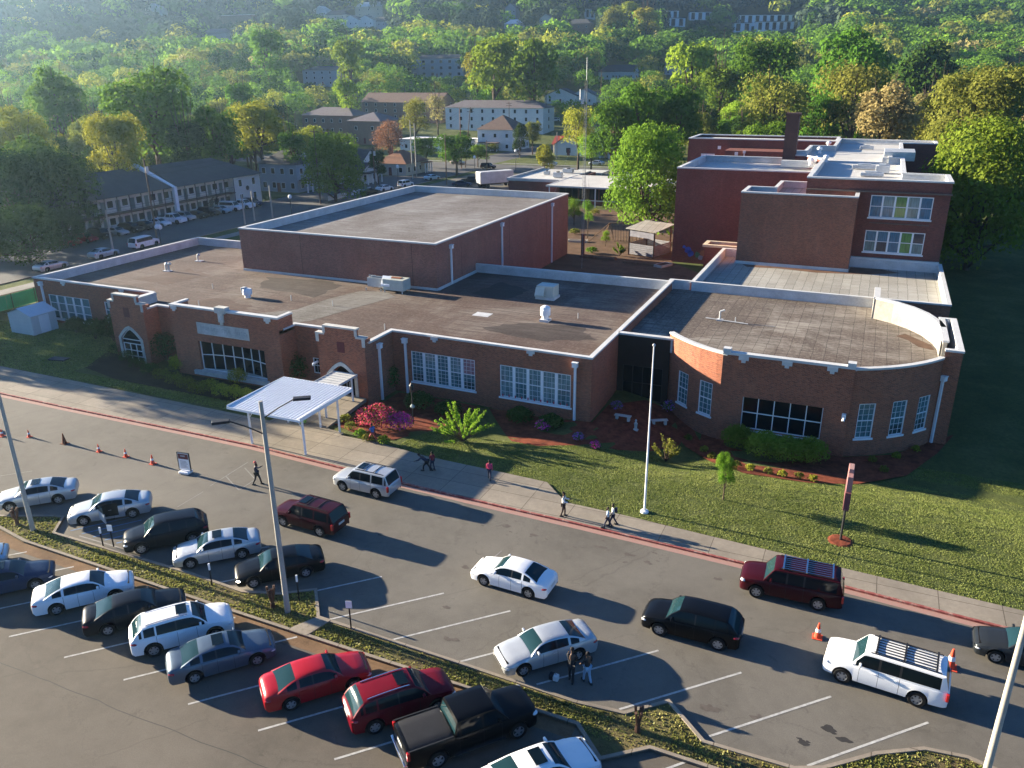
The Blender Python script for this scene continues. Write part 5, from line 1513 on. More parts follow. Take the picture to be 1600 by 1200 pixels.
# ------------------------------------------------------------------ canopy
can = root('entrance_canopy', (-38.4, 45.1, .12), 'white corrugated metal canopy on white posts in front of the arched entrance', 'canopy')
m = MB(); X0, X1, Y0, Y1 = -41.9, -35.3, 42.1, 48.6; zc = 3.2
nr = 22
for k in range(nr):
    a, b = X0 + (X1 - X0) * k / nr, X0 + (X1 - X0) * (k + 1) / nr; w = (b - a)
    for (u0, u1, h) in ((0, .62, 0), (.62, .7, 1), (.7, .92, 2), (.92, 1, 3)):
        za = zc + (.05 if h in (2, 3) else 0); zb = zc + (.05 if h in (1, 2) else 0)
        m.quad((a + w * u0, Y0, za), (a + w * u1, Y0, zb), (a + w * u1, Y1, zb + .12), (a + w * u0, Y1, za + .12))
rf = m.build('roof_sheet', 'whitetrim', can)
m = MB(); m.box(X0 - .03, X1 + .03, Y0 - .04, Y0 - .003, zc - .12, zc + .06); m.box(X0 - .03, X0 - .002, Y0, Y1, zc - .1, zc + .18); m.box(X1 + .002, X1 + .03, Y0, Y1, zc - .1, zc + .18); m.box(X0, X1, Y1 + .002, Y1 + .04, zc, zc + .2)
m.build('fascia', 'whitetrim', can)
m = MB()
for y in (42.9, 47.2): m.box(X0 + .1, X1 - .1, y - .06, y + .06, zc - .2, zc - .003)
m.build('beam', 'whitetrim', can)
for x, y in ((-40.7, 42.9), (-35.75, 42.9), (-35.75, 47.2), (-37.7, 47.4), (-40.7, 47.2)):
    p = MB().box(x - .06, x + .06, y - .06, y + .06, .12, zc - .2).build('post', 'whitetrim', can)
    if y < 43: MB().tube((x, y, 2.2), (x + (.6 if x < -38 else -.6), y, zc - .22), .035, n=4).build('brace', 'whitetrim', p)
wk = root('walkway_cover', (-37.8, 51, .12), 'narrow white ribbed cover between canopy and arched doorway', 'canopy')
m = MB()
for k in range(10): m.box(-40.75, -38.45, 49.0 + k * .49, 49.4 + k * .49, 2.2, 2.24); m.box(-40.75, -38.45, 49.4 + k * .49, 49.47 + k * .49, 2.19, 2.28)
m.box(-40.8, -40.752, 48.95, 53.9, 2.1, 2.3); m.box(-38.448, -38.4, 48.95, 53.9, 2.1, 2.3); m.build('roof_sheet', 'membrane', wk)
for x, y in ((-38.45, 53.0), (-40.7, 53.0), (-38.45, 49.2), (-40.7, 49.2)): MB().box(x - .06, x + .06, y - .06, y + .06, -.4, 2.18).build('post', 'whitetrim', wk)
bl = MB(); bl.lathe([(.28, 0), (.34, .25), (.2, .5), (0, .55)], n=8); b_ = bl.build('green_bag', mottled('lime_plastic', (.25, .38, .10), .3)); b_.location = (-39.6, 47.6, .13)
tag(b_, 'pale green plastic bag lying by the canopy', 'bag')

# ------------------------------------------------------------------ street furniture
def cone(x, y, h, lab, dark=False, scale=1):
    u = root('traffic_cone', (x, y, .012), lab, 'traffic cone', 'traffic cones on the driveway')
    c = mottled('dull_orange' if dark else 'orange_plastic', (.16, .045, .015) if dark else (.62, .07, .03), .12, 4)
    w = h * .28
    MB().lathe([(h * .21, .03), (h * .15, h * .35), (h * .10, h * .65), (h * .045, h), (0, h)], n=14).build('cone_body', c, u, local=True, smooth=True)
    MB().box(-w, w, -w, w, 0, .035).build('base', c, u, local=True, bevel=.01)
    if not dark: MB().lathe([(h * .158, h * .42), (h * .122, h * .62)], n=14).build('reflective_band', 'whitetrim', u, local=True, smooth=True)


for px, py, h, lb, dk in ((4, 682, .62, 'orange cone at the left edge beside the lamp pole', 0), (46, 683, .6, 'orange cone just right of the left lamp pole', 0), (101, 693, .85, 'tall dark cone in the middle of the cone row', 1), (155, 706, .62, 'orange cone right of the tall dark cone', 0),
                        (197, 714, .65, 'orange cone second from the right in the row', 0), (239, 725, .72, 'orange cone at the right end of the row, nearest the sign', 0), (1277, 996, .85, 'bright orange cone in front of the long white SUV', 0), (1484, 1043, 1.05, 'tall orange cone behind the long white SUV', 0)):
    x, y = at(px, py); cone(x, y, h, lb, dk)
u = root('portable_sign', (-41.9, 37.35, .01), 'portable sidewalk sign with dark red header on a white water base', 'sign', rotz=R(8))
MB().box(-.42, .42, -.3, .3, 0, .2).build('base', 'whitetrim', u, local=True, bevel=.08)
pn = MB().box(-.45, .45, -.03, .03, .24, 1.55).build('panel', 'whitetrim', u, local=True, bevel=.02)
m = MB(); m.box(-.41, .41, -.036, -.031, 1.1, 1.5); m.build('red_header', 'redmetal', pn, local=True)
m = MB()
for k in range(6): m.box(-.3, .3 - .06 * (k % 3), -.036, -.031, .42 + .1 * k, .455 + .1 * k)
m.box(-.22, .16, -.041, -.0365, 1.28, 1.4); m.build('print_line', mottled('grey_print', (.3, .28, .3), .1), pn, local=True)
m = MB(); m.box(-.49, -.45, -.045, .045, .2, 1.6); m.box(.45, .49, -.045, .045, .2, 1.6); m.box(-.45, .45, -.045, .045, 1.56, 1.6); m.build('frame', 'trimblack', u, local=True)
u = root('flagpole', (-10.68, 44.66, 0), 'tall bare white flagpole on the lawn', 'flagpole')
MB().tube((0, 0, 0), (0, 0, 11.1), .075, .035, 12).build('pole', 'whitetrim', u, local=True, smooth=True)
MB().lathe([(0, 11.1), (.09, 11.15), (.1, 11.22), (0, 11.32)], n=12).build('finial', 'galv', u, local=True, smooth=True)
MB().lathe([(.28, 0), (.24, .12), (.12, .16)], n=14).build('base_collar', 'whitetrim', u, local=True, smooth=True)
u = root('pole_sign', (0.95, 45.9, 0), 'maroon cabinet sign seen edge on atop a dark post on the lawn', 'sign')
MB().tube((0, 0, 0), (0, 0, 2.6), .075, n=10).build('post', 'black', u, local=True)
MB().box(-.17, .17, -1.1, 1.1, 2.6, 3.75).build('cabinet', mottled('maroon_cabinet', (.13, .045, .05), .2), u, local=True, bevel=.02)
MB().box(-.15, .15, -.95, .95, 3.75, 4.7).build('upper_cabinet', mottled('pinkish_cabinet', (.30, .15, .14), .15), u, local=True, bevel=.02)
MB().box(-.12, .12, -.4, .4, 4.7, 4.95).build('cap', mottled('pinkish_cap', (.34, .2, .18), .15), u, local=True)
m = MB(); m.lathe([(.75, 0), (.6, .06), (.1, .1)], n=14); m.build('mulch_ring', 'mulch', u, local=True)


def light_pole(x, y, h, lab, arms, lean=(0, 0)):
    u = root('lamp_pole', (x, y, .05), lab, 'lamp pole', 'concrete lamp poles of the parking lot')
    MB().tube((0, 0, 0), (lean[0], lean[1], h), .15, .095, 10).build('pole', 'concretepole', u, local=True, smooth=True)
    for ax, ay in arms:
        hh = h - .5 if ax > 0 else h - 1.3
        a = MB(); a.tube((lean[0], lean[1], hh - .4), (lean[0] + ax * .5, lean[1] + ay * .5, hh + .1), .035, n=6); a.tube((lean[0] + ax * .5, lean[1] + ay * .5, hh + .1), (lean[0] + ax, lean[1] + ay, hh + .5), .035, n=6)
        a = a.build('arm', 'trimblack', u, local=True)
        an = math.atan2(ay, ax)
        hd = MB().box(-.1, .72, -.17, .17, -.08, .05).build('lamp_head', 'trimblack', a, local=True, bevel=.03)
        hd.location = (lean[0] + ax, lean[1] + ay, hh + .5); hd.rotation_euler.z = an
    return u


light_pole(-25.04, 27.28, 11.9, 'tall weathered lamp pole with two black lamp heads, beside the slab', [(1.3, .9), (-1.2, -1.0)])
light_pole(-44.81, 27.67, 9.9, 'leaning lamp pole at the left edge with one lamp arm', [(-1.0, .4)])
x, y = at(1540, 1210); light_pole(x, y, 11.5, 'thick pale lamp pole cut by the bottom right corner', [(1.2, -.6)])


def post_sign(x, y, h, lab, board=True, ang=0.0, group='small posts along the parking row'):
    u = root('sign_post', (x, y, .05), lab, 'sign post', group, rotz=ang)
    MB().box(-.03, .03, -.03, .03, 0, h).build('post', 'trimblack', u, local=True)
    if board: MB().box(-.16, .16, -.045, -.031, h - .42, h).build('board', 'whitetrim', u, local=True)
    else: MB().box(-.045, .045, -.04, .04, h - .35, h + .05).build('cap', 'whitetrim', u, local=True)


for px, py, h, b_, lb in ((178, 855, 1.5, 1, 'white board on a post in front of the open-door sedan'), (162, 856, 1.3, 0, 'leaning post left of the white board sign'), (332, 917, 1.4, 0, 'white capped post below the silver sedan'), (468, 941, 1.6, 0, 'white capped post right of the lamp pole'), (549, 985, 1.75, 1, 'white board on a dark post by the empty bay')):
    x, y = at(px, py); post_sign(x, y, h, lb, b_, R(20))

# ------------------------------------------------------------------ garden shed, fence, benches
u = root('garden_shed', (-83.3, 57.2, -.1), 'small white siding shed with a low gable roof at the left corner', 'shed')
M['siding'] = mottled('pale_siding', (.52, .53, .52), .08, 1)
m = MB()
for k in range(11): m.box(-1.8 - .01 * (k % 2), 1.8 + .01 * (k % 2), -1.5 - .012 * (k % 2), 1.5 + .012 * (k % 2), .1 + .2 * k, .3 + .2 * k - .002)
m.ngon([(-1.8, -1.5, 2.3), (1.8, -1.5, 2.3), (0, -1.5, 2.95)]); m.ngon([(-1.8, 1.5, 2.3), (1.8, 1.5, 2.3), (0, 1.5, 2.95)]); m.build('wall', 'siding', u, local=True)
m = MB()
for s in (-1, 1): m.quad((s * 2.0, -1.65, 2.25), (s * 2.0, 1.65, 2.25), (0, 1.65, 3.02), (0, -1.65, 3.02))
m.build('roof', mottled('pale_roof_sheet', (.55, .57, .6), .1), u, local=True)
m = MB(); m.box(1.815, 1.84, -.6, .6, .15, 2.1); m.build('door', 'whitetrim', u, local=True)
u = root('mesh_fence', (-93.8, 60, 0), 'black fence covered with bright green windscreen mesh at the left edge', 'fence')
M['greenmesh'] = mottled('green_windscreen', (.02, .30, .14), .2, 1, .8)
pm = MB()
for y0, y1 in ((44, 51.8), (52, 58.9), (60, 61.6), (61.65, 65.6)): pm.box(-93.83, -93.8, y0, y1, .15, 1.85)
pm.build('mesh_panel', 'greenmesh', u)
for k in range(8): MB().tube((-93.75, 44 + 3.05 * k, 0), (-93.75, 44 + 3.05 * k, 2.0), .04, n=6).build('post', 'black', u)
MB().tube((-93.75, 44, 1.95), (-93.75, 65.6, 1.95), .03, n=6).build('rail', 'black', u)
GB = 'stone benches by the link entrance'
for px, py, lb, rz in ((973, 657, 'small pale stone bench nearer the dark link', 0), (1030, 664, 'small pale stone bench nearer the round hall', .5)):
    x, y, z = spot(px, py); u = root('garden_bench', (x, y, z + .03), lb, 'bench', GB, rotz=rz)
    MB().box(-.7, .7, -.2, .2, .38, .46).build('seat', 'stone', u, local=True, bevel=.02)
    for s in (-.5, .5): MB().box(s - .1, s + .1, -.16, .16, 0, .38).build('leg', 'stone', u, local=True)
x, y, z = spot(993, 672); u = root('garden_statue', (x, y, z), 'small pale statue standing in the mulch bed', 'statue')
MB().lathe([(.2, 0), (.2, .1), (.11, .15), (.13, .5), (.16, .6), (.06, .72), (.1, .85), (.05, .95), (0, .96)], n=12).build('figure', 'stone', u, local=True, smooth=True)
MB().box(-.2, .2, -.2, .2, -.1, .05).build('plinth', 'stone', u, local=True)
# entrance lantern
x, y = -31.9, 51.9
u = root('lantern_post', (x, y, gz(x, y)), 'black garden lantern post beside the flower bed', 'lamp post')
MB().tube((0, 0, 0), (0, 0, 3.0), .05, n=8).build('post', 'black', u, local=True); MB().lathe([(.07, 3.0), (.16, 3.1), (.2, 3.45), (.0, 3.7)], n=8).build('lantern', 'black', u, local=True)
m = MB(); m.lathe([(.12, 1.5), (.22, 1.62), (.0, 1.9)], n=6); m.build('hanging_plant', mottled('pale_leaf', (.3, .36, .34), .3), u, local=True)
# dug up board and drain in the grass
x, y, z = spot(92, 562); u = MB().box(-.9, .9, -.45, .45, 0, .12).build('utility_cover', mottled('dark_cover', (.05, .05, .045), .3)); u.location = (x, y, z + .02); u.rotation_euler.z = .2
tag(u, 'dark flat utility cover in the shaded grass at left', 'utility cover')

# ------------------------------------------------------------------ garden behind: mast, hut, beds
u = root('radio_mast', (-39.6, 116.1, 0), 'tall lattice radio mast rising from the school garden', 'radio mast')
m = MB(); Hm = 28.2; tri = [(.26 * math.cos(R(a)), .26 * math.sin(R(a))) for a in (90, 210, 330)]
for x, y in tri: m.tube((x, y, 0), (x * .75, y * .75, Hm - 3), .022, n=5)
k = 0; z = 0
while z < Hm - 3.6:
    for i in range(3):
        a, b = tri[i], tri[(i + 1) % 3]; s = 1 - .25 * z / Hm
        m.tube((a[0] * s, a[1] * s, z), (b[0] * s, b[1] * s, z + .6), .011, n=4, caps=False)
    z += .6
m.build('lattice', mottled('dull_mast', (.2, .2, .19), .2), u, local=True)
MB().tube((0, 0, Hm - 3), (0, 0, Hm), .03, n=5).build('antenna', 'galv', u, local=True)
m = MB(); m.tube((-.9, 0, Hm - 5), (0, 0, Hm - 5), .02, n=4); m.tube((-.9, 0, Hm - 5.6), (-.9, 0, Hm - 4.2), .06, n=5); m.box(-.7, -.4, -.15, .15, Hm - 6.2, Hm - 5.5); m.build('antenna_arm', 'galv', u, local=True)
m = MB()
for ax, ay in ((-9, 3), (7, 8), (3, -9)): m.tube((0, 0, 22), (ax, ay, .3), .012, n=4, caps=False)
m.build('guy_wire', 'galv', u, local=True)
MB().box(-.22, .22, -.22, .22, 0, 3.4).build('wooden_base', mottled('red_timber', (.2, .08, .05), .3), u, local=True)
u = root('garden_hut', (-29.3, 121.5, 0), 'open wooden garden hut with a grey lean-to roof beside the tall wall', 'hut')
m = MB(); m.quad((-34.0, 119.6, 4.1), (-28.9, 118.0, 4.0), (-27.3, 123.2, 4.5), (-32.3, 125.2, 4.6)); m.quad((-34.0, 119.6, 4.02), (-32.3, 125.2, 4.52), (-27.3, 123.2, 4.42), (-28.9, 118.0, 3.92)); m.quad((-34.0, 119.6, 4.0), (-28.9, 118, 3.9), (-28.9, 118, 4.02), (-34.0, 119.6, 4.12))
m.build('roof', 'roof_grey', u)
for x, y in ((-33.4, 119.8), (-29.2, 118.5), (-31.9, 124.6), (-27.8, 123)): MB().box(x - .1, x + .1, y - .1, y + .1, 0, 4.0).build('post', 'wood', u)
m = MB()
for k in range(6):
    z = .2 + .28 * k
    m.quad((-33.3, 119.7, z), (-29.3, 118.4, z), (-29.3, 118.4, z + .25), (-33.3, 119.7, z + .25)); m.quad((-29.1, 118.6, z), (-27.7, 123, z), (-27.7, 123, z + .25), (-29.1, 118.6, z + .25)); m.quad((-32, 124.6, z), (-27.9, 123, z), (-27.9, 123, z + .25), (-32, 124.6, z + .25)); m.quad((-33.4, 119.9, z), (-32, 124.5, z), (-32, 124.5, z + .25), (-33.4, 119.9, z + .25))
m.build('railing', mottled('grey_boards', (.2, .2, .22), .3, 2), u)
m = MB(); m.quad((-33.3, 119.65, 2.9), (-29.3, 118.35, 2.9), (-29.3, 118.35, 3.8), (-33.3, 119.65, 3.8)); m.build('fascia_board', mottled('grey_boards2', (.22, .22, .25), .3, 2), u)
m = MB(); m.box(-32.5, -28.8, 119.8, 123, 0, .3); m.build('floor', 'wood', u)
GP = 'raised garden beds'
for px, py, w, d, rz, lb in ((903, 378, 3.2, 1.0, .2, 'raised bed with white kerb near the gymnasium corner'), (935, 404, 5.5, 1.1, -.05, 'long timber bed edge in front of the mast'), (1000, 413, 5.0, 1.1, -.1, 'long timber bed edge before the garden hut'), (1092, 410, 3.6, .9, -.1, 'timber bench bed under the painted wall'), (1036, 416, 1.4, 2.6, -.4, 'pale concrete step in the garden')):
    x, y = at(px, py); u = root('garden_bed', (x, y, 0), lb, 'garden bed', GP, rotz=rz)
    m = MB(); m.box(-w / 2, w / 2, -d / 2, -d / 2 + .12, 0, .35); m.box(-w / 2, w / 2, d / 2 - .12, d / 2, 0, .35); m.box(-w / 2, -w / 2 + .12, -d / 2 + .121, d / 2 - .121, 0, .35); m.box(w / 2 - .12, w / 2, -d / 2 + .121, d / 2 - .121, 0, .35)
    m.build('edging', 'stone' if 'white' in lb or 'concrete' in lb else 'wood', u, local=True); MB().box(-w / 2 + .13, w / 2 - .13, -d / 2 + .13, d / 2 - .13, 0, .3).build('soil', 'soil', u, local=True)
x, y = at(962, 378); u = root('climbing_frame', (x, y, 0), 'weathered wooden A-frame climbing frame with dark ropes in the garden', 'climbing frame')
for a, b in (((-2.2, 0, 0), (-1.2, .3, 3.0)), ((-.3, .2, 0), (-1.2, .3, 3.0)), ((-1.2, .3, 3.0), (3.4, .8, 3.2)), ((3.4, .8, 3.2), (4.2, 0, 0)), ((3.4, .8, 3.2), (2.9, 1.9, 0)), ((-4.2, -1.2, .1), (-1.2, .3, 3.0)), ((-3, 1.5, 0), (-1.2, .3, 3))): MB().tube(a, b, .08, n=6).build('beam', 'wood', u, local=True)
m = MB()
for k in range(8): m.tube((-.8 + .5 * k, .35, 3.0), (-.6 + .5 * k, .2 - .1 * k, .2), .03, n=4)
m.build('rope', 'black', u, local=True)

# ------------------------------------------------------------------ utility poles and lamps beyond
GU = 'wooden utility poles in the streets beyond'
def upole(px, py, h, lab, dx=None, arm=0, cap=False, lean=0.0, mat='polewood', z0=None):
    x, y = (at(px, py)); z = gz(x, y)
    if py < 262: x, y, z = spot(px, py)
    u = root('utility_pole', (x, y, z), lab, 'utility pole', GU)
    MB().tube((0, 0, 0), (lean, 0, h), .17, .11, 8).build('pole', mat, u, local=True)
    for k in range(arm): MB().box(-1.1 + lean, 1.1 + lean, -.06, .06, h - .6 - .8 * k, h - .45 - .8 * k).build('crossarm', mat, u, local=True)
    if cap: MB().lathe([(.25, h - 2.2), (.25, h - 1.2)], c=(.35, 0, 0), n=10).build('transformer', 'galv', u, local=True)
    return u


upole(178, 398, 7.0, 'short grey pole rising behind the left parapet', mat='concretepole')
upole(246, 378, 13.6, 'tall brown pole with transformer in front of the motel', arm=0, cap=True)
upole(383, 351, 5.6, 'short pole left of the pair near the gym corner', mat='concretepole'); upole(398, 345, 5.6, 'short pole right of the pair near the gym corner', mat='concretepole'); upole(426, 340, 6.2, 'third short pole beside the globe lamp', mat='concretepole')
upole(501, 319, 15.6, 'tall thin pole between grey house and round green tree', arm=1)
upole(587, 299, 10.5, 'pole with crossarm by the small white porch', arm=1, cap=True)
upole(645, 280, 15.0, 'thick pale pole behind the gym roof', mat='concretepole'); upole(651, 276, 14.0, 'second pale pole just right of the thick pale pole', mat='concretepole')
upole(698, 289, 12.2, 'brown pole by the young street tree'); upole(721, 263, 17.0, 'orange banded pole at the junction', mat=mottled('rusty_pole', (.2, .09, .05), .4, 1)); upole(727, 262, 17.2, 'leaning brown pole beside the orange banded pole', lean=2.2, arm=2)
upole(761, 268, 8.6, 'short pole in front of the white house porch'); upole(796, 232, 16.5, 'pole with crossarms right of the white house', arm=2); upole(853, 208, 17.0, 'tall pole at the end of the white apartments', arm=1)
upole(870, 248, 8.4, 'white pole in front of the red-roofed house', mat='concretepole'); upole(938, 176, 20, 'tall pole behind the radio mast', arm=1); upole(1278, 205, 16, 'pale pole among the trees behind the chimney', mat='concretepole')
GL = 'globe street lamps'
for px, py, h, lb in ((456, 336, 3.2, 'globe lamp by the gym roof corner'), (742, 278, 5.0, 'globe lamp left of the trailer'), (806, 268, 5.3, 'globe lamp at the street corner'), (952, 266, 4.6, 'globe lamp behind the annex'), (252, 383, 2.6, 'twin globe lamp in front of the motel'), (623, 296, 5.0, 'globe lamp beside the parked white cars')):
    x, y = at(px, py); u = root('street_lamp', (x, y, 0), lb, 'street lamp', GL)
    MB().tube((0, 0, 0), (0, 0, h), .06, n=8).build('post', 'black', u, local=True)
    for dx in ((-.35, .35) if 'twin' in lb else (0,)): MB().lathe([(.1, h), (.32, h + .15), (.38, h + .45), (.25, h + .75), (0, h + .9)], c=(dx, 0, 0), n=12).build('globe', 'whitetrim', u, local=True, smooth=True)
# overhead cables
m = MB()
def cable(a, b, sag=.8):
    P_ = [(a[0] + (b[0] - a[0]) * t, a[1] + (b[1] - a[1]) * t, a[2] + (b[2] - a[2]) * t - sag * 4 * t * (1 - t)) for t in np.linspace(0, 1, 9)]
    for p, q in zip(P_[:-1], P_[1:]): m.tube(p, q, .018, n=3, caps=False)
p1, p2, p3, p4 = (*at(246, 378), 12.6), (*at(501, 319), 15), (*at(587, 299), 10), (*at(721, 263), 16)
for dz in (0, -.8, -1.6):
    cable((p1[0], p1[1], p1[2] + dz), (p2[0], p2[1], p2[2] + dz)); cable((p2[0], p2[1], p2[2] + dz), (p3[0], p3[1], p3[2] + dz)); cable((p3[0], p3[1], p3[2] + dz), (p4[0], p4[1], p4[2] + dz))
tag(m.build('overhead_cable', 'black'), 'thin dark overhead cables between the utility poles', 'cable')
# white trailer behind the gymnasium
x, y = at(742, 300); u = root('box_trailer', (-86.3, 184.9, 0), 'white box trailer parked behind the gymnasium', 'trailer', rotz=R(53))
MB().box(-4.6, 4.6, -1.25, 1.25, 1.1, 3.9).build('box', 'membrane', u, local=True, bevel=.05)
m = MB(); m.box(-4.66, -4.601, -1.1, 1.1, 1.2, 3.7); m.build('rear_door', 'membrane', u, local=True)
m = MB(); m.box(-4.4, 4.4, -1.0, 1.0, .8, 1.1); m.build('chassis', 'trimblack', u, local=True)
for x in (-3.6, -2.5, 3.6):
    for s in (-1, 1): MB().lathe([(.5, -.12), (.5, .12)], c=(x, s * 1.05, .5), axis='y', n=16).build('wheel', 'rubber', u, local=True)

# tree stumps in the median
GS = 'cut back crape stumps in the median'
for px, py, h, lb in ((427, 952, 1.3, 'knobbly pruned stump left of the tall lamp pole'), (996, 1145, 1.2, 'knobbly pruned stump in the right median'), (28, 822, 1.2, 'pruned stump beside the left lamp pole')):
    x, y = at(px, py); u = root('pruned_tree', (x, y, .08), lb, 'tree stump', GS); random.seed(px)
    m = MB(); m.tube((0, 0, 0), (0, 0, .35), .14, .11, 8)
    for k in range(5):
        a = k * 1.26 + random.random(); q = (.16 * math.cos(a), .16 * math.sin(a), h * random.uniform(.55, .8)); m.tube((0, 0, .25), q, .07, .05, 6); m.tube(q, (q[0] * 1.3, q[1] * 1.3, h * random.uniform(.9, 1.05)), .055, .07, 6)
    m.build('trunk', mottled('reddish_bark', (.085, .045, .028), .3, 4), u, local=True)

# ------------------------------------------------------------------ people
SK = {}
def solid(name, c, rough=.8):
    if name not in SK: SK[name] = mottled(name, c, .15, 5, rough)
    return SK[name]


def skin_mesh(name, verts, edges, radii, mat, parent, rootv=0, sub=1):
    me = bpy.data.meshes.new(name); me.from_pydata(verts, edges, []); me.materials.append(mat)
    o = bpy.data.objects.new(name, me); COL.objects.link(o); o.parent = parent
    md = o.modifiers.new('skin', 'SKIN'); md.use_smooth_shade = True
    lay = me.skin_vertices[0] if len(me.skin_vertices) else None
    if lay is None:
        bm = bmesh.new(); bm.from_mesh(me); bm.verts.layers.skin.verify(); bm.to_mesh(me); bm.free(); lay = me.skin_vertices[0]
    for i, r in enumerate(radii):
        r = r if isinstance(r, tuple) else (r, r); lay.data[i].radius = r; lay.data[i].use_root = (i == rootv)
    s = o.modifiers.new('subdivision', 'SUBSURF'); s.levels = s.render_levels = sub
    return o


def person(x, y, face, label, shirt, legs, skin=(.10, .055, .035), hair=(.012, .01, .01), h=1.7, arms=((-.25, 0), (.25, 0)), step=.15, bend=0.0, cap=None, skirt=False, bag=None, shorts=False, group=None, z=None):
    """arms: (forward swing, elbow bend) per side in radians; step: stride in metres; bend: torso bend"""
    z = gz(x, y) if z is None else z
    u = root('person', (x, y, z), label, 'person', group, rotz=R(face))
    k = h / 1.7; J = {}
    sb, cb_ = math.sin(bend), math.cos(bend); hip = .90 * k - (.12 if bend > .4 else 0)

    def T(fx, yy, up): return (fx * cb_ + up * sb, yy, hip + up * cb_ - fx * sb)
    J['pelvis'] = (0, 0, hip); J['waist'] = T(0, 0, .14 * k); J['chest'] = T(0, 0, .38 * k); J['neck'] = T(.0, 0, .55 * k); J['headb'] = T(.02, 0, .62 * k); J['face'] = T(.035, 0, .70 * k); J['head'] = T(.015, 0, .79 * k); J['nose'] = T(.125 * k, 0, .69 * k)
    for s, nm, (sw, el) in ((1, 'l', arms[0]), (-1, 'r', arms[1])):
        J['sh' + nm] = T(0, s * .17 * k, .50 * k)
        a = bend * .2 + sw
        shp = J['sh' + nm]; e = (shp[0] + .27 * k * math.sin(a), shp[1] + s * .05, shp[2] - .27 * k * math.cos(a))
        a2 = a + el; w = (e[0] + .24 * k * math.sin(a2), e[1], e[2] - .24 * k * math.cos(a2))
        hd = (w[0] + .07 * k * math.sin(a2), w[1], w[2] - .07 * k * math.cos(a2))
        J['el' + nm] = e; J['wr' + nm] = w; J['ha' + nm] = hd
        for q in range(4):
            yy = w[1] + (q - 1.5) * .019; ln = (.075, .085, .082, .065)[q] * k; a3 = a2 + .35
            J['f%d%s' % (q, nm)] = (hd[0] + ln * math.sin(a3), yy, hd[2] - ln * math.cos(a3))
        J['th' + nm] = (w[0] + .05 * math.cos(a2) + .03 * math.sin(a2), w[1] - s * .02, w[2] + .05 * math.sin(a2) - .03 * math.cos(a2))
        st = s * step / 2
        J['hi' + nm] = (0, s * .085 * k, hip - .03); kn = (st * .7 + .03 + (.08 if bend > .4 else 0), s * .09 * k, .48 * k - (.05 if bend > .4 else 0)); an = (st * 1.5 - .03, s * .09 * k, .08 * k)
        J['kn' + nm] = kn; J['an' + nm] = an; J['to' + nm] = (an[0] + .15 * k, an[1], .03)
    ra = {'pelvis': (.12 * k, .15 * k), 'waist': (.095 * k, .12 * k), 'chest': (.10 * k, .15 * k), 'neck': .05 * k, 'headb': .058 * k, 'face': .085 * k, 'head': .078 * k, 'nose': .015 * k}
    for nm in 'lr':
        ra.update({'sh' + nm: .055 * k, 'el' + nm: .042 * k, 'wr' + nm: .028 * k, 'ha' + nm: (.032 * k, .022 * k), 'th' + nm: .010, 'hi' + nm: .085 * k, 'kn' + nm: .055 * k, 'an' + nm: .036 * k, 'to' + nm: .034 * k})
        for q in range(4): ra['f%d%s' % (q, nm)] = .0085
    E_ = [('pelvis', 'waist'), ('waist', 'chest'), ('chest', 'neck'), ('neck', 'headb'), ('headb', 'face'), ('face', 'head'), ('face', 'nose')]
    for nm in 'lr':
        E_ += [('chest', 'sh' + nm), ('sh' + nm, 'el' + nm), ('el' + nm, 'wr' + nm), ('wr' + nm, 'ha' + nm), ('wr' + nm, 'th' + nm), ('pelvis', 'hi' + nm), ('hi' + nm, 'kn' + nm), ('kn' + nm, 'an' + nm), ('an' + nm, 'to' + nm)]
        E_ += [('ha' + nm, 'f%d%s' % (q, nm)) for q in range(4)]

    def make(name, keys, mat, grow=1.0, add=0.0, over={}):
        idx = {q: i for i, q in enumerate(keys)}
        ed = [(idx[a], idx[b]) for a, b in E_ if a in idx and b in idx]
        rr = []
        for q in keys:
            r = over.get(q, ra[q]); r = r if isinstance(r, tuple) else (r, r); rr.append((r[0] * grow + add, r[1] * grow + add))
        return skin_mesh(name, [J[q] for q in keys], ed, rr, mat, u)
    body = ['pelvis'] + [q for q in ra if q != 'pelvis']
    sk = solid('skin_%02d' % int(skin[0] * 100), skin, .6)
    make('body', body, sk)
    sleeve = ['waist', 'pelvis', 'chest', 'shl', 'shr', 'ell', 'elr']
    if shirt[1]: sleeve += ['wrl', 'wrr']
    make('shirt', sleeve, solid(*shirt[0]), 1.0, .016, {'pelvis': (.10 * k, .13 * k), 'wrl': .03 * k, 'wrr': .03 * k})
    lg = ['pelvis', 'hil', 'hir', 'knl', 'knr'] + ([] if shorts else ['anl', 'anr'])
    make('trousers', lg, solid(*legs), 1.0, .014, {'anl': .045 * k, 'anr': .045 * k})
    for nm in 'lr':
        a = J['an' + nm]; m = MB(); m.box(a[0] - .08, a[0] + .19, a[1] - .045, a[1] + .045, -.0, .085); m.build('shoe', solid('dark_shoe' if legs[0] != 'white_trousers' else 'light_shoe', (.03, .03, .03)), u, local=True, bevel=.02)
    m = MB(); hc = J['head']; r = .098 * k
    m.lathe([(r * math.sin(t), -r * math.cos(t)) for t in np.linspace(math.pi * .42, math.pi, 7)], c=(hc[0] - .02, hc[1], hc[2] - .015), n=14)
    m.build('cap' if cap else 'hair', solid(*cap) if cap else solid('hair_%02d' % int(hair[0] * 1000), hair, .9), u, local=True, smooth=True)
    for s in (-1, 1):
        m = MB(); f = J['face']; m.box(f[0] + .075 * k, f[0] + .088 * k, s * .032 - .01, s * .032 + .01, f[2] + .01, f[2] + .022); m.build('eye', solid('eye_dark', (.01, .01, .01)), u, local=True)
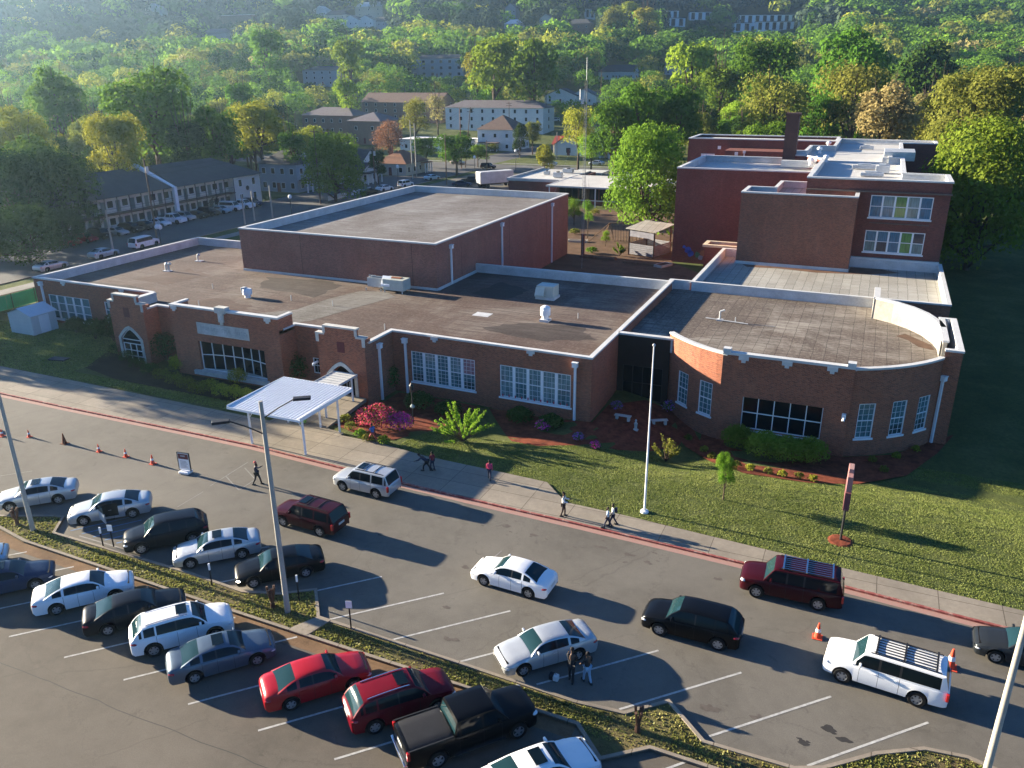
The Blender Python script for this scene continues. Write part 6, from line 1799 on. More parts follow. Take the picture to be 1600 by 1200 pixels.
    if bag:
        c = J['chest']; m = MB(); m.box(c[0] - .30 * k, c[0] - .12 * k, -.14 * k, .14 * k, c[2] - .22 * k, c[2] + .14 * k); bo = m.build('backpack', solid(*bag), None, bevel=.04)
        bo.matrix_world = u.matrix_basis; tag(bo, 'backpack worn by the ' + label, 'backpack')
    return u


NV, RD, WH, BK, PK, BL = ('navy_cloth', (.02, .025, .05)), ('red_cloth', (.35, .03, .03)), ('white_cloth', (.6, .6, .58)), ('black_cloth', (.02, .02, .022)), ('pink_cloth', (.5, .04, .12)), ('blue_cloth', (.05, .12, .35))
x, y = at(403, 757); person(x, y, 20, 'crossing guard in dark clothes and red cap with one arm raised', (NV, True), BK, h=1.72, arms=((-.1, .1), (1.5, .5)), step=.35, cap=('red_cap', (.5, .06, .05)))
x, y = at(583, 693); person(x, y, 175, 'person in blue top and red trousers walking by the flower bed', (BL, False), ('brick_red_cloth', (.3, .06, .05)), h=1.5, arms=((.5, .4), (-.4, .3)), step=.6, z=.12)
x, y = at(668, 738); person(x, y, 190, 'person in dark clothes bending forward on the shaded sidewalk', (NV, True), BK, h=1.65, arms=((.6, .4), (.4, .4)), step=.4, bend=.9, z=.12)
x, y = at(676, 736); person(x, y, 150, 'child in a red top standing beside the bending person', (('dark_red_cloth', (.2, .02, .03)), False), NV, h=1.35, arms=((.2, .3), (-.2, .2)), step=.2, z=.12)
x, y = at(765, 751); person(x, y, 110, 'child in pink top with white sleeves on the shaded sidewalk', (PK, True), NV, h=1.42, arms=((.2, .2), (-.2, .2)), step=.3, z=.12)
x, y = at(880, 809); person(x, y, 10, 'person in a white top and dark trousers at the kerb holding a phone', (WH, True), ('brown_cloth', (.05, .035, .03)), h=1.68, arms=((.5, 1.0), (.4, 1.1)), step=.15, z=.12)
x, y = at(949, 827); person(x, y, 200, 'child in pale blue shirt walking on the narrow sidewalk', (('pale_blue_cloth', (.35, .45, .55)), False), NV, h=1.4, arms=((.3, .2), (-.3, .2)), step=.35, z=.12)
x, y = at(957, 823); person(x, y, 205, 'child with a dark backpack walking behind the pale blue shirt', (WH, False), NV, h=1.45, arms=((.3, .2), (-.3, .2)), step=.35, z=.12, bag=NV)
person(-9.75, 28.35, 100, 'adult in black jacket leaning at the silver sedan door', (BK, True), BK, h=1.75, arms=((.7, .6), (.3, .3)), step=.2, bend=.15)
person(-9.05, 28.55, 140, 'woman in black top and pale blue jeans beside the silver sedan', (BK, False), ('pale_jeans', (.25, .38, .5)), h=1.66, arms=((.3, .5), (.1, .2)), step=.25)
person(-41.35, 30.75, 200, 'person sitting in the open door of the silver sedan, green top', (('green_cloth', (.12, .3, .05)), False), BK, h=1.2, arms=((.3, .8), (.3, .8)), step=.1, bend=.25)
x, y = at(866, 1062); u = root('tote_bag', (x, y, .01), 'black and white bag on the asphalt by the silver sedan', 'bag')
MB().box(-.22, .22, -.13, .13, 0, .3).build('bag_body', solid(*WH), u, local=True, bevel=.05); MB().box(-.24, .0, -.14, .14, .0, .32).build('dark_panel', solid(*BK), u, local=True, bevel=.05)
m = MB(); m.tube((-.1, 0, .3), (0, 0, .42), .012, n=5); m.tube((0, 0, .42), (.1, 0, .3), .012, n=5); m.build('handle', solid(*BK), u, local=True)

# ------------------------------------------------------------------ neighbourhood
KEEP = [(-90, 14, -60, 118), (-104, -74, -60, 215), (-82, -34, 112, 214), (-36, 12, 100, 178), (-126, -104, -20, 214), (-148, -124, 60, 150), (-210, 0, 212, 240), (-124, -108, 234, 300)]
SHIELD = []      # screen windows (x0,y0,x1,y1, distance): no nearer tree may cover them


def rfm(n, c): return mottled(n, c, .2, .8, .85, .2)


ROOFM = {'dark': rfm('dark_shingle', (.06, .062, .065)), 'brown': rfm('brown_shingle', (.14, .095, .075)), 'orange': rfm('orange_shingle', (.22, .11, .065)), 'red': rfm('red_shingle', (.26, .05, .035)), 'grey': rfm('grey_shingle', (.13, .13, .135)), 'white': rfm('white_roofing', (.62, .62, .62)), 'purple': rfm('purple_grey_shingle', (.13, .115, .125))}
WALLM = {'white': mottled('white_siding', (.62, .63, .62), .08, .6), 'grey': mottled('grey_siding', (.34, .38, .40), .12, .6), 'cream': mottled('cream_siding', (.48, .44, .36), .12, .6), 'tan': 'brick_tan', 'brick': 'brick', 'blue': mottled('blue_grey_siding', (.26, .31, .36), .1, .6), 'sage': mottled('sage_siding', (.36, .40, .33), .1, .6)}


def win_parts(u, w, d, h, floors, nf, ns, wz=1.3, ww=1.0, mat='glass_dark', base=.9):
    for f in range(floors):
        z = base + f * (h / floors)
        for i in range(nf):
            x = -w / 2 + w * (i + .5) / nf
            m = MB(); m.box(x - ww / 2 - .08, x + ww / 2 + .08, -d / 2 - .05, -d / 2 - .003, z - .08, z + wz + .08, 0); m.box(x - ww / 2, x + ww / 2, -d / 2 - .07, -d / 2 - .052, z, z + wz, 1)
            m.build('window', ['whitetrim', mat], u, local=True)
        for i in range(ns):
            y = -d / 2 + d * (i + .5) / ns
            m = MB(); m.box(w / 2 + .003, w / 2 + .05, y - ww / 2 - .08, y + ww / 2 + .08, z - .08, z + wz + .08, 0); m.box(w / 2 + .052, w / 2 + .07, y - ww / 2, y + ww / 2, z, z + wz, 1)
            m.build('window', ['whitetrim', mat], u, local=True)


def roof_mesh(m, w, d, h, rh, kind, ov=.45, ax='x'):
    W_, D_ = w / 2 + ov, d / 2 + ov; z = h - .1
    if kind == 'flat':
        m.box(-W_, W_, -D_, D_, h, h + .3); return
    if kind == 'hip':
        if w >= d: a, b = (-w / 2 + d / 2, 0), (w / 2 - d / 2, 0)
        else: a, b = (0, -d / 2 + w / 2), (0, d / 2 - w / 2)
        A, B = (*a, h + rh), (*b, h + rh)
        c = [(-W_, -D_, z), (W_, -D_, z), (W_, D_, z), (-W_, D_, z)]
        if w >= d: m.quad(c[0], c[1], B, A); m.quad(c[2], c[3], A, B); m.ngon([c[1], c[2], B]); m.ngon([c[3], c[0], A])
        else: m.quad(c[1], c[2], B, A); m.quad(c[3], c[0], A, B); m.ngon([c[0], c[1], A]); m.ngon([c[2], c[3], B])
        m.ngon([(x, y, z - .02) for x, y, _ in c])
        return
    t = .18
    if ax == 'x':       # ridge along x
        for s in (-1, 1):
            a, b, c, e = (-W_, s * D_, z), (W_, s * D_, z), (W_, 0, h + rh), (-W_, 0, h + rh)
            m.quad(a, b, c, e); lo = [(p[0], p[1], p[2] - t) for p in (a, b, c, e)]; m.quad(*lo[::-1])
            m.quad(a, lo[0], lo[1], b); m.quad(b, lo[1], lo[2], c); m.quad(e, lo[3], lo[0], a)
    else:
        for s in (-1, 1):
            a, b, c, e = (s * W_, -D_, z), (s * W_, D_, z), (0, D_, h + rh), (0, -D_, h + rh)
            m.quad(a, b, c, e); lo = [(p[0], p[1], p[2] - t) for p in (a, b, c, e)]; m.quad(*lo[::-1])
            m.quad(a, lo[0], lo[1], b); m.quad(b, lo[1], lo[2], c); m.quad(e, lo[3], lo[0], a)


def house(label, x, y, w, d, h, rh=2.5, roof='hip', ax='x', wall='white', rm='dark', floors=1, nf=3, ns=2, rot=0.0, name='house', chimney=None, porch=None, dormer=False, door=True, z=None, cat='house', group=None, wz=1.3, ww=1.0):
    zz = gz(x, y) if z is None else z
    u = root(name, (x, y, zz), label, cat, group, rotz=rot)
    m = MB(); m.box(-w / 2, w / 2, -d / 2, d / 2, -4, h)
    hh = rh * .98
    if roof == 'gable':
        if ax == 'x':
            for s in (-1, 1): m.ngon([(s * w / 2, -d / 2, h), (s * w / 2, d / 2, h), (s * w / 2, 0, h + hh)])
        else:
            for s in (-1, 1): m.ngon([(-w / 2, s * d / 2, h), (w / 2, s * d / 2, h), (0, s * d / 2, h + hh)])
    wm = WALLM[wall]; m.build('wall', wm, u, local=True)
    m = MB(); roof_mesh(m, w, d, h, rh, roof, ax=ax); ro = m.build('roof', ROOFM[rm], u, local=True)
    if chimney: cx, cy = chimney; MB().box(cx - .4, cx + .4, cy - .4, cy + .4, h, h + rh + 1.2).build('chimney', 'brick', ro, local=True)
    win_parts(u, w, d, h, floors, nf, ns, wz, ww)
    if door: MB().box(-.5, .5, -d / 2 - .09, -d / 2 - .075, 0, 2.1).build('door', 'redmetal', u, local=True)
    if porch:
        px0, px1, pd, side = porch
        m = MB()
        if side == 'f': m.box(px0, px1, -d / 2 - pd, -d / 2 - .1, 2.7, 2.95)
        else: m.box(w / 2 + .1, w / 2 + pd, px0, px1, 2.7, 2.95)
        m.build('porch_roof', ROOFM[rm], u, local=True)
        for t in np.linspace(px0 + .2, px1 - .2, 4):
            (MB().box(t - .12, t + .12, -d / 2 - pd + .1, -d / 2 - pd + .34, -1, 2.7) if side == 'f' else MB().box(w / 2 + pd - .34, w / 2 + pd - .1, t - .12, t + .12, -1, 2.7)).build('column', 'whitetrim', u, local=True)
    if dormer:
        m = MB(); m.box(w * .18, w * .18 + 2.0, -1, 1, h + .3, h + 1.9); m.ngon([(w * .18 + 2.0, -1, h + 1.9), (w * .18 + 2.0, 1, h + 1.9), (w * .18 + 2.0, 0, h + 2.8)]); dm_ = m.build('dormer', 'whitetrim', u, local=True)
        m = MB(); m.quad((w * .1, -1.3, h + 1.7), (w * .18 + 2.3, -1.3, h + 1.7), (w * .18 + 2.3, 0, h + 3.0), (w * .1, 0, h + 3.0)); m.quad((w * .1, 1.3, h + 1.7), (w * .18 + 2.3, 1.3, h + 1.7), (w * .18 + 2.3, 0, h + 3.0), (w * .1, 0, h + 3.0)); m.build('dormer_roof', ROOFM[rm], dm_, local=True)
    r = max(w, d) * .72 + 2
    KEEP.append((x - r * .75, x + r * .75, y - r * .75, y + r * .75))
    xs_, ys_ = [], []
    for dx in (-w / 2, w / 2):
        for dy in (-d / 2, d / 2):
            for dz in (.5, h + rh * .8):
                a = dx * math.cos(rot) - dy * math.sin(rot); b = dx * math.sin(rot) + dy * math.cos(rot)
                q = proj((x + a, y + b, zz + dz)); xs_.append(q[0]); ys_.append(q[1])
    hide = group is not None
    SHIELD.append((min(xs_) + (5 if hide else 0), min(ys_) - (0 if hide else 1), max(xs_) - (5 if hide else 0), (min(ys_) * .55 + max(ys_) * .45) if hide else max(ys_) - 3, -0.406 * x + 0.914 * y - max(w, d) / 2))
    return u


# motel
mo = root('motel', (-134, 120, 0), 'long two storey cream motel with dark shingle roofs and an outside balcony', 'motel')
M['motelwall'] = mottled('cream_wall', (.55, .55, .51), .1, .4)
m = MB(); m.box(-142, -126.3, 92, 136.3, 0, 6.1); m.box(-142, -124.9, 136.3, 144.8, 0, 6.1); m.build('wall', 'motelwall', mo)
m = MB()
for y0, y1, xr_ in ((90, 119.2, -133.6), (119.8, 145.4, -133.6)):
    A, B = (xr_, y0 + 3, 9.6), (xr_, y1 - (5.5 if y1 > 140 else 0), 9.6)
    c = [(-124.2, y0, 6.15), (-124.2, y1, 6.15), (-143.2, y1, 6.15), (-143.2, y0, 6.15)]
    m.quad(c[0], c[1], B, A); m.quad(c[2], c[3], A, B); m.ngon([c[1], c[2], B]); m.ngon([c[3], c[0], A]); m.ngon([(a, b, 6.1) for a, b, _ in c])
m.build('roof', ROOFM['dark'], mo)
m = MB(); m.ngon([(-124.0, 119.2, 6.2), (-133.6, 119.2, 10.3), (-143.4, 119.2, 6.2)]); m.ngon([(-124.0, 119.8, 6.2), (-133.6, 119.8, 10.3), (-143.4, 119.8, 6.2)])
for a, b in (((-124.0, 6.2), (-133.6, 10.3)), ((-133.6, 10.3), (-143.4, 6.2))): m.quad((a[0], 119.1, a[1]), (b[0], 119.1, b[1]), (b[0], 119.9, b[1]), (a[0], 119.9, a[1]))
m.box(-124.6, -123.9, 119.15, 119.85, 0, 6.3)
m.build('fire_wall', 'whitetrim', mo)
m = MB(); m.box(-126.28, -124.4, 92, 136.28, 2.95, 3.15); bc = m.build('balcony', mottled('brown_timber', (.09, .065, .05), .2), mo)
m = MB(); m.tube((-124.5, 92, 4.15), (-124.5, 136.2, 4.15), .04, n=4); m.tube((-124.5, 92, 3.65), (-124.5, 136.2, 3.65), .03, n=4)
for k in range(17): m.box(-124.58, -124.46, 92.5 + 2.72 * k, 92.62 + 2.72 * k, 0, 6.1)
m.build('railing', 'black', bc)
for j, y0 in enumerate((99.5, 127.5)):
    m = MB()
    for k in range(11): m.box(-125.9, -124.9, y0 + .38 * k, y0 + .38 * k + .4, .1 + .27 * k, .16 + .27 * k)
    for x in (-125.95, -124.88): m.quad((x, y0, 0), (x, y0 + 4.3, 3.0), (x, y0 + 4.3, 3.25), (x, y0, .3))
    m.build('stair', mottled('dark_stair', (.05, .04, .035), .2), mo)
for f in range(2):
    for k in range(13):
        y = 94 + 3.3 * k
        m = MB(); m.box(-126.297, -126.24, y, y + .95, .15 + 3.05 * f, 2.2 + 3.05 * f); m.build('door', mottled('green_grey_door', (.09, .13, .13), .1), mo)
        m = MB(); m.box(-126.297, -126.26, y + 1.35, y + 2.75, .95 + 3.05 * f, 2.3 + 3.05 * f, 0); m.box(-126.258, -126.24, y + 1.42, y + 2.68, 1.02 + 3.05 * f, 2.23 + 3.05 * f, 1); m.build('window', ['whitetrim', 'glass_dark'], mo)
    for y in (138.4, 142.6):
        m = MB(); m.box(-124.897, -124.84, y - .5, y + .5, .9 + 3.05 * f, 2.5 + 3.05 * f, 0); m.box(-124.838, -124.82, y - .42, y + .42, 1.0 + 3.05 * f, 2.4 + 3.05 * f, 1); m.build('window', ['whitetrim', 'glass_dark'], mo)
m = MB(); m.lathe([(.5, 0), (.5, .04)], n=16); em = m.build('round_emblem', 'black', mo, local=True); em.rotation_euler = (0, R(90), 0); em.location = (9.16, 20.5, 3.5)
SHIELD.append((95, 232, 415, 400, 150))
house('grey two storey house with hip roof, white trim and a small dormer beside the motel', -131.5, 164.5, 11, 11, 6.6, 3.6, 'hip', wall='blue', rm='dark', floors=2, nf=4, ns=3, dormer=True, porch=(-5, 1, 2.6, 's'))
house('small white porch house with a front gable behind the white cars', -124.5, 180.5, 9, 7.5, 3.0, 2.2, 'gable', 'x', 'white', 'dark', 1, 3, 2, porch=(-3.4, 3.4, 2.0, 's'))
house('white gabled house with dark roof behind the small porch house', -131, 190.5, 10, 8, 4.6, 3.0, 'gable', 'x', 'white', 'dark', 1, 2, 2)
house('cottage with an orange brown hip roof and brick base near the junction', -124.0, 203.5, 10, 12.5, 3.3, 3.0, 'hip', wall='cream', rm='orange', floors=1, nf=3, ns=4, porch=(2, 6, 1.6, 's'), chimney=(-2, -2))
for a, b, lb in (((-110.9, 150), (-110.9, 157), 'low white picket fence nearer the motel'), ((-110.9, 159), (-110.9, 167), 'low white picket fence nearer the white porch house')):
    u = root('picket_fence', (a[0], a[1], 0), lb, 'fence', 'white picket fences by the street')
    m = MB(); k = 0; y = a[1]
    while y < b[1]: m.box(a[0] - .02, a[0] + .02, y, y + .1, .1, 1.1); y += .17
    m.build('pickets', 'whitetrim', u); m = MB(); m.box(a[0] - .06, a[0] - .025, a[1], b[1], .3, .4); m.box(a[0] - .06, a[0] - .025, a[1], b[1], .8, .9); m.build('rail', 'whitetrim', u)


def site(px, py): return spot(px, py)


x, y, z = site(676, 236); house('long low modern white building with a flat white roof', x, y + 5, 26, 12, 3.8, 0, 'flat', wall='white', rm='white', nf=5, ns=2, name='low_building', cat='building')
x, y, z = site(775, 236); house('large white two storey house with a brown pyramid roof and porch', x - 1, y + 9, 14, 15, 7.4, 4.6, 'hip', wall='white', rm='brown', floors=2, nf=3, ns=4, porch=(-6, 2, 3, 'f'))
x, y, z = site(770, 206); house('long white three storey apartment block with dark hip roof', x, y + 7, 46, 13, 9.4, 2.8, 'hip', wall='white', rm='purple', floors=3, nf=9, ns=1, name='apartment_block', cat='apartment building', wz=1.5)
x, y, z = site(625, 190); house('dark brick apartment block with a long brown ridge roof', x, y + 8, 42, 15, 8, 4, 'gable', 'x', 'tan', 'brown', 3, 8, 2, name='apartment_block', cat='apartment building')
x, y, z = site(508, 212); house('brick apartment block with purple grey roof behind the yellow trees', x, y + 9, 26, 13, 7.5, 3, 'hip', wall='tan', rm='purple', floors=2, nf=6, ns=2, name='apartment_block', cat='apartment building')
x, y, z = site(573, 226); house('tan brick apartment wing with hip roof nearest the white porch house', x, y + 7, 15, 16, 8.5, 3, 'hip', wall='tan', rm='purple', floors=2, nf=2, ns=4, name='apartment_block', cat='apartment building')
x, y, z = site(682, 122); house('blue grey three storey apartment block on the slope with parked cars', x, y + 8, 40, 14, 11.5, 2.6, 'hip', wall='blue', rm='dark', floors=3, nf=6, ns=1, name='apartment_block', cat='apartment building', wz=1.8, ww=2.2)
x, y, z = site(962, 125); house('white house with dark roof and a small front gable among the trees', x, y + 6, 24, 10, 4.6, 4, 'gable', 'x', 'white', 'dark', 1, 6, 1)
x, y, z = site(888, 243); house('white cottage with a red roof and front gable left of the radio mast', x, y + 6, 10, 12, 3.6, 3.4, 'gable', 'y', 'white', 'red', 1, 1, 2, wz=1.6, ww=1.6)
x, y, z = site(872, 242); house('low red roofed side wing of the cottage by the white pole', x, y + 9, 8, 7, 3.2, 2.4, 'gable', 'x', 'cream', 'red', 1, 2, 0)
x, y, z = site(946, 247); house('sage green cottage with a red roof right of the radio mast', x, y + 6, 11, 11, 3.4, 3.0, 'gable', 'y', 'sage', 'red', 1, 3, 1, porch=(-4.8, 4.8, 1.8, 'f'))
x, y, z = site(953, 216); house('cream house with brick chimney behind the sage cottage', x, y + 6, 14, 9, 3.4, 3, 'gable', 'x', 'cream', 'brown', 1, 3, 1, chimney=(-3, 0))
x, y, z = site(875, 163); house('white gabled house at the end of the white apartments', x, y + 5, 18, 9, 4, 3.6, 'gable', 'y', 'white', 'dark', 1, 3, 1)
x, y, z = site(906, 165); house('pale gabled house in the shade right of the tall utility pole', x, y + 9, 15, 9, 4, 3.4, 'gable', 'y', 'white', 'grey', 1, 2, 1)
x, y, z = site(1055, 118); house('grey porch house half hidden in the trees left of the round tree', x, y + 6, 16, 9, 6, 2.5, 'gable', 'x', 'blue', 'dark', 2, 3, 1)
x, y, z = site(505, 135); house('grey apartment block half hidden by the bright green tree', x, y + 6, 30, 12, 9, 2.5, 'hip', wall='blue', rm='dark', floors=3, nf=5, ns=1, name='apartment_block', cat='apartment building')
# annex beyond the garden
an = root('school_annex', (-55, 175, 0), 'low brick annex with flat pale roof and dark window wall behind the garden', 'school building')
m = MB(); m.box(-62.5, -30, 165, 182, 0, 3.75); m.box(-76, -62.6, 170, 192, 0, 3.7); m.build('brick_wall', 'brick_old', an)
m = MB(); m.box(-63.8, -29, 162.4, 182.3, 3.76, 4.05); m.build('roof', 'roof_pale', an)
m = MB(); m.box(-76.3, -63.9, 169.8, 192.3, 3.71, 3.95); m.build('roof', 'roof_pale', an)
m = MB(); strip(m, [(-76.3, 192.3), (-76.3, 169.8), (-63.9, 169.8)], -.3, .02, 3.96, 4.35); m.build('coping', 'white', an)
m = MB(); strip(m, [(-63.8, 182), (-63.8, 162.4), (-29, 162.4)], -.1, .1, 3.8, 4.1); m.build('fascia', 'white', an)
for k in range(7):
    f = MB(); x = -61.8 + 4.5 * k; f.box(x, x + 4.2, 164.93, 164.99, 1.2, 3.4); w_ = f.build('window', 'glass_dark', an)
    f = MB()
    for q in (0, 1.4, 2.8, 4.1): f.box(x + q, x + q + .1, 164.88, 164.925, 1.2, 3.4)
    f.build('frame', 'black', w_)
m = MB(); m.box(-62.5, -30, 164.8, 164.92, .9, 1.05); m.build('sill_band', 'whitetrim', an)
for x in (-63.2, -53.0, -41): MB().box(x - .1, x + .1, 162.5, 162.7, 0, 3.75).build('downspout', 'whitetrim', an)
m = MB(); m.box(-70, -62, 195, 201, 3.0, 3.2); m.build('entrance_roof', 'white', an)
for x, y in ((-69.8, 195.2), (-62.2, 195.2), (-69.8, 200.8), (-62.2, 200.8)): MB().box(x - .1, x + .1, y - .1, y + .1, 0, 3).build('post', 'white', an)
for k, (x, y, w, h, lb) in enumerate(((-50, 176, 3.0, 2.2, 'tall square cooling unit on the annex roof'), (-66.5, 176.5, 2.0, 1.2, 'white roof unit on the left annex roof'), (-71, 181, 1.4, .8, 'small roof unit near the annex parapet'), (-67.5, 186, 2.4, 1.0, 'low roof unit far back on the annex'))):
    u = root('rooftop_unit', (x, y, 4.05 if x > -63 else 3.95), lb, 'rooftop unit', 'units on the annex roof')
    MB().box(-w / 2, w / 2, -w / 3, w / 3, .15, h).build('housing', 'galv', u, local=True, bevel=.04)
    m = MB(); m.lathe([(w * .2, h), (w * .2, h + .2), (0, h + .22)], n=12); m.build('fan', 'trimblack', u, local=True)
    MB().box(-w * .4, w * .4, -w * .25, w * .25, 0, .15).build('kerb_frame', 'membrane', u, local=True)
SHIELD.append((850, 252, 945, 330, 150)); SHIELD.append((600, 250, 830, 292, 170)); SHIELD.append((845, 250, 945, 266, 220)); SHIELD.append((640, 225, 700, 250, 235))
# houses on the hillside
GH = 'houses on the far hillside'
for px, py, w, h, wall, rm, rk, lb in ((548, 50, 16, 7, 'white', 'grey', 'gable', 'small white gabled house on the hillside, left of a pair'), (571, 50, 16, 7, 'white', 'grey', 'gable', 'white gabled house on the hillside with an arched porch'), (576, 27, 28, 6, 'cream', 'white', 'hip', 'long cream house highest on the left hillside'),
                                       (524, 38, 22, 5, 'cream', 'dark', 'hip', 'low cream house beside the hillside road'), (592, 50, 14, 6, 'blue', 'dark', 'hip', 'grey house right of the pair on the hillside'), (370, 56, 34, 12, 'tan', 'white', 'flat', 'brick block with a white flat roof in the haze'), (337, 76, 26, 9, 'blue', 'grey', 'hip', 'grey block in the haze below the flat roofed block'),
                                       (240, 32, 16, 7, 'white', 'white', 'gable', 'small pale house high in the left haze'), (500, 34, 14, 6, 'white', 'white', 'gable', 'white house in the haze near the hillside road'), (797, 32, 10, 7, 'blue', 'grey', 'gable', 'tiny pale gable high among dark trees'), (852, 48, 12, 7, 'cream', 'brown', 'gable', 'small lit house among dark trees'),
                                       (903, 56, 22, 7, 'tan', 'dark', 'hip', 'dark house row at the foot of the hill'), (800, 50, 16, 4, 'blue', 'white', 'hip', 'low pale roofed house on the hillside')):
    x, y, z = spot(px, py); s = math.hypot(x, y) / 620
    house(lb, x, y + 6, w * s * .8, 10, h * s, 3 * s, rk, 'y' if rk == 'gable' else 'x', wall, rm, 2, 3, 0, group=GH, door=False)
GT_ = 'white townhouse rows on the hill'
for px, py, w, lb in ((922, 29, 14, 'small white townhouse pair farthest left'), (983, 27, 22, 'short white townhouse row above the yellow tree'), (1050, 30, 18, 'white townhouse row upper middle left'), (1058, 42, 22, 'lower white townhouse row in the middle'), (1094, 32, 30, 'white townhouse row upper middle right'),
                      (1206, 37, 92, 'longest white townhouse row at the right'), (1160, 50, 24, 'lower white townhouse row at the right'), (1215, 48, 60, 'half hidden lower townhouse row below the longest one')):
    x, y, z = spot(px, py); dd = -0.406 * x + 0.914 * y; s = dd / 1262 * 1.02; W_ = w * s; n_ = max(2, int(W_ / 7)); h = 8.5
    u = root('townhouse_row', (x, y, z), lb, 'townhouses', GT_, rotz=R(-24 + 24))
    u.rotation_euler.z = YAW * -1
    MB().box(-W_ / 2, W_ / 2, 0, 9, -5, h).build('wall', 'whitetrim', u, local=True)
    MB().box(-W_ / 2 - .4, W_ / 2 + .4, -.6, 9.4, h, h + .5).build('roof', ROOFM['dark'], u, local=True)
    for k in range(n_):
        a = -W_ / 2 + W_ * (k + .5) / n_
        MB().box(a - W_ / n_ * .28, a + W_ / n_ * .22, -.1, -.01, 1, h - .6).build('window', 'glass_dark', u, local=True)
    SHIELD.append((px - w / 2, py - 13, px + w / 2, py - 3, dd))
    KEEP.append((x - W_ / 2 - 2, x + W_ / 2 + 2, y - 4, y + 12))

# ------------------------------------------------------------------ vegetation
def leafmat(name, c, hi, trans=.42, obj=.5):
    b = NB(name); oi = b.n('ShaderNodeObjectInfo'); v = b.coord('Object')
    n = b.noise(v, .55, 3); n2 = b.noise(v, 3.0, 2)
    cc = b.ramp(n, [(.35, tuple(x * .7 for x in c)), (.65, c)])
    cc = b.mix(b.ramp(n2, [(.4, (0, 0, 0)), (.75, (.6, .6, .6))]), cc, hi)
    hs = b.n('ShaderNodeHueSaturation'); mr = b.n('ShaderNodeMapRange'); mr.inputs[3].default_value = .475; mr.inputs[4].default_value = .515
    b.l(oi.outputs['Random'], mr.inputs[0]); b.l(mr.outputs[0], hs.inputs['Hue'])
    mr2 = b.n('ShaderNodeMapRange'); mr2.inputs[3].default_value = .95; mr2.inputs[4].default_value = 1.5
    ml_ = b.n('ShaderNodeMath', operation='FRACT'); mm = b.n('ShaderNodeMath', operation='MULTIPLY'); mm.inputs[1].default_value = 7.31
    b.l(oi.outputs['Random'], mm.inputs[0]); b.l(mm.outputs[0], ml_.inputs[0]); b.l(ml_.outputs[0], mr2.inputs[0]); b.l(mr2.outputs[0], hs.inputs['Value'])
    b.l(cc, hs.inputs['Color'])
    b.l(hs.outputs[0], b.b.inputs['Base Color']); b.b.inputs['Roughness'].default_value = .55; b.b.inputs['Specular IOR Level'].default_value = .0
    tr = b.n('ShaderNodeBsdfTranslucent'); b.l(hs.outputs[0], tr.inputs[0])
    mx = b.n('ShaderNodeMixShader'); mx.inputs[0].default_value = trans
    b.l(b.b.outputs[0], mx.inputs[1]); b.l(tr.outputs[0], mx.inputs[2]); b.l(mx.outputs[0], b.out.inputs[0])
    return b.m


LM = {'lush': leafmat('lush_green_leaf', (.125, .215, .024), (.23, .35, .05), .38), 'darkhill': leafmat('dark_hill_leaf', (.035, .055, .035), (.06, .085, .045), .1), 'green': leafmat('mid_green_leaf', (.075, .15, .018), (.15, .25, .035)), 'bright': leafmat('bright_green_leaf', (.15, .27, .025), (.27, .40, .05), .4), 'olive': leafmat('olive_leaf', (.15, .17, .032), (.24, .25, .055)),
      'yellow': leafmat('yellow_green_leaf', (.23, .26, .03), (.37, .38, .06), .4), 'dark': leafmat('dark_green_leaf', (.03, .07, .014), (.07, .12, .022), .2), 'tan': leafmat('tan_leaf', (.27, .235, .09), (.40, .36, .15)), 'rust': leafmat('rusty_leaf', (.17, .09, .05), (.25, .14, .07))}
M['bark'] = mottled('grey_brown_bark', (.085, .062, .045), .35, 2, .9, .1)
M['core'] = mottled('inner_leaf_shade', (.012, .02, .006), .3, 1, .95, .05)


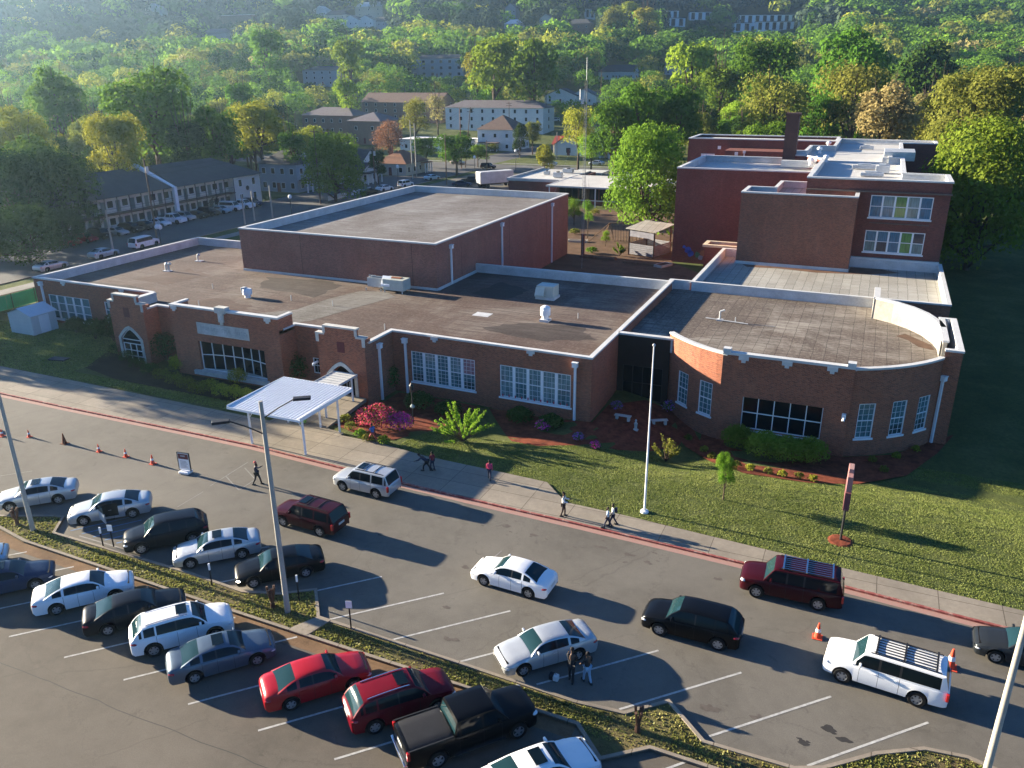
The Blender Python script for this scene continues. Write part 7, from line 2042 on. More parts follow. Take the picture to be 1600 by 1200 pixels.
def leaf_mesh(name, lobes, n, size, seed, mat, up=.25, shell=(.62, 1.08), core=True, mat2=None, frac2=0.0):
    rg = np.random.default_rng(seed)
    L = np.array(lobes, float)
    wgt = (L[:, 3] * L[:, 4] + L[:, 3] ** 2); wgt /= wgt.sum()
    k = rg.choice(len(L), n, p=wgt)
    d = rg.normal(size=(n, 3)); d /= np.linalg.norm(d, axis=1)[:, None]
    d[:, 2] = np.where(d[:, 2] < -.45, -d[:, 2], d[:, 2])
    rad = shell[0] + (shell[1] - shell[0]) * rg.random(n) ** .6
    # bumps on every lobe
    ph = L[k, 0] * 1.7 + L[k, 2]
    bump = 1 + .13 * np.sin(d[:, 0] * 5 + ph) * np.sin(d[:, 1] * 5 + ph * 1.3) + .09 * np.sin(d[:, 2] * 9 + ph) * np.cos(d[:, 0] * 8)
    P_ = L[k, :3] + d * (rad * bump)[:, None] * np.stack([L[k, 3], L[k, 3], L[k, 4]], 1)
    nrm = d + rg.normal(size=(n, 3)) * .55; nrm[:, 2] += up; nrm /= np.linalg.norm(nrm, axis=1)[:, None]
    ref = rg.normal(size=(n, 3)); t = np.cross(nrm, ref); t /= np.linalg.norm(t, axis=1)[:, None]; b = np.cross(nrm, t)
    s = size * rg.uniform(.6, 1.35, n)[:, None]; s2 = s * rg.uniform(.5, .9, n)[:, None]
    V = np.stack([P_ - t * s, P_ - b * s2 + nrm * s * .15, P_ + t * s, P_ + b * s2 + nrm * s * .1], 1).reshape(-1, 3)
    F = np.arange(n * 4).reshape(n, 4)
    me = bpy.data.meshes.new(name)
    nl = len(L) if core else 0
    me.vertices.add(len(V)); me.vertices.foreach_set('co', V.ravel()); me.loops.add(n * 4); me.loops.foreach_set('vertex_index', F.ravel()); me.polygons.add(n); me.polygons.foreach_set('loop_start', np.arange(0, n * 4, 4)); me.polygons.foreach_set('loop_total', np.full(n, 4))
    me.materials.append(mat)
    if mat2 is not None:
        me.materials.append(mat2); mi = ((rg.random(n) < frac2) & (rad > .8)).astype(np.int32); me.polygons.foreach_set('material_index', mi)
    me.update(calc_edges=True)
    return me


def crown_lobes(seed, spread=1.0, tall=1.0, n=9):
    """lobes inside a crown of radius about 1 and height about 2*tall, centred at z=1*tall above the crown's foot"""
    rg = np.random.default_rng(seed); L = [(0, 0, tall * 1.0, .62 * spread, .72 * tall)]
    for i in range(n):
        a = i * 2.4 + rg.uniform(-.4, .4); z = rg.uniform(.35, 1.55) * tall; r = .62 * spread * math.sqrt(max(.12, 1 - ((z - tall * .9) / (tall * 1.05)) ** 2)) * rg.uniform(.75, 1.1)
        q = rg.uniform(.27, .46); L.append((r * math.cos(a), r * math.sin(a), z, q * spread, q * (.8 + .3 * tall)))
    L.append((rg.uniform(-.2, .2), rg.uniform(-.2, .2), tall * 1.62, .34 * spread, .36 * tall))
    return L


TREEV = []
for i, (sp, tl, nn) in enumerate(((1, 1, 9), (1.05, .85, 11), (.95, 1.15, 9), (1, .95, 13), (.85, 1.35, 9), (1.1, .8, 10))):
    TREEV.append(crown_lobes(11 + i, sp, tl, nn))


_rb = np.random.default_rng(77); _L = [(0, 0, .85, .7, .85)]
for _i in range(18):
    _a = _i * 2.4; _z = .22 + 1.35 * (_i / 17); _r = .66 * math.sqrt(max(.1, 1 - ((_z - .62) / 1.12) ** 2)); _q = _rb.uniform(.27, .4); _L.append((_r * math.cos(_a), _r * math.sin(_a), _z, _q, _q * 1.05))
_L.append((0, 0, 1.6, .3, .34)); TREEV.append(_L)


def trunk_mesh(name, lobes, foot=.55, seed=0):
    """unit trunk: crown foot at z=0, ground at z=-foot"""
    m = MB(); rg = random.Random(seed)
    m.tube((0, 0, -foot - .3), (0, 0, -foot + .05), .085, .065, 7, caps=False); m.tube((0, 0, -foot + .05), (.02, .01, .45), .065, .04, 7, caps=False); m.tube((.02, .01, .45), (0, 0, 1.1), .04, .015, 6)
    for x, y, z, a, b in lobes[1:]:
        z0 = rg.uniform(.0, .5); m.tube((0, 0, z0), (x * .5, y * .5, (z0 + z) / 2), .03, .02, 5, caps=False); m.tube((x * .5, y * .5, (z0 + z) / 2), (x, y, z), .02, .006, 5, caps=False)
    me = bpy.data.meshes.new(name); me.from_pydata(m.v, [], m.f); me.materials.append(M['bark']); me.polygons.foreach_set('use_smooth', [True] * len(m.f)); return me


MESHC = {}
def unit_tree(v, kind, dens):
    key = (v, kind, dens)
    if key not in MESHC:
        n, s = {'far': (3000, .060), 'mid': (6500, .044), 'near': (15000, .028), 'sparse': (2300, .042), 'open': (4200, .038)}[dens]
        MESHC[key] = (leaf_mesh('crown', TREEV[v], n, s, 100 + v, LM[kind], shell=((.35, 1.12) if dens in ('sparse', 'open') else (.6, 1.1))), trunk_mesh('trunk', TREEV[v], seed=v))
    return MESHC[key]


NT = [0]
def tree(x, y, r, h, kind, label, group=None, v=None, dens=None, name='broadleaf_tree', foot=.28, z=None):
    """crown radius r, total height h"""
    z = gz(x, y) if z is None else z
    v = NT[0] % 6 if v is None else v; NT[0] += 1
    d = -0.406 * x + 0.914 * y
    dens = dens or ('near' if d < 150 else 'mid' if d < 300 else 'far')
    cm, tm = unit_tree(v, kind, dens)
    u = bpy.data.objects.new(name, None); COL.objects.link(u); u.location = (x, y, z); u.empty_display_size = .3
    tag(u, label, 'tree', group)
    tall = max(a[2] + a[4] for a in TREEV[v]); ch = h * (1 - foot) ; sz = ch / tall
    rz = random.uniform(0, 6.28)
    c = bpy.data.objects.new('crown', cm); COL.objects.link(c); c.parent = u; c.location = (0, 0, h * foot); c.scale = (r, r, sz); c.rotation_euler.z = rz
    t = bpy.data.objects.new('trunk', tm); COL.objects.link(t); t.parent = u; t.location = (0, 0, h * foot); t.scale = (r, r, max(sz, h * foot / .55)); t.rotation_euler.z = rz
    # trunk foot must reach the ground
    t.scale[2] = max(sz * .9, h * foot / .55)
    return u


BOXES = []
def tree_px(px, top, wpx, d, kind, label, **k):
    """tree whose crown top is sighted at (px, top), wpx wide, standing at forward distance d"""
    while True:
        q = far_at(px, top, d); c = proj(q)[2]; r = wpx / 2 * c / FPX
        z = gz(q[0], q[1]); h = max(4.0, q[2] - z)
        if h <= 2.9 * r + 3 or d > 900 or k.get('tall'): break
        d += 12
    k.pop('tall', None)
    o = tree(q[0], q[1], r, h, kind, label, **k); TREES.append((q[0], q[1], r)); return o


TREES = []
GF = 'trees around the school and the streets'
# --- trees one can single out
HAND = [
    (1016, 190, 146, 134, 'lush', 'bright green full crowned tree in the school garden beside the tall brick wall', dict(dens='near', v=6, foot=.06)),
    (1558, 178, 196, 118, 'lush', 'large bright green tree at the right edge beside the classroom block', dict(dens='near', v=6, foot=.02)),
    (1535, 104, 170, 165, 'olive', 'olive green tree rising behind the large bright tree at the right', dict(dens='near', v=1)),
    (1392, 128, 118, 190, 'tan', 'tan budding tree behind the classroom block roof', dict(dens='mid', v=0)),
    (1215, 112, 130, 205, 'olive', 'thin olive tree behind the chimney with limbs showing', dict(dens='open', v=3)),
    (1345, 98, 130, 225, 'olive', 'hazy olive tree behind the tan budding tree', dict(dens='open', v=1)),
    (1340, 40, 135, 270, 'green', 'broad sunlit green tree standing above the others at right', dict(v=3)),
    (1200, 60, 110, 300, 'green', 'broad green tree above the classroom block chimney', dict(v=1)),
    (1460, 62, 100, 250, 'dark', 'dark green tree left of the olive green tree', dict(v=0)),
    (1085, 66, 90, 330, 'bright', 'round rusty topped green tree left of the big woods', dict(v=1)),
    (1130, 100, 80, 235, 'green', 'green tree just behind the far brick wing', {}),
    (1000, 128, 110, 215, 'green', 'wide green tree above the garden tree', dict(v=3)),
    (1063, 133, 90, 190, 'green', 'shaded green tree right of the wide green tree', {}),
    (1290, 150, 70, 190, 'green', 'low green tree behind the roof between chimney and tan tree', {}),
    (1470, 150, 80, 175, 'olive', 'olive tree between tan tree and the right edge trees', dict(v=4)),
    (1585, 100, 90, 150, 'green', 'green tree cut by the right edge of the picture', {}),
    (225, 104, 150, 195, 'green', 'tallest dark green tree behind the motel roof', dict(v=3, dens='mid')),
    (75, 104, 100, 200, 'green', 'large green tree in the left woods', dict(v=0)),
    (170, 178, 95, 165, 'yellow', 'sunlit yellow green tree behind the left motel roof', dict(v=1, dens='near')),
    (24, 165, 90, 155, 'yellow', 'sunlit yellow green tree at the left edge', dict(v=3, dens='near')),
    (400, 160, 105, 215, 'yellow', 'sunlit yellow green tree above the grey house', dict(v=1, dens='mid')),
    (330, 165, 90, 200, 'green', 'green tree behind the motel ridge', {}),
    (285, 190, 80, 185, 'dark', 'dark tree behind the white fire wall of the motel', {}),
    (515, 205, 108, 182, 'green', 'round shaded green tree left of the small porch house', dict(v=6, dens='near', foot=.04)),
    (545, 62, 60, 330, 'bright', 'bright green tree standing alone above the brick apartments', dict(v=2)),
    (540, 122, 52, 290, 'bright', 'small bright green tree in front of the brown apartment roof', dict(v=4)),
    (370, 130, 60, 240, 'green', 'small round tree at the left of the yellow tree', {}),
    (413, 46, 72, 330, 'green', 'tall dark tree with an uneven top in the hazy middle', dict(v=2)),
    (605, 186, 56, 255, 'rust', 'rusty bare looking tree behind the orange roofed cottage', dict(dens='sparse', v=3)),
    (646, 152, 50, 265, 'olive', 'olive tree with tall bare stem beside the pale poles', dict(dens='open', v=1)),
    (682, 146, 45, 275, 'tan', 'tan twiggy tree in front of the white apartments', dict(dens='sparse', v=4)),
    (712, 210, 66, 228, 'green', 'young green street tree at the junction', dict(v=1, dens='mid', foot=.25)),
    (812, 192, 30, 265, 'dark', 'dark cypress like tree beside the big white house', dict(v=4, foot=.05)),
    (832, 190, 28, 262, 'olive', 'small bronze tree right of the dark cypress like tree', dict(v=1)),
    (851, 226, 30, 236, 'yellow', 'low rounded yellow shrub tree by the side road', dict(v=5, foot=.03)),
    (905, 168, 60, 240, 'yellow', 'thin yellow green tree just left of the radio mast', dict(dens='open', v=1)),
    (925, 210, 50, 230, 'bright', 'young bright tree right of the radio mast', dict(dens='open', v=1)),
    (965, 158, 90, 200, 'green', 'green tree behind the two red roofed cottages', dict(dens='mid')),
    (770, 56, 90, 380, 'bright', 'broad bright green tree above the blue grey apartments', dict(v=1)),
    (835, 58, 90, 370, 'green', 'broad green tree beside the broad bright tree', dict(v=3)),
    (745, 80, 60, 350, 'yellow', 'yellow green tree right of the blue grey apartments', {}),
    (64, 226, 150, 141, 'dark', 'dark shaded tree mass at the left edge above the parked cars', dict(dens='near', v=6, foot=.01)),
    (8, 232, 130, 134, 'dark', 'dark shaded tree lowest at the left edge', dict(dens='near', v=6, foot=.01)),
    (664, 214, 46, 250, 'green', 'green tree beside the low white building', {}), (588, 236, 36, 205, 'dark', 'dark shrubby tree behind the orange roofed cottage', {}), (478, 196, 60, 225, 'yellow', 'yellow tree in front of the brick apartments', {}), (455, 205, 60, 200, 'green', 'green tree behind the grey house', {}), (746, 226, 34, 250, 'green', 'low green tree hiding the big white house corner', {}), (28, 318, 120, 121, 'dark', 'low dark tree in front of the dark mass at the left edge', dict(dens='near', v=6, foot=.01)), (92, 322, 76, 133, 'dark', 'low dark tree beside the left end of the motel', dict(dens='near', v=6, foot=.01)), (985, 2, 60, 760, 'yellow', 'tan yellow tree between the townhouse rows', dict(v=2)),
    (960, 8, 50, 700, 'olive', 'olive tree left of the tan yellow tree on the hill', dict(v=0)),
    (1012, 10, 55, 700, 'yellow', 'yellow tree below the upper townhouse rows', dict(v=4)),
]
for px, top, w, d, kind, lb, kw in HAND: tree_px(px, top, w, d, kind, lb, **kw)
# shade trees just outside the picture to the left, they cast the long shadows on the walk and the lawn
OFF = [(-99, 50.5, 5.2, 14, 'green'), (-110, 56.5, 6.5, 15, 'dark'), (-99, 59.5, 3.4, 8, 'dark'), (-127, 50, 6, 13, 'green'), (-152, 62, 7, 15, 'green'), (-155, 80, 7, 16, 'green'), (-156, 98, 7, 15, 'olive'), (-152, 112, 7, 16, 'green')]
for i, (x, y, r, h, kd) in enumerate(OFF):
    tree(x, y, r, h, kd, ['broad green tree outside the left edge shading the sidewalk', 'dark tree outside the left edge beyond the shed', 'small dark tree beside the green mesh fence', 'green tree across the street outside the left edge', 'green tree behind the motel, farthest left', 'tall green tree behind the left end of the motel', 'olive tree behind the motel roof', 'tall green tree behind the middle of the motel'][i], group=GF, dens='mid')
    TREES.append((x, y, r))

# --- the woods: scattered trees, nearest ones as individuals
rg = np.random.default_rng(42)
cand = []
for d0, d1, sp in ((150, 260, 11.0), (260, 430, 12.0), (430, 560, 13.0)):
    d = d0
    while d < d1:
        s0 = -d * .66 - 14; s1 = d * .66 + 14; s = s0
        while s < s1:
            dd, ss = d + rg.uniform(-.4, .4) * sp, s + rg.uniform(-.4, .4) * sp
            x = -0.406 * dd + 0.914 * ss; y = 0.914 * dd + 0.406 * ss
            cand.append((dd, x, y)); s += sp
        d += sp * .9
cand.sort()
SHN = [(a, b, c, e, f) for a, b, c, e, f in SHIELD]
picked, woods = [], []
for dd, x, y in cand:
    r = rg.uniform(4.2, 7.0) * (1.0 if dd < 300 else 1.12); h = r * rg.uniform(1.9, 2.6)
    if any(a - r * .8 < x < b + r * .8 and c - r * .8 < y < e + r * .8 for a, b, c, e in KEEP): continue
    if any((x - a) ** 2 + (y - b) ** 2 < ((r + q) * .62) ** 2 for a, b, q in TREES): continue
    z = gz(x, y); px, pt, c = proj((x, y, z + h)); pb = proj((x, y, z + 1))[1]; w = r * FPX / c
    bad = False
    for a, b, e, f, g in SHN:
        if dd < g and px + w * .8 > a and px - w * .8 < e and pt < f and pb > b:
            # shrink the tree below the sight line if possible
            bad = True; break
    if bad:
        h2 = h * .42; r2 = r * .55; pt2 = proj((x, y, z + h2))[1]; w2 = r2 * FPX / c
        if any(dd < g and px + w2 > a and px - w2 < e and pt2 < f and pb > b for a, b, e, f, g in SHN): continue
        h, r = h2, r2
    TREES.append((x, y, r)); picked.append((dd, x, y, r, h, px, pt))
NIND = 300 - len(HAND) - len(OFF) - 8
KW = ['green', 'green', 'bright', 'olive', 'green', 'green', 'dark', 'bright', 'olive', 'green', 'yellow', 'green', 'bright', 'tan']
DESC = {'green': 'mid green', 'bright': 'bright green', 'olive': 'olive green', 'yellow': 'yellow green', 'dark': 'dark green', 'tan': 'tan budding'}


def zone(px, pt):
    if px < 160: a = 'in the left woods'
    elif px < 420: a = 'in the woods above the motel'
    elif px < 640: a = 'in the woods around the brick apartments'
    elif px < 860: a = 'in the woods around the white apartments'
    elif px < 1060: a = 'in the woods behind the radio mast'
    elif px < 1300: a = 'in the woods behind the chimney'
    elif px < 1460: a = 'in the woods behind the classroom block roof'
    else: a = 'in the woods at the right edge'
    return a + (', lowest rows' if pt > 150 else ', middle rows' if pt > 90 else ', high rows')


vis = [p for p in picked if -60 < p[5] < 1660]
rest = [p for p in picked if not (-60 < p[5] < 1660)]
for p in vis[:NIND]:
    dd, x, y, r, h, px, pt = p
    kd = KW[int(rg.integers(len(KW)))]
    if px < 700 and kd == 'bright' and rg.random() < .5: kd = 'olive'
    size = 'broad' if r > 6 else 'small' if r < 4.2 else 'rounded'
    tree(x, y, r, h, kd, '%s %s tree %s' % (size, DESC[kd], zone(px, pt).replace('lowest rows', 'low').replace('middle rows', 'midway').replace('high rows', 'high up')), group='woodland trees ' + zone(px, pt).split(',')[0], dens=('open' if kd in ('tan', 'olive') and rg.random() < .4 else None))
woods = [(p[1], p[2], p[3], p[4]) for p in vis[NIND:]]
# far hillside wood: one mass
d = 545.0
while d < 1500:
    sp = 14.5 + (d - 545) / 75
    s = -d * .68 - 10
    while s < d * .68 + 10:
        dd, ss = d + rg.uniform(-.45, .45) * sp, s + rg.uniform(-.45, .45) * sp; s += sp
        x = -0.406 * dd + 0.914 * ss; y = 0.914 * dd + 0.406 * ss
        if any(a < x < b and c < y < e for a, b, c, e in KEEP): continue
        r = rg.uniform(.40, .80) * sp * 1.05; h = r * rg.uniform(1.5, 2.1); z = gz(x, y); px, pt, c = proj((x, y, z + h)); pb = proj((x, y, z))[1]; w = r * FPX / c
        if any(dd < g and px + w * .7 > a and px - w * .7 < e and pt < f and pb > b for a, b, e, f, g in SHN): continue
        woods.append((x, y, r, h))
    d += sp * .85


def woods_mesh(W, mats, seed=5):
    rg = np.random.default_rng(seed); VV = []; MI = []
    W = np.array(W); dist = -0.406 * W[:, 0] + 0.914 * W[:, 1]; zz = ht(W[:, 0], W[:, 1])
    for i in range(len(W)):
        x, y, r, h = W[i]; n = 620 if dist[i] < 560 else (340 if dist[i] < 800 else 170)
        sz = (.075 if n == 620 else .10 if n == 340 else .145) * r
        a = rg.normal(size=(n, 3)); a /= np.linalg.norm(a, axis=1)[:, None]; a[:, 2] = np.where(a[:, 2] < -.3, -a[:, 2], a[:, 2])
        ph = rg.uniform(0, 6, 3); bump = 1 + .16 * np.sin(a[:, 0] * 5 + ph[0]) * np.sin(a[:, 1] * 5 + ph[1]) + .12 * np.sin(a[:, 2] * 7 + ph[2])
        rad = (.75 + .3 * rg.random(n)) * bump
        c = np.array([x, y, zz[i] + h * .55]); P_ = c + a * rad[:, None] * np.array([r, r, h * .47])
        nr = a + rg.normal(size=(n, 3)) * (.5 if dist[i] < 700 else .28); nr /= np.linalg.norm(nr, axis=1)[:, None]
        t = np.cross(nr, rg.normal(size=(n, 3))); t /= np.linalg.norm(t, axis=1)[:, None]; b = np.cross(nr, t)
        s = sz * rg.uniform(.7, 1.4, n)[:, None]
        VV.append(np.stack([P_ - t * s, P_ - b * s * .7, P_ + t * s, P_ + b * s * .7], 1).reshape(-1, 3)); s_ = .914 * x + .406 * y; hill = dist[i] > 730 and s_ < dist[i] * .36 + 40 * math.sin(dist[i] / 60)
        MI.append(np.full(n, rg.choice(len(mats), p=([.10, .02, .16, .03, .02, .0, .67] if hill else [.44, .17, .20, .07, .10, .02, .0]))))  # far slope, save its right end, takes mostly the darker leaf colour
    V = np.concatenate(VV); MI = np.concatenate(MI).astype(np.int32); n = len(MI)
    me = bpy.data.meshes.new('distant_wood'); me.vertices.add(len(V)); me.vertices.foreach_set('co', V.ravel()); me.loops.add(n * 4); me.loops.foreach_set('vertex_index', np.arange(n * 4)); me.polygons.add(n); me.polygons.foreach_set('loop_start', np.arange(0, n * 4, 4)); me.polygons.foreach_set('loop_total', np.full(n, 4))
    for k in mats: me.materials.append(LM[k])
    me.polygons.foreach_set('material_index', MI); me.update(calc_edges=True)
    o = bpy.data.objects.new('distant_wood', me); COL.objects.link(o)
    tag(o, 'hazy woods covering the far hillside', 'woods', kind='stuff'); return o


print('individual trees', len(vis[:NIND]) + len(HAND) + len(OFF), 'woods crowns', len(woods))
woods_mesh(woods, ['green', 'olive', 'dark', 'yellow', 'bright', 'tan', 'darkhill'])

# ------------------------------------------------------------------ shrubs, flowers, lawn
def shrub(x, y, r, h, kind, label, group=None, n=900, size=None, name='shrub', mat2=None, frac=0, lobes=None, dz=0.0, cat='shrub'):
    L = lobes or [(0, 0, h * .5, r * .8, h * .5), (r * .35, r * .1, h * .45, r * .6, h * .42), (-r * .3, -r * .2, h * .48, r * .6, h * .45), (.05, r * .35, h * .5, r * .55, h * .4)]
    me = leaf_mesh('foliage', L, n, size or .06, int(abs(x * 31 + y * 17)) % 9999, LM[kind], mat2=mat2, frac2=frac)
    u = root(name, (x, y, gz(x, y) + dz), label, cat, group)
    o = bpy.data.objects.new('foliage', me); COL.objects.link(o); o.parent = u
    m = MB()
    for k in range(5):
        a = k * 1.3; m.tube((0, 0, -.05), (r * .4 * math.cos(a), r * .4 * math.sin(a), h * .55), .025, .01, 4)
    m.build('stem', 'bark', u, local=True); return u


LM['pinkflower'] = leafmat('pink_petals', (.75, .09, .10), (.85, .2, .2), .3); LM['magenta'] = leafmat('magenta_petals', (.7, .04, .34), (.8, .14, .45), .3); LM['violet'] = leafmat('violet_petals', (.30, .12, .42), (.4, .2, .5), .2)
x, y = -34.1, 49.9
shrub(x, y, 1.75, 1.8, 'green', 'large azalea covered in coral red flowers beside the canopy', n=2600, size=.075, name='flowering_shrub', mat2=LM['pinkflower'], frac=.8)
shrub(-32.2, 50.3, 1.25, 1.3, 'green', 'magenta azalea right of the coral red one', n=1700, size=.07, name='flowering_shrub', mat2=LM['magenta'], frac=.8)
for px, py, r, k, lb in ((1047, 643, .8, 'violet', 'violet azalea beside the drum windows'), (963, 640, .6, 'violet', 'dim violet azalea in the dark recess'), (848, 672, .7, 'magenta', 'dim magenta azalea under the second window'), (904, 688, .5, 'violet', 'small violet azalea at the wing corner'), (930, 700, .45, 'magenta', 'small dim magenta azalea near the lawn edge')):
    x, y, z = spot(px, py); shrub(x, y, r, r * 1.3, 'green', lb, n=700, size=.06, name='flowering_shrub', mat2=LM[k], frac=.55, group='small azaleas in the mulch bed')
# clipped round hedge along the front wall
GHD = 'clipped round shrubs along the front wall'
HP = [(255, 588), (274, 596), (292, 603), (311, 611), (329, 607), (347, 614), (366, 617), (384, 622), (236, 580), (217, 571), (200, 560), (186, 548)]
for i, (px, py) in enumerate(HP):
    x, y, z = spot(px, py + 6); shrub(x, y, .98, 1.25, 'yellow' if 4 <= i < 8 else ('olive' if i < 4 else 'dark'), 'clipped round shrub in the hedge row ' + ['below the left pavilion window', 'left of the bowed window', 'below the left end of the bowed window', 'below the middle of the bowed window', 'under the bright clipped shrub', 'right of the bright clipped shrub', 'second from the canopy', 'nearest to the canopy', 'right of the arched window', 'in the shade under the arched window', 'in deep shade left of the arch', 'farthest left in the shade'][i], GHD, n=900, size=.05)
x, y, z = spot(368, 603); shrub(x, y + .4, 1.0, 1.6, 'yellow', 'bright yellow green rounded shrub behind the clipped row', n=1200, size=.06)
x, y, z = spot(277, 582); shrub(x, y + .3, .95, 1.7, 'yellow', 'yellow tipped shrub left of the bowed window', n=1100, size=.06)
for px, py, r, h, lb in ((150, 530, 1.3, 2.3, 'dark holly under the left windows'), (178, 533, 1.4, 2.8, 'dark holly left of the arched window'), (262, 566, 1.5, 3.2, 'tall dark holly in the left recess'), (463, 600, 1.5, 3.0, 'tall dark holly in the recess beside the entrance'), (120, 520, 1.1, 1.8, 'dark low shrub under the five part window'),
                         (758, 620, 1.2, 2.6, 'dark shrub between the two long windows'), (608, 612, 1.1, 2.8, 'dark shrub beside the entrance pavilion wall'), (655, 640, 1.4, 1.6, 'dark shrub under the first long window'), (700, 648, 1.3, 1.2, 'low dark shrub under the first window right end'), (812, 660, 1.2, 1.3, 'low dark shrub under the second window'), (860, 668, 1.1, 1.1, 'low dark shrub near the right downspout')):
    x, y, z = spot(px, py); shrub(x, y, r, h, 'dark', lb, 'dark evergreen shrubs at the wall', n=1500, size=.09)
GG = 'rounded green shrubs under the round hall window'
for px, py, r, h, lb in ((1152, 700, 1.45, 1.9, 'leftmost big glossy shrub under the dark window'), (1192, 716, 1.6, 2.2, 'second big glossy shrub under the dark window'), (1228, 722, 1.5, 2.1, 'third big glossy shrub under the dark window'), (1262, 724, 1.5, 2.1, 'rightmost big glossy shrub under the dark window')):
    x, y, z = spot(px, py); shrub(x, y, r, h, 'lush', lb, GG, n=3600, size=.07)
GSM = 'small plants in the mulch bed'
for i, (px, py) in enumerate(((1100, 706), (1112, 716), (1128, 724), (1150, 730), (1172, 735), (1200, 741), (1222, 745), (1248, 748), (1270, 752), (1075, 688), (1400, 716), (1362, 722), (1430, 705), (1380, 738))):
    x, y, z = spot(px, py); shrub(x, y, .38, .5, 'olive' if i % 2 else 'yellow', 'small leafy plant dotted along the mulch bed edge', GSM, n=160, size=.07, name='bedding_plant', cat='plant')
for i, (px, py) in enumerate(((548, 672), (563, 684), (577, 690), (600, 694), (540, 660))):
    x, y, z = spot(px, py); shrub(x, y, .55, .7, 'bright' if i % 2 else 'olive', 'small green shrub edging the azalea bed', 'small shrubs edging the azalea bed', n=420, size=.06)
# spiky young crape myrtle with upright leafy rods
def rods(x, y, n, h, spread, kind, label, name='young_tree', leafn=70, size=.09, z=None, lobe=.13, low=.62):
    z = gz(x, y) if z is None else z
    u = root(name, (x, y, z), label, 'tree'); rr = random.Random(4); m = MB(); L = []
    for k in range(n):
        a = rr.uniform(0, 6.28); s = spread * math.sqrt(rr.random()); hh = h * rr.uniform(low, 1.0) * (1 - .45 * (s / spread) ** 2)
        p0 = (0, 0, .05); p1 = (s * .45 * math.cos(a), s * .45 * math.sin(a), hh * .5); p2 = (s * math.cos(a), s * math.sin(a), hh)
        m.tube(p0, p1, .035, .025, 5, caps=False); m.tube(p1, p2, .025, .01, 5, caps=False)
        for t in np.linspace(.15, 1.02, 12): L.append((p1[0] + (p2[0] - p1[0]) * t, p1[1] + (p2[1] - p1[1]) * t, p1[2] + (p2[2] - p1[2]) * t, lobe, lobe * 1.2))
    me = leaf_mesh('crown', L, leafn * n, size, 77, LM[kind], shell=(.2, 1.1)); o = bpy.data.objects.new('crown', me); COL.objects.link(o); o.parent = u
    m.build('trunk', 'bark', u, local=True); return u


x, y, z = spot(724, 690); rods(x, y, 46, 3.3, 2.5, 'bright', 'spiky light green young tree with long leafy rods on the lawn', leafn=110, size=.065, lobe=.11, low=.5)
x, y, z = spot(1040, 722); rods(x, y, 20, 2.3, 1.4, 'olive', 'thin bushy young tree just right of the flagpole', leafn=45, size=.07)
x, y, z = spot(1130, 781)
u = tree(x, y, .85, 3.4, 'bright', 'slender bright green sapling on the lawn left of the pole sign', name='young_tree', v=4, dens='near', foot=.2)
x, y = at(968, 400); rods(x, y, 14, 2.0, 1.3, 'green', 'dark leafy bush in the school garden', name='garden_bush', leafn=60, size=.12)
x, y = at(918, 372); tree(x, y, 1.3, 6.5, 'bright', 'slim young tree beside the radio mast base', name='young_tree', dens='open', v=4, foot=.3)
x, y = at(897, 352); tree(x, y, 1.6, 5, 'bright', 'small light tree at the gymnasium corner in the garden', name='young_tree', dens='open', v=1, foot=.2)
x, y = at(946, 385); tree(x, y, .8, 2.6, 'bright', 'small sapling in the middle of the garden', name='young_tree', dens='open', v=1, foot=.2)
for i, (px, py) in enumerate(((930, 335), (905, 338), (898, 366), (925, 396))):
    x, y = at(px, py); shrub(x, y, 1.0, 1.0, 'green' if i % 2 else 'olive', 'low garden plant in the brown school garden', 'low garden plants', n=260, size=.14, name='garden_plant', cat='plant')
for px, py, r, h, k, lb in ((770, 238, 2.5, 3, 'olive', 'bronze hedge in front of the big white house'), (742, 284, 1.5, 1.2, 'green', 'low hedge beside the globe lamp'), (600, 262, 2.6, 3.2, 'green', 'dark hedge bush beside the cottage porch')):
    x, y, z = spot(px, py); shrub(x, y, r, h, k, lb, n=700, size=.2)

# grass tufts: short blades over the front lawn, the strip and the median
def inside(poly, X, Y):
    c = np.zeros(len(X), bool); n = len(poly)
    for i in range(n):
        x1, y1 = poly[i][:2]; x2, y2 = poly[(i + 1) % n][:2]
        k = ((y1 > Y) != (y2 > Y)) & (X < (x2 - x1) * (Y - y1) / (y2 - y1 + 1e-12) + x1); c ^= k
    return c


def tufts(name, X, Y, base, h, w, mat, label, seed=1):
    rg = np.random.default_rng(seed); n = len(X); a = rg.uniform(0, 6.28, n); Z = ht(X, Y) + base
    s = rg.uniform(.6, 1.4, n) * w; hh = rg.uniform(.5, 1.3, n) * h; lx, ly = rg.normal(0, .5, n) * hh, rg.normal(0, .5, n) * hh
    c, s_ = np.cos(a) * s, np.sin(a) * s
    V = np.stack([np.stack([X - c, Y - s_, Z], 1), np.stack([X + c, Y + s_, Z], 1), np.stack([X + c * .6 + lx, Y + s_ * .6 + ly, Z + hh], 1), np.stack([X - c * .6 + lx, Y - s_ * .6 + ly, Z + hh], 1)], 1).reshape(-1, 3)
    me = bpy.data.meshes.new(name); me.vertices.add(n * 4); me.vertices.foreach_set('co', V.ravel()); me.loops.add(n * 4); me.loops.foreach_set('vertex_index', np.arange(n * 4)); me.polygons.add(n); me.polygons.foreach_set('loop_start', np.arange(0, n * 4, 4)); me.polygons.foreach_set('loop_total', np.full(n, 4))
    me.materials.append(mat); me.update(calc_edges=True); o = bpy.data.objects.new(name, me); COL.objects.link(o); tag(o, label, 'grass', kind='stuff')


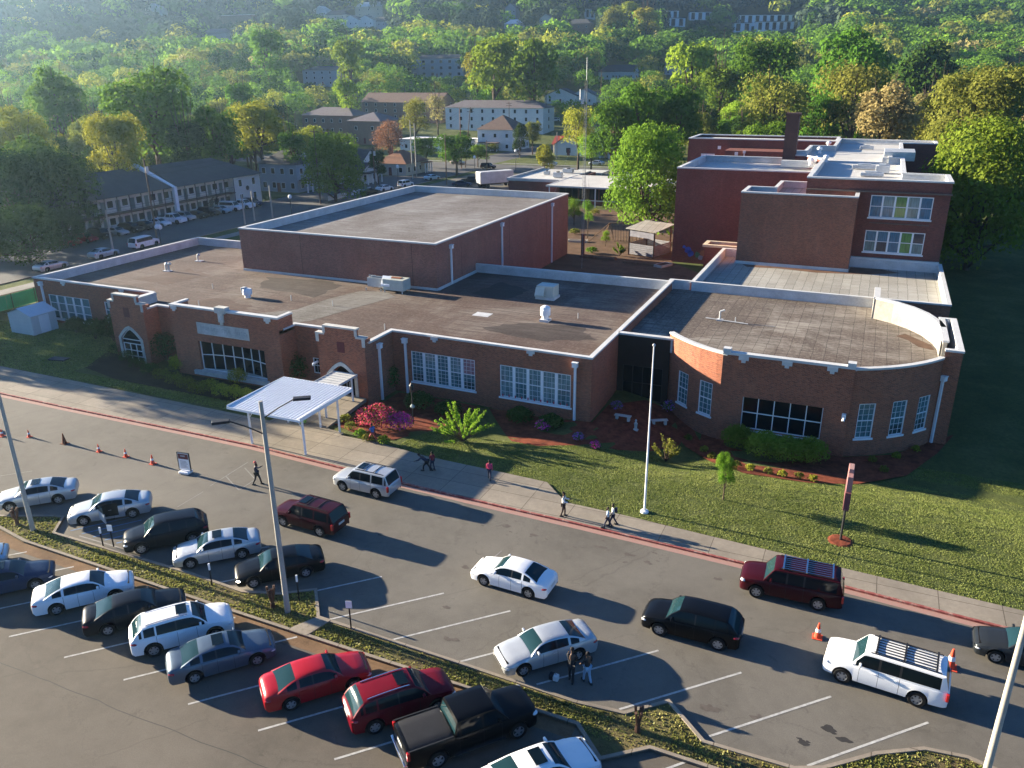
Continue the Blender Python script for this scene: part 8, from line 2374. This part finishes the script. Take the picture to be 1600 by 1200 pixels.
def grassleaf(name, a, b_, c):
    b = NB(name); v = b.coord('Object'); n = b.noise(v, .35, 5, .7); n2 = b.noise(v, 2.6, 3, .7)
    cc = b.ramp(n, [(.3, c), (.5, a), (.7, b_)]); cc = b.mix(b.ramp(n2, [(.4, (0, 0, 0)), (.7, (.6, .6, .6))]), cc, b_)
    b.done(cc, .6, .2); tr = b.n('ShaderNodeBsdfTranslucent'); b.l(cc, tr.inputs[0]); mx = b.n('ShaderNodeMixShader'); mx.inputs[0].default_value = .35; b.l(b.b.outputs[0], mx.inputs[1]); b.l(tr.outputs[0], mx.inputs[2]); b.l(mx.outputs[0], b.out.inputs[0]); return b.m


GM = grassleaf('lawn_blades', (.19, .235, .055), (.30, .33, .10), (.12, .165, .038))
rg = np.random.default_rng(8)
n = 420000; X = rg.uniform(-30.5, 16, n); Y = rg.uniform(41, 62, n)
lawn = [(-30.5, 46.9), (-27.3, 46.3), (-20.1, 46.1), (-17.7, 46.0), (-16.4, 44.8), (-15.5, 43.9), (-12.1, 43.8), (1.1, 42.95), (16, 42.0), (22, 56), (22, 72), (10, 72), (8, 62), *[p for p in BED_OUT[::-1]], (-29.6, 52)]
k = inside(lawn, X, Y) & (rg.random(n) < np.clip(.35 + .65 * np.sin(X * 1.9 + np.sin(Y * 1.3) * 2) * np.sin(Y * 2.3 + X * .4) + .4, .25, 1))
tufts('lawn_grass', X[k], Y[k], 0, .032, .026, GM, 'short patchy grass of the front lawn')
n = 90000; X = rg.uniform(-93, -42, n); Y = rg.uniform(47.6, 60, n); k = (Y < 49.4 + np.where(X < -68, 9, 0))
tufts('verge_grass', X[k], Y[k], 0, .055, .045, GM, 'shaded grass strip between sidewalk and building', 2)
n = 90000; X = rg.uniform(-56, 16, n); Y = rg.uniform(25.5, 30.4, n); med = [*MBOT[:], *MTOP[::-1]]; k = inside([(x, y + .25) for x, y in MBOT] + [(x, y - .25) for x, y in MTOP[::-1]], X, Y) & (rg.random(n) < np.clip(.5 + .6 * np.sin(X * .8) * np.sin(X * .31 + 1), .15, 1))
tufts('median_grass_blades', X[k], Y[k], .09, .065, .04, grassleaf('median_blades', (.20, .22, .05), (.33, .30, .10), (.12, .13, .04)), 'rough grass growing on the median', 3)

# ------------------------------------------------------------------ haze
hz = MB().box(-1790, 960, -90, 2040, -6, 196).build('haze', 'soil'); tag(hz, 'thin morning haze over the valley', kind='stuff')
hm = bpy.data.materials.new('haze_air'); hm.use_nodes = True; ntr = hm.node_tree; ntr.nodes.clear()
ho = ntr.nodes.new('ShaderNodeOutputMaterial'); pv = ntr.nodes.new('ShaderNodeVolumePrincipled')
pv.inputs['Color'].default_value = (.50, .76, 1.0, 1); pv.inputs['Density'].default_value = .00014; pv.inputs['Anisotropy'].default_value = .66
ntr.links.new(pv.outputs[0], ho.inputs['Volume']); hz.data.materials.clear(); hz.data.materials.append(hm)
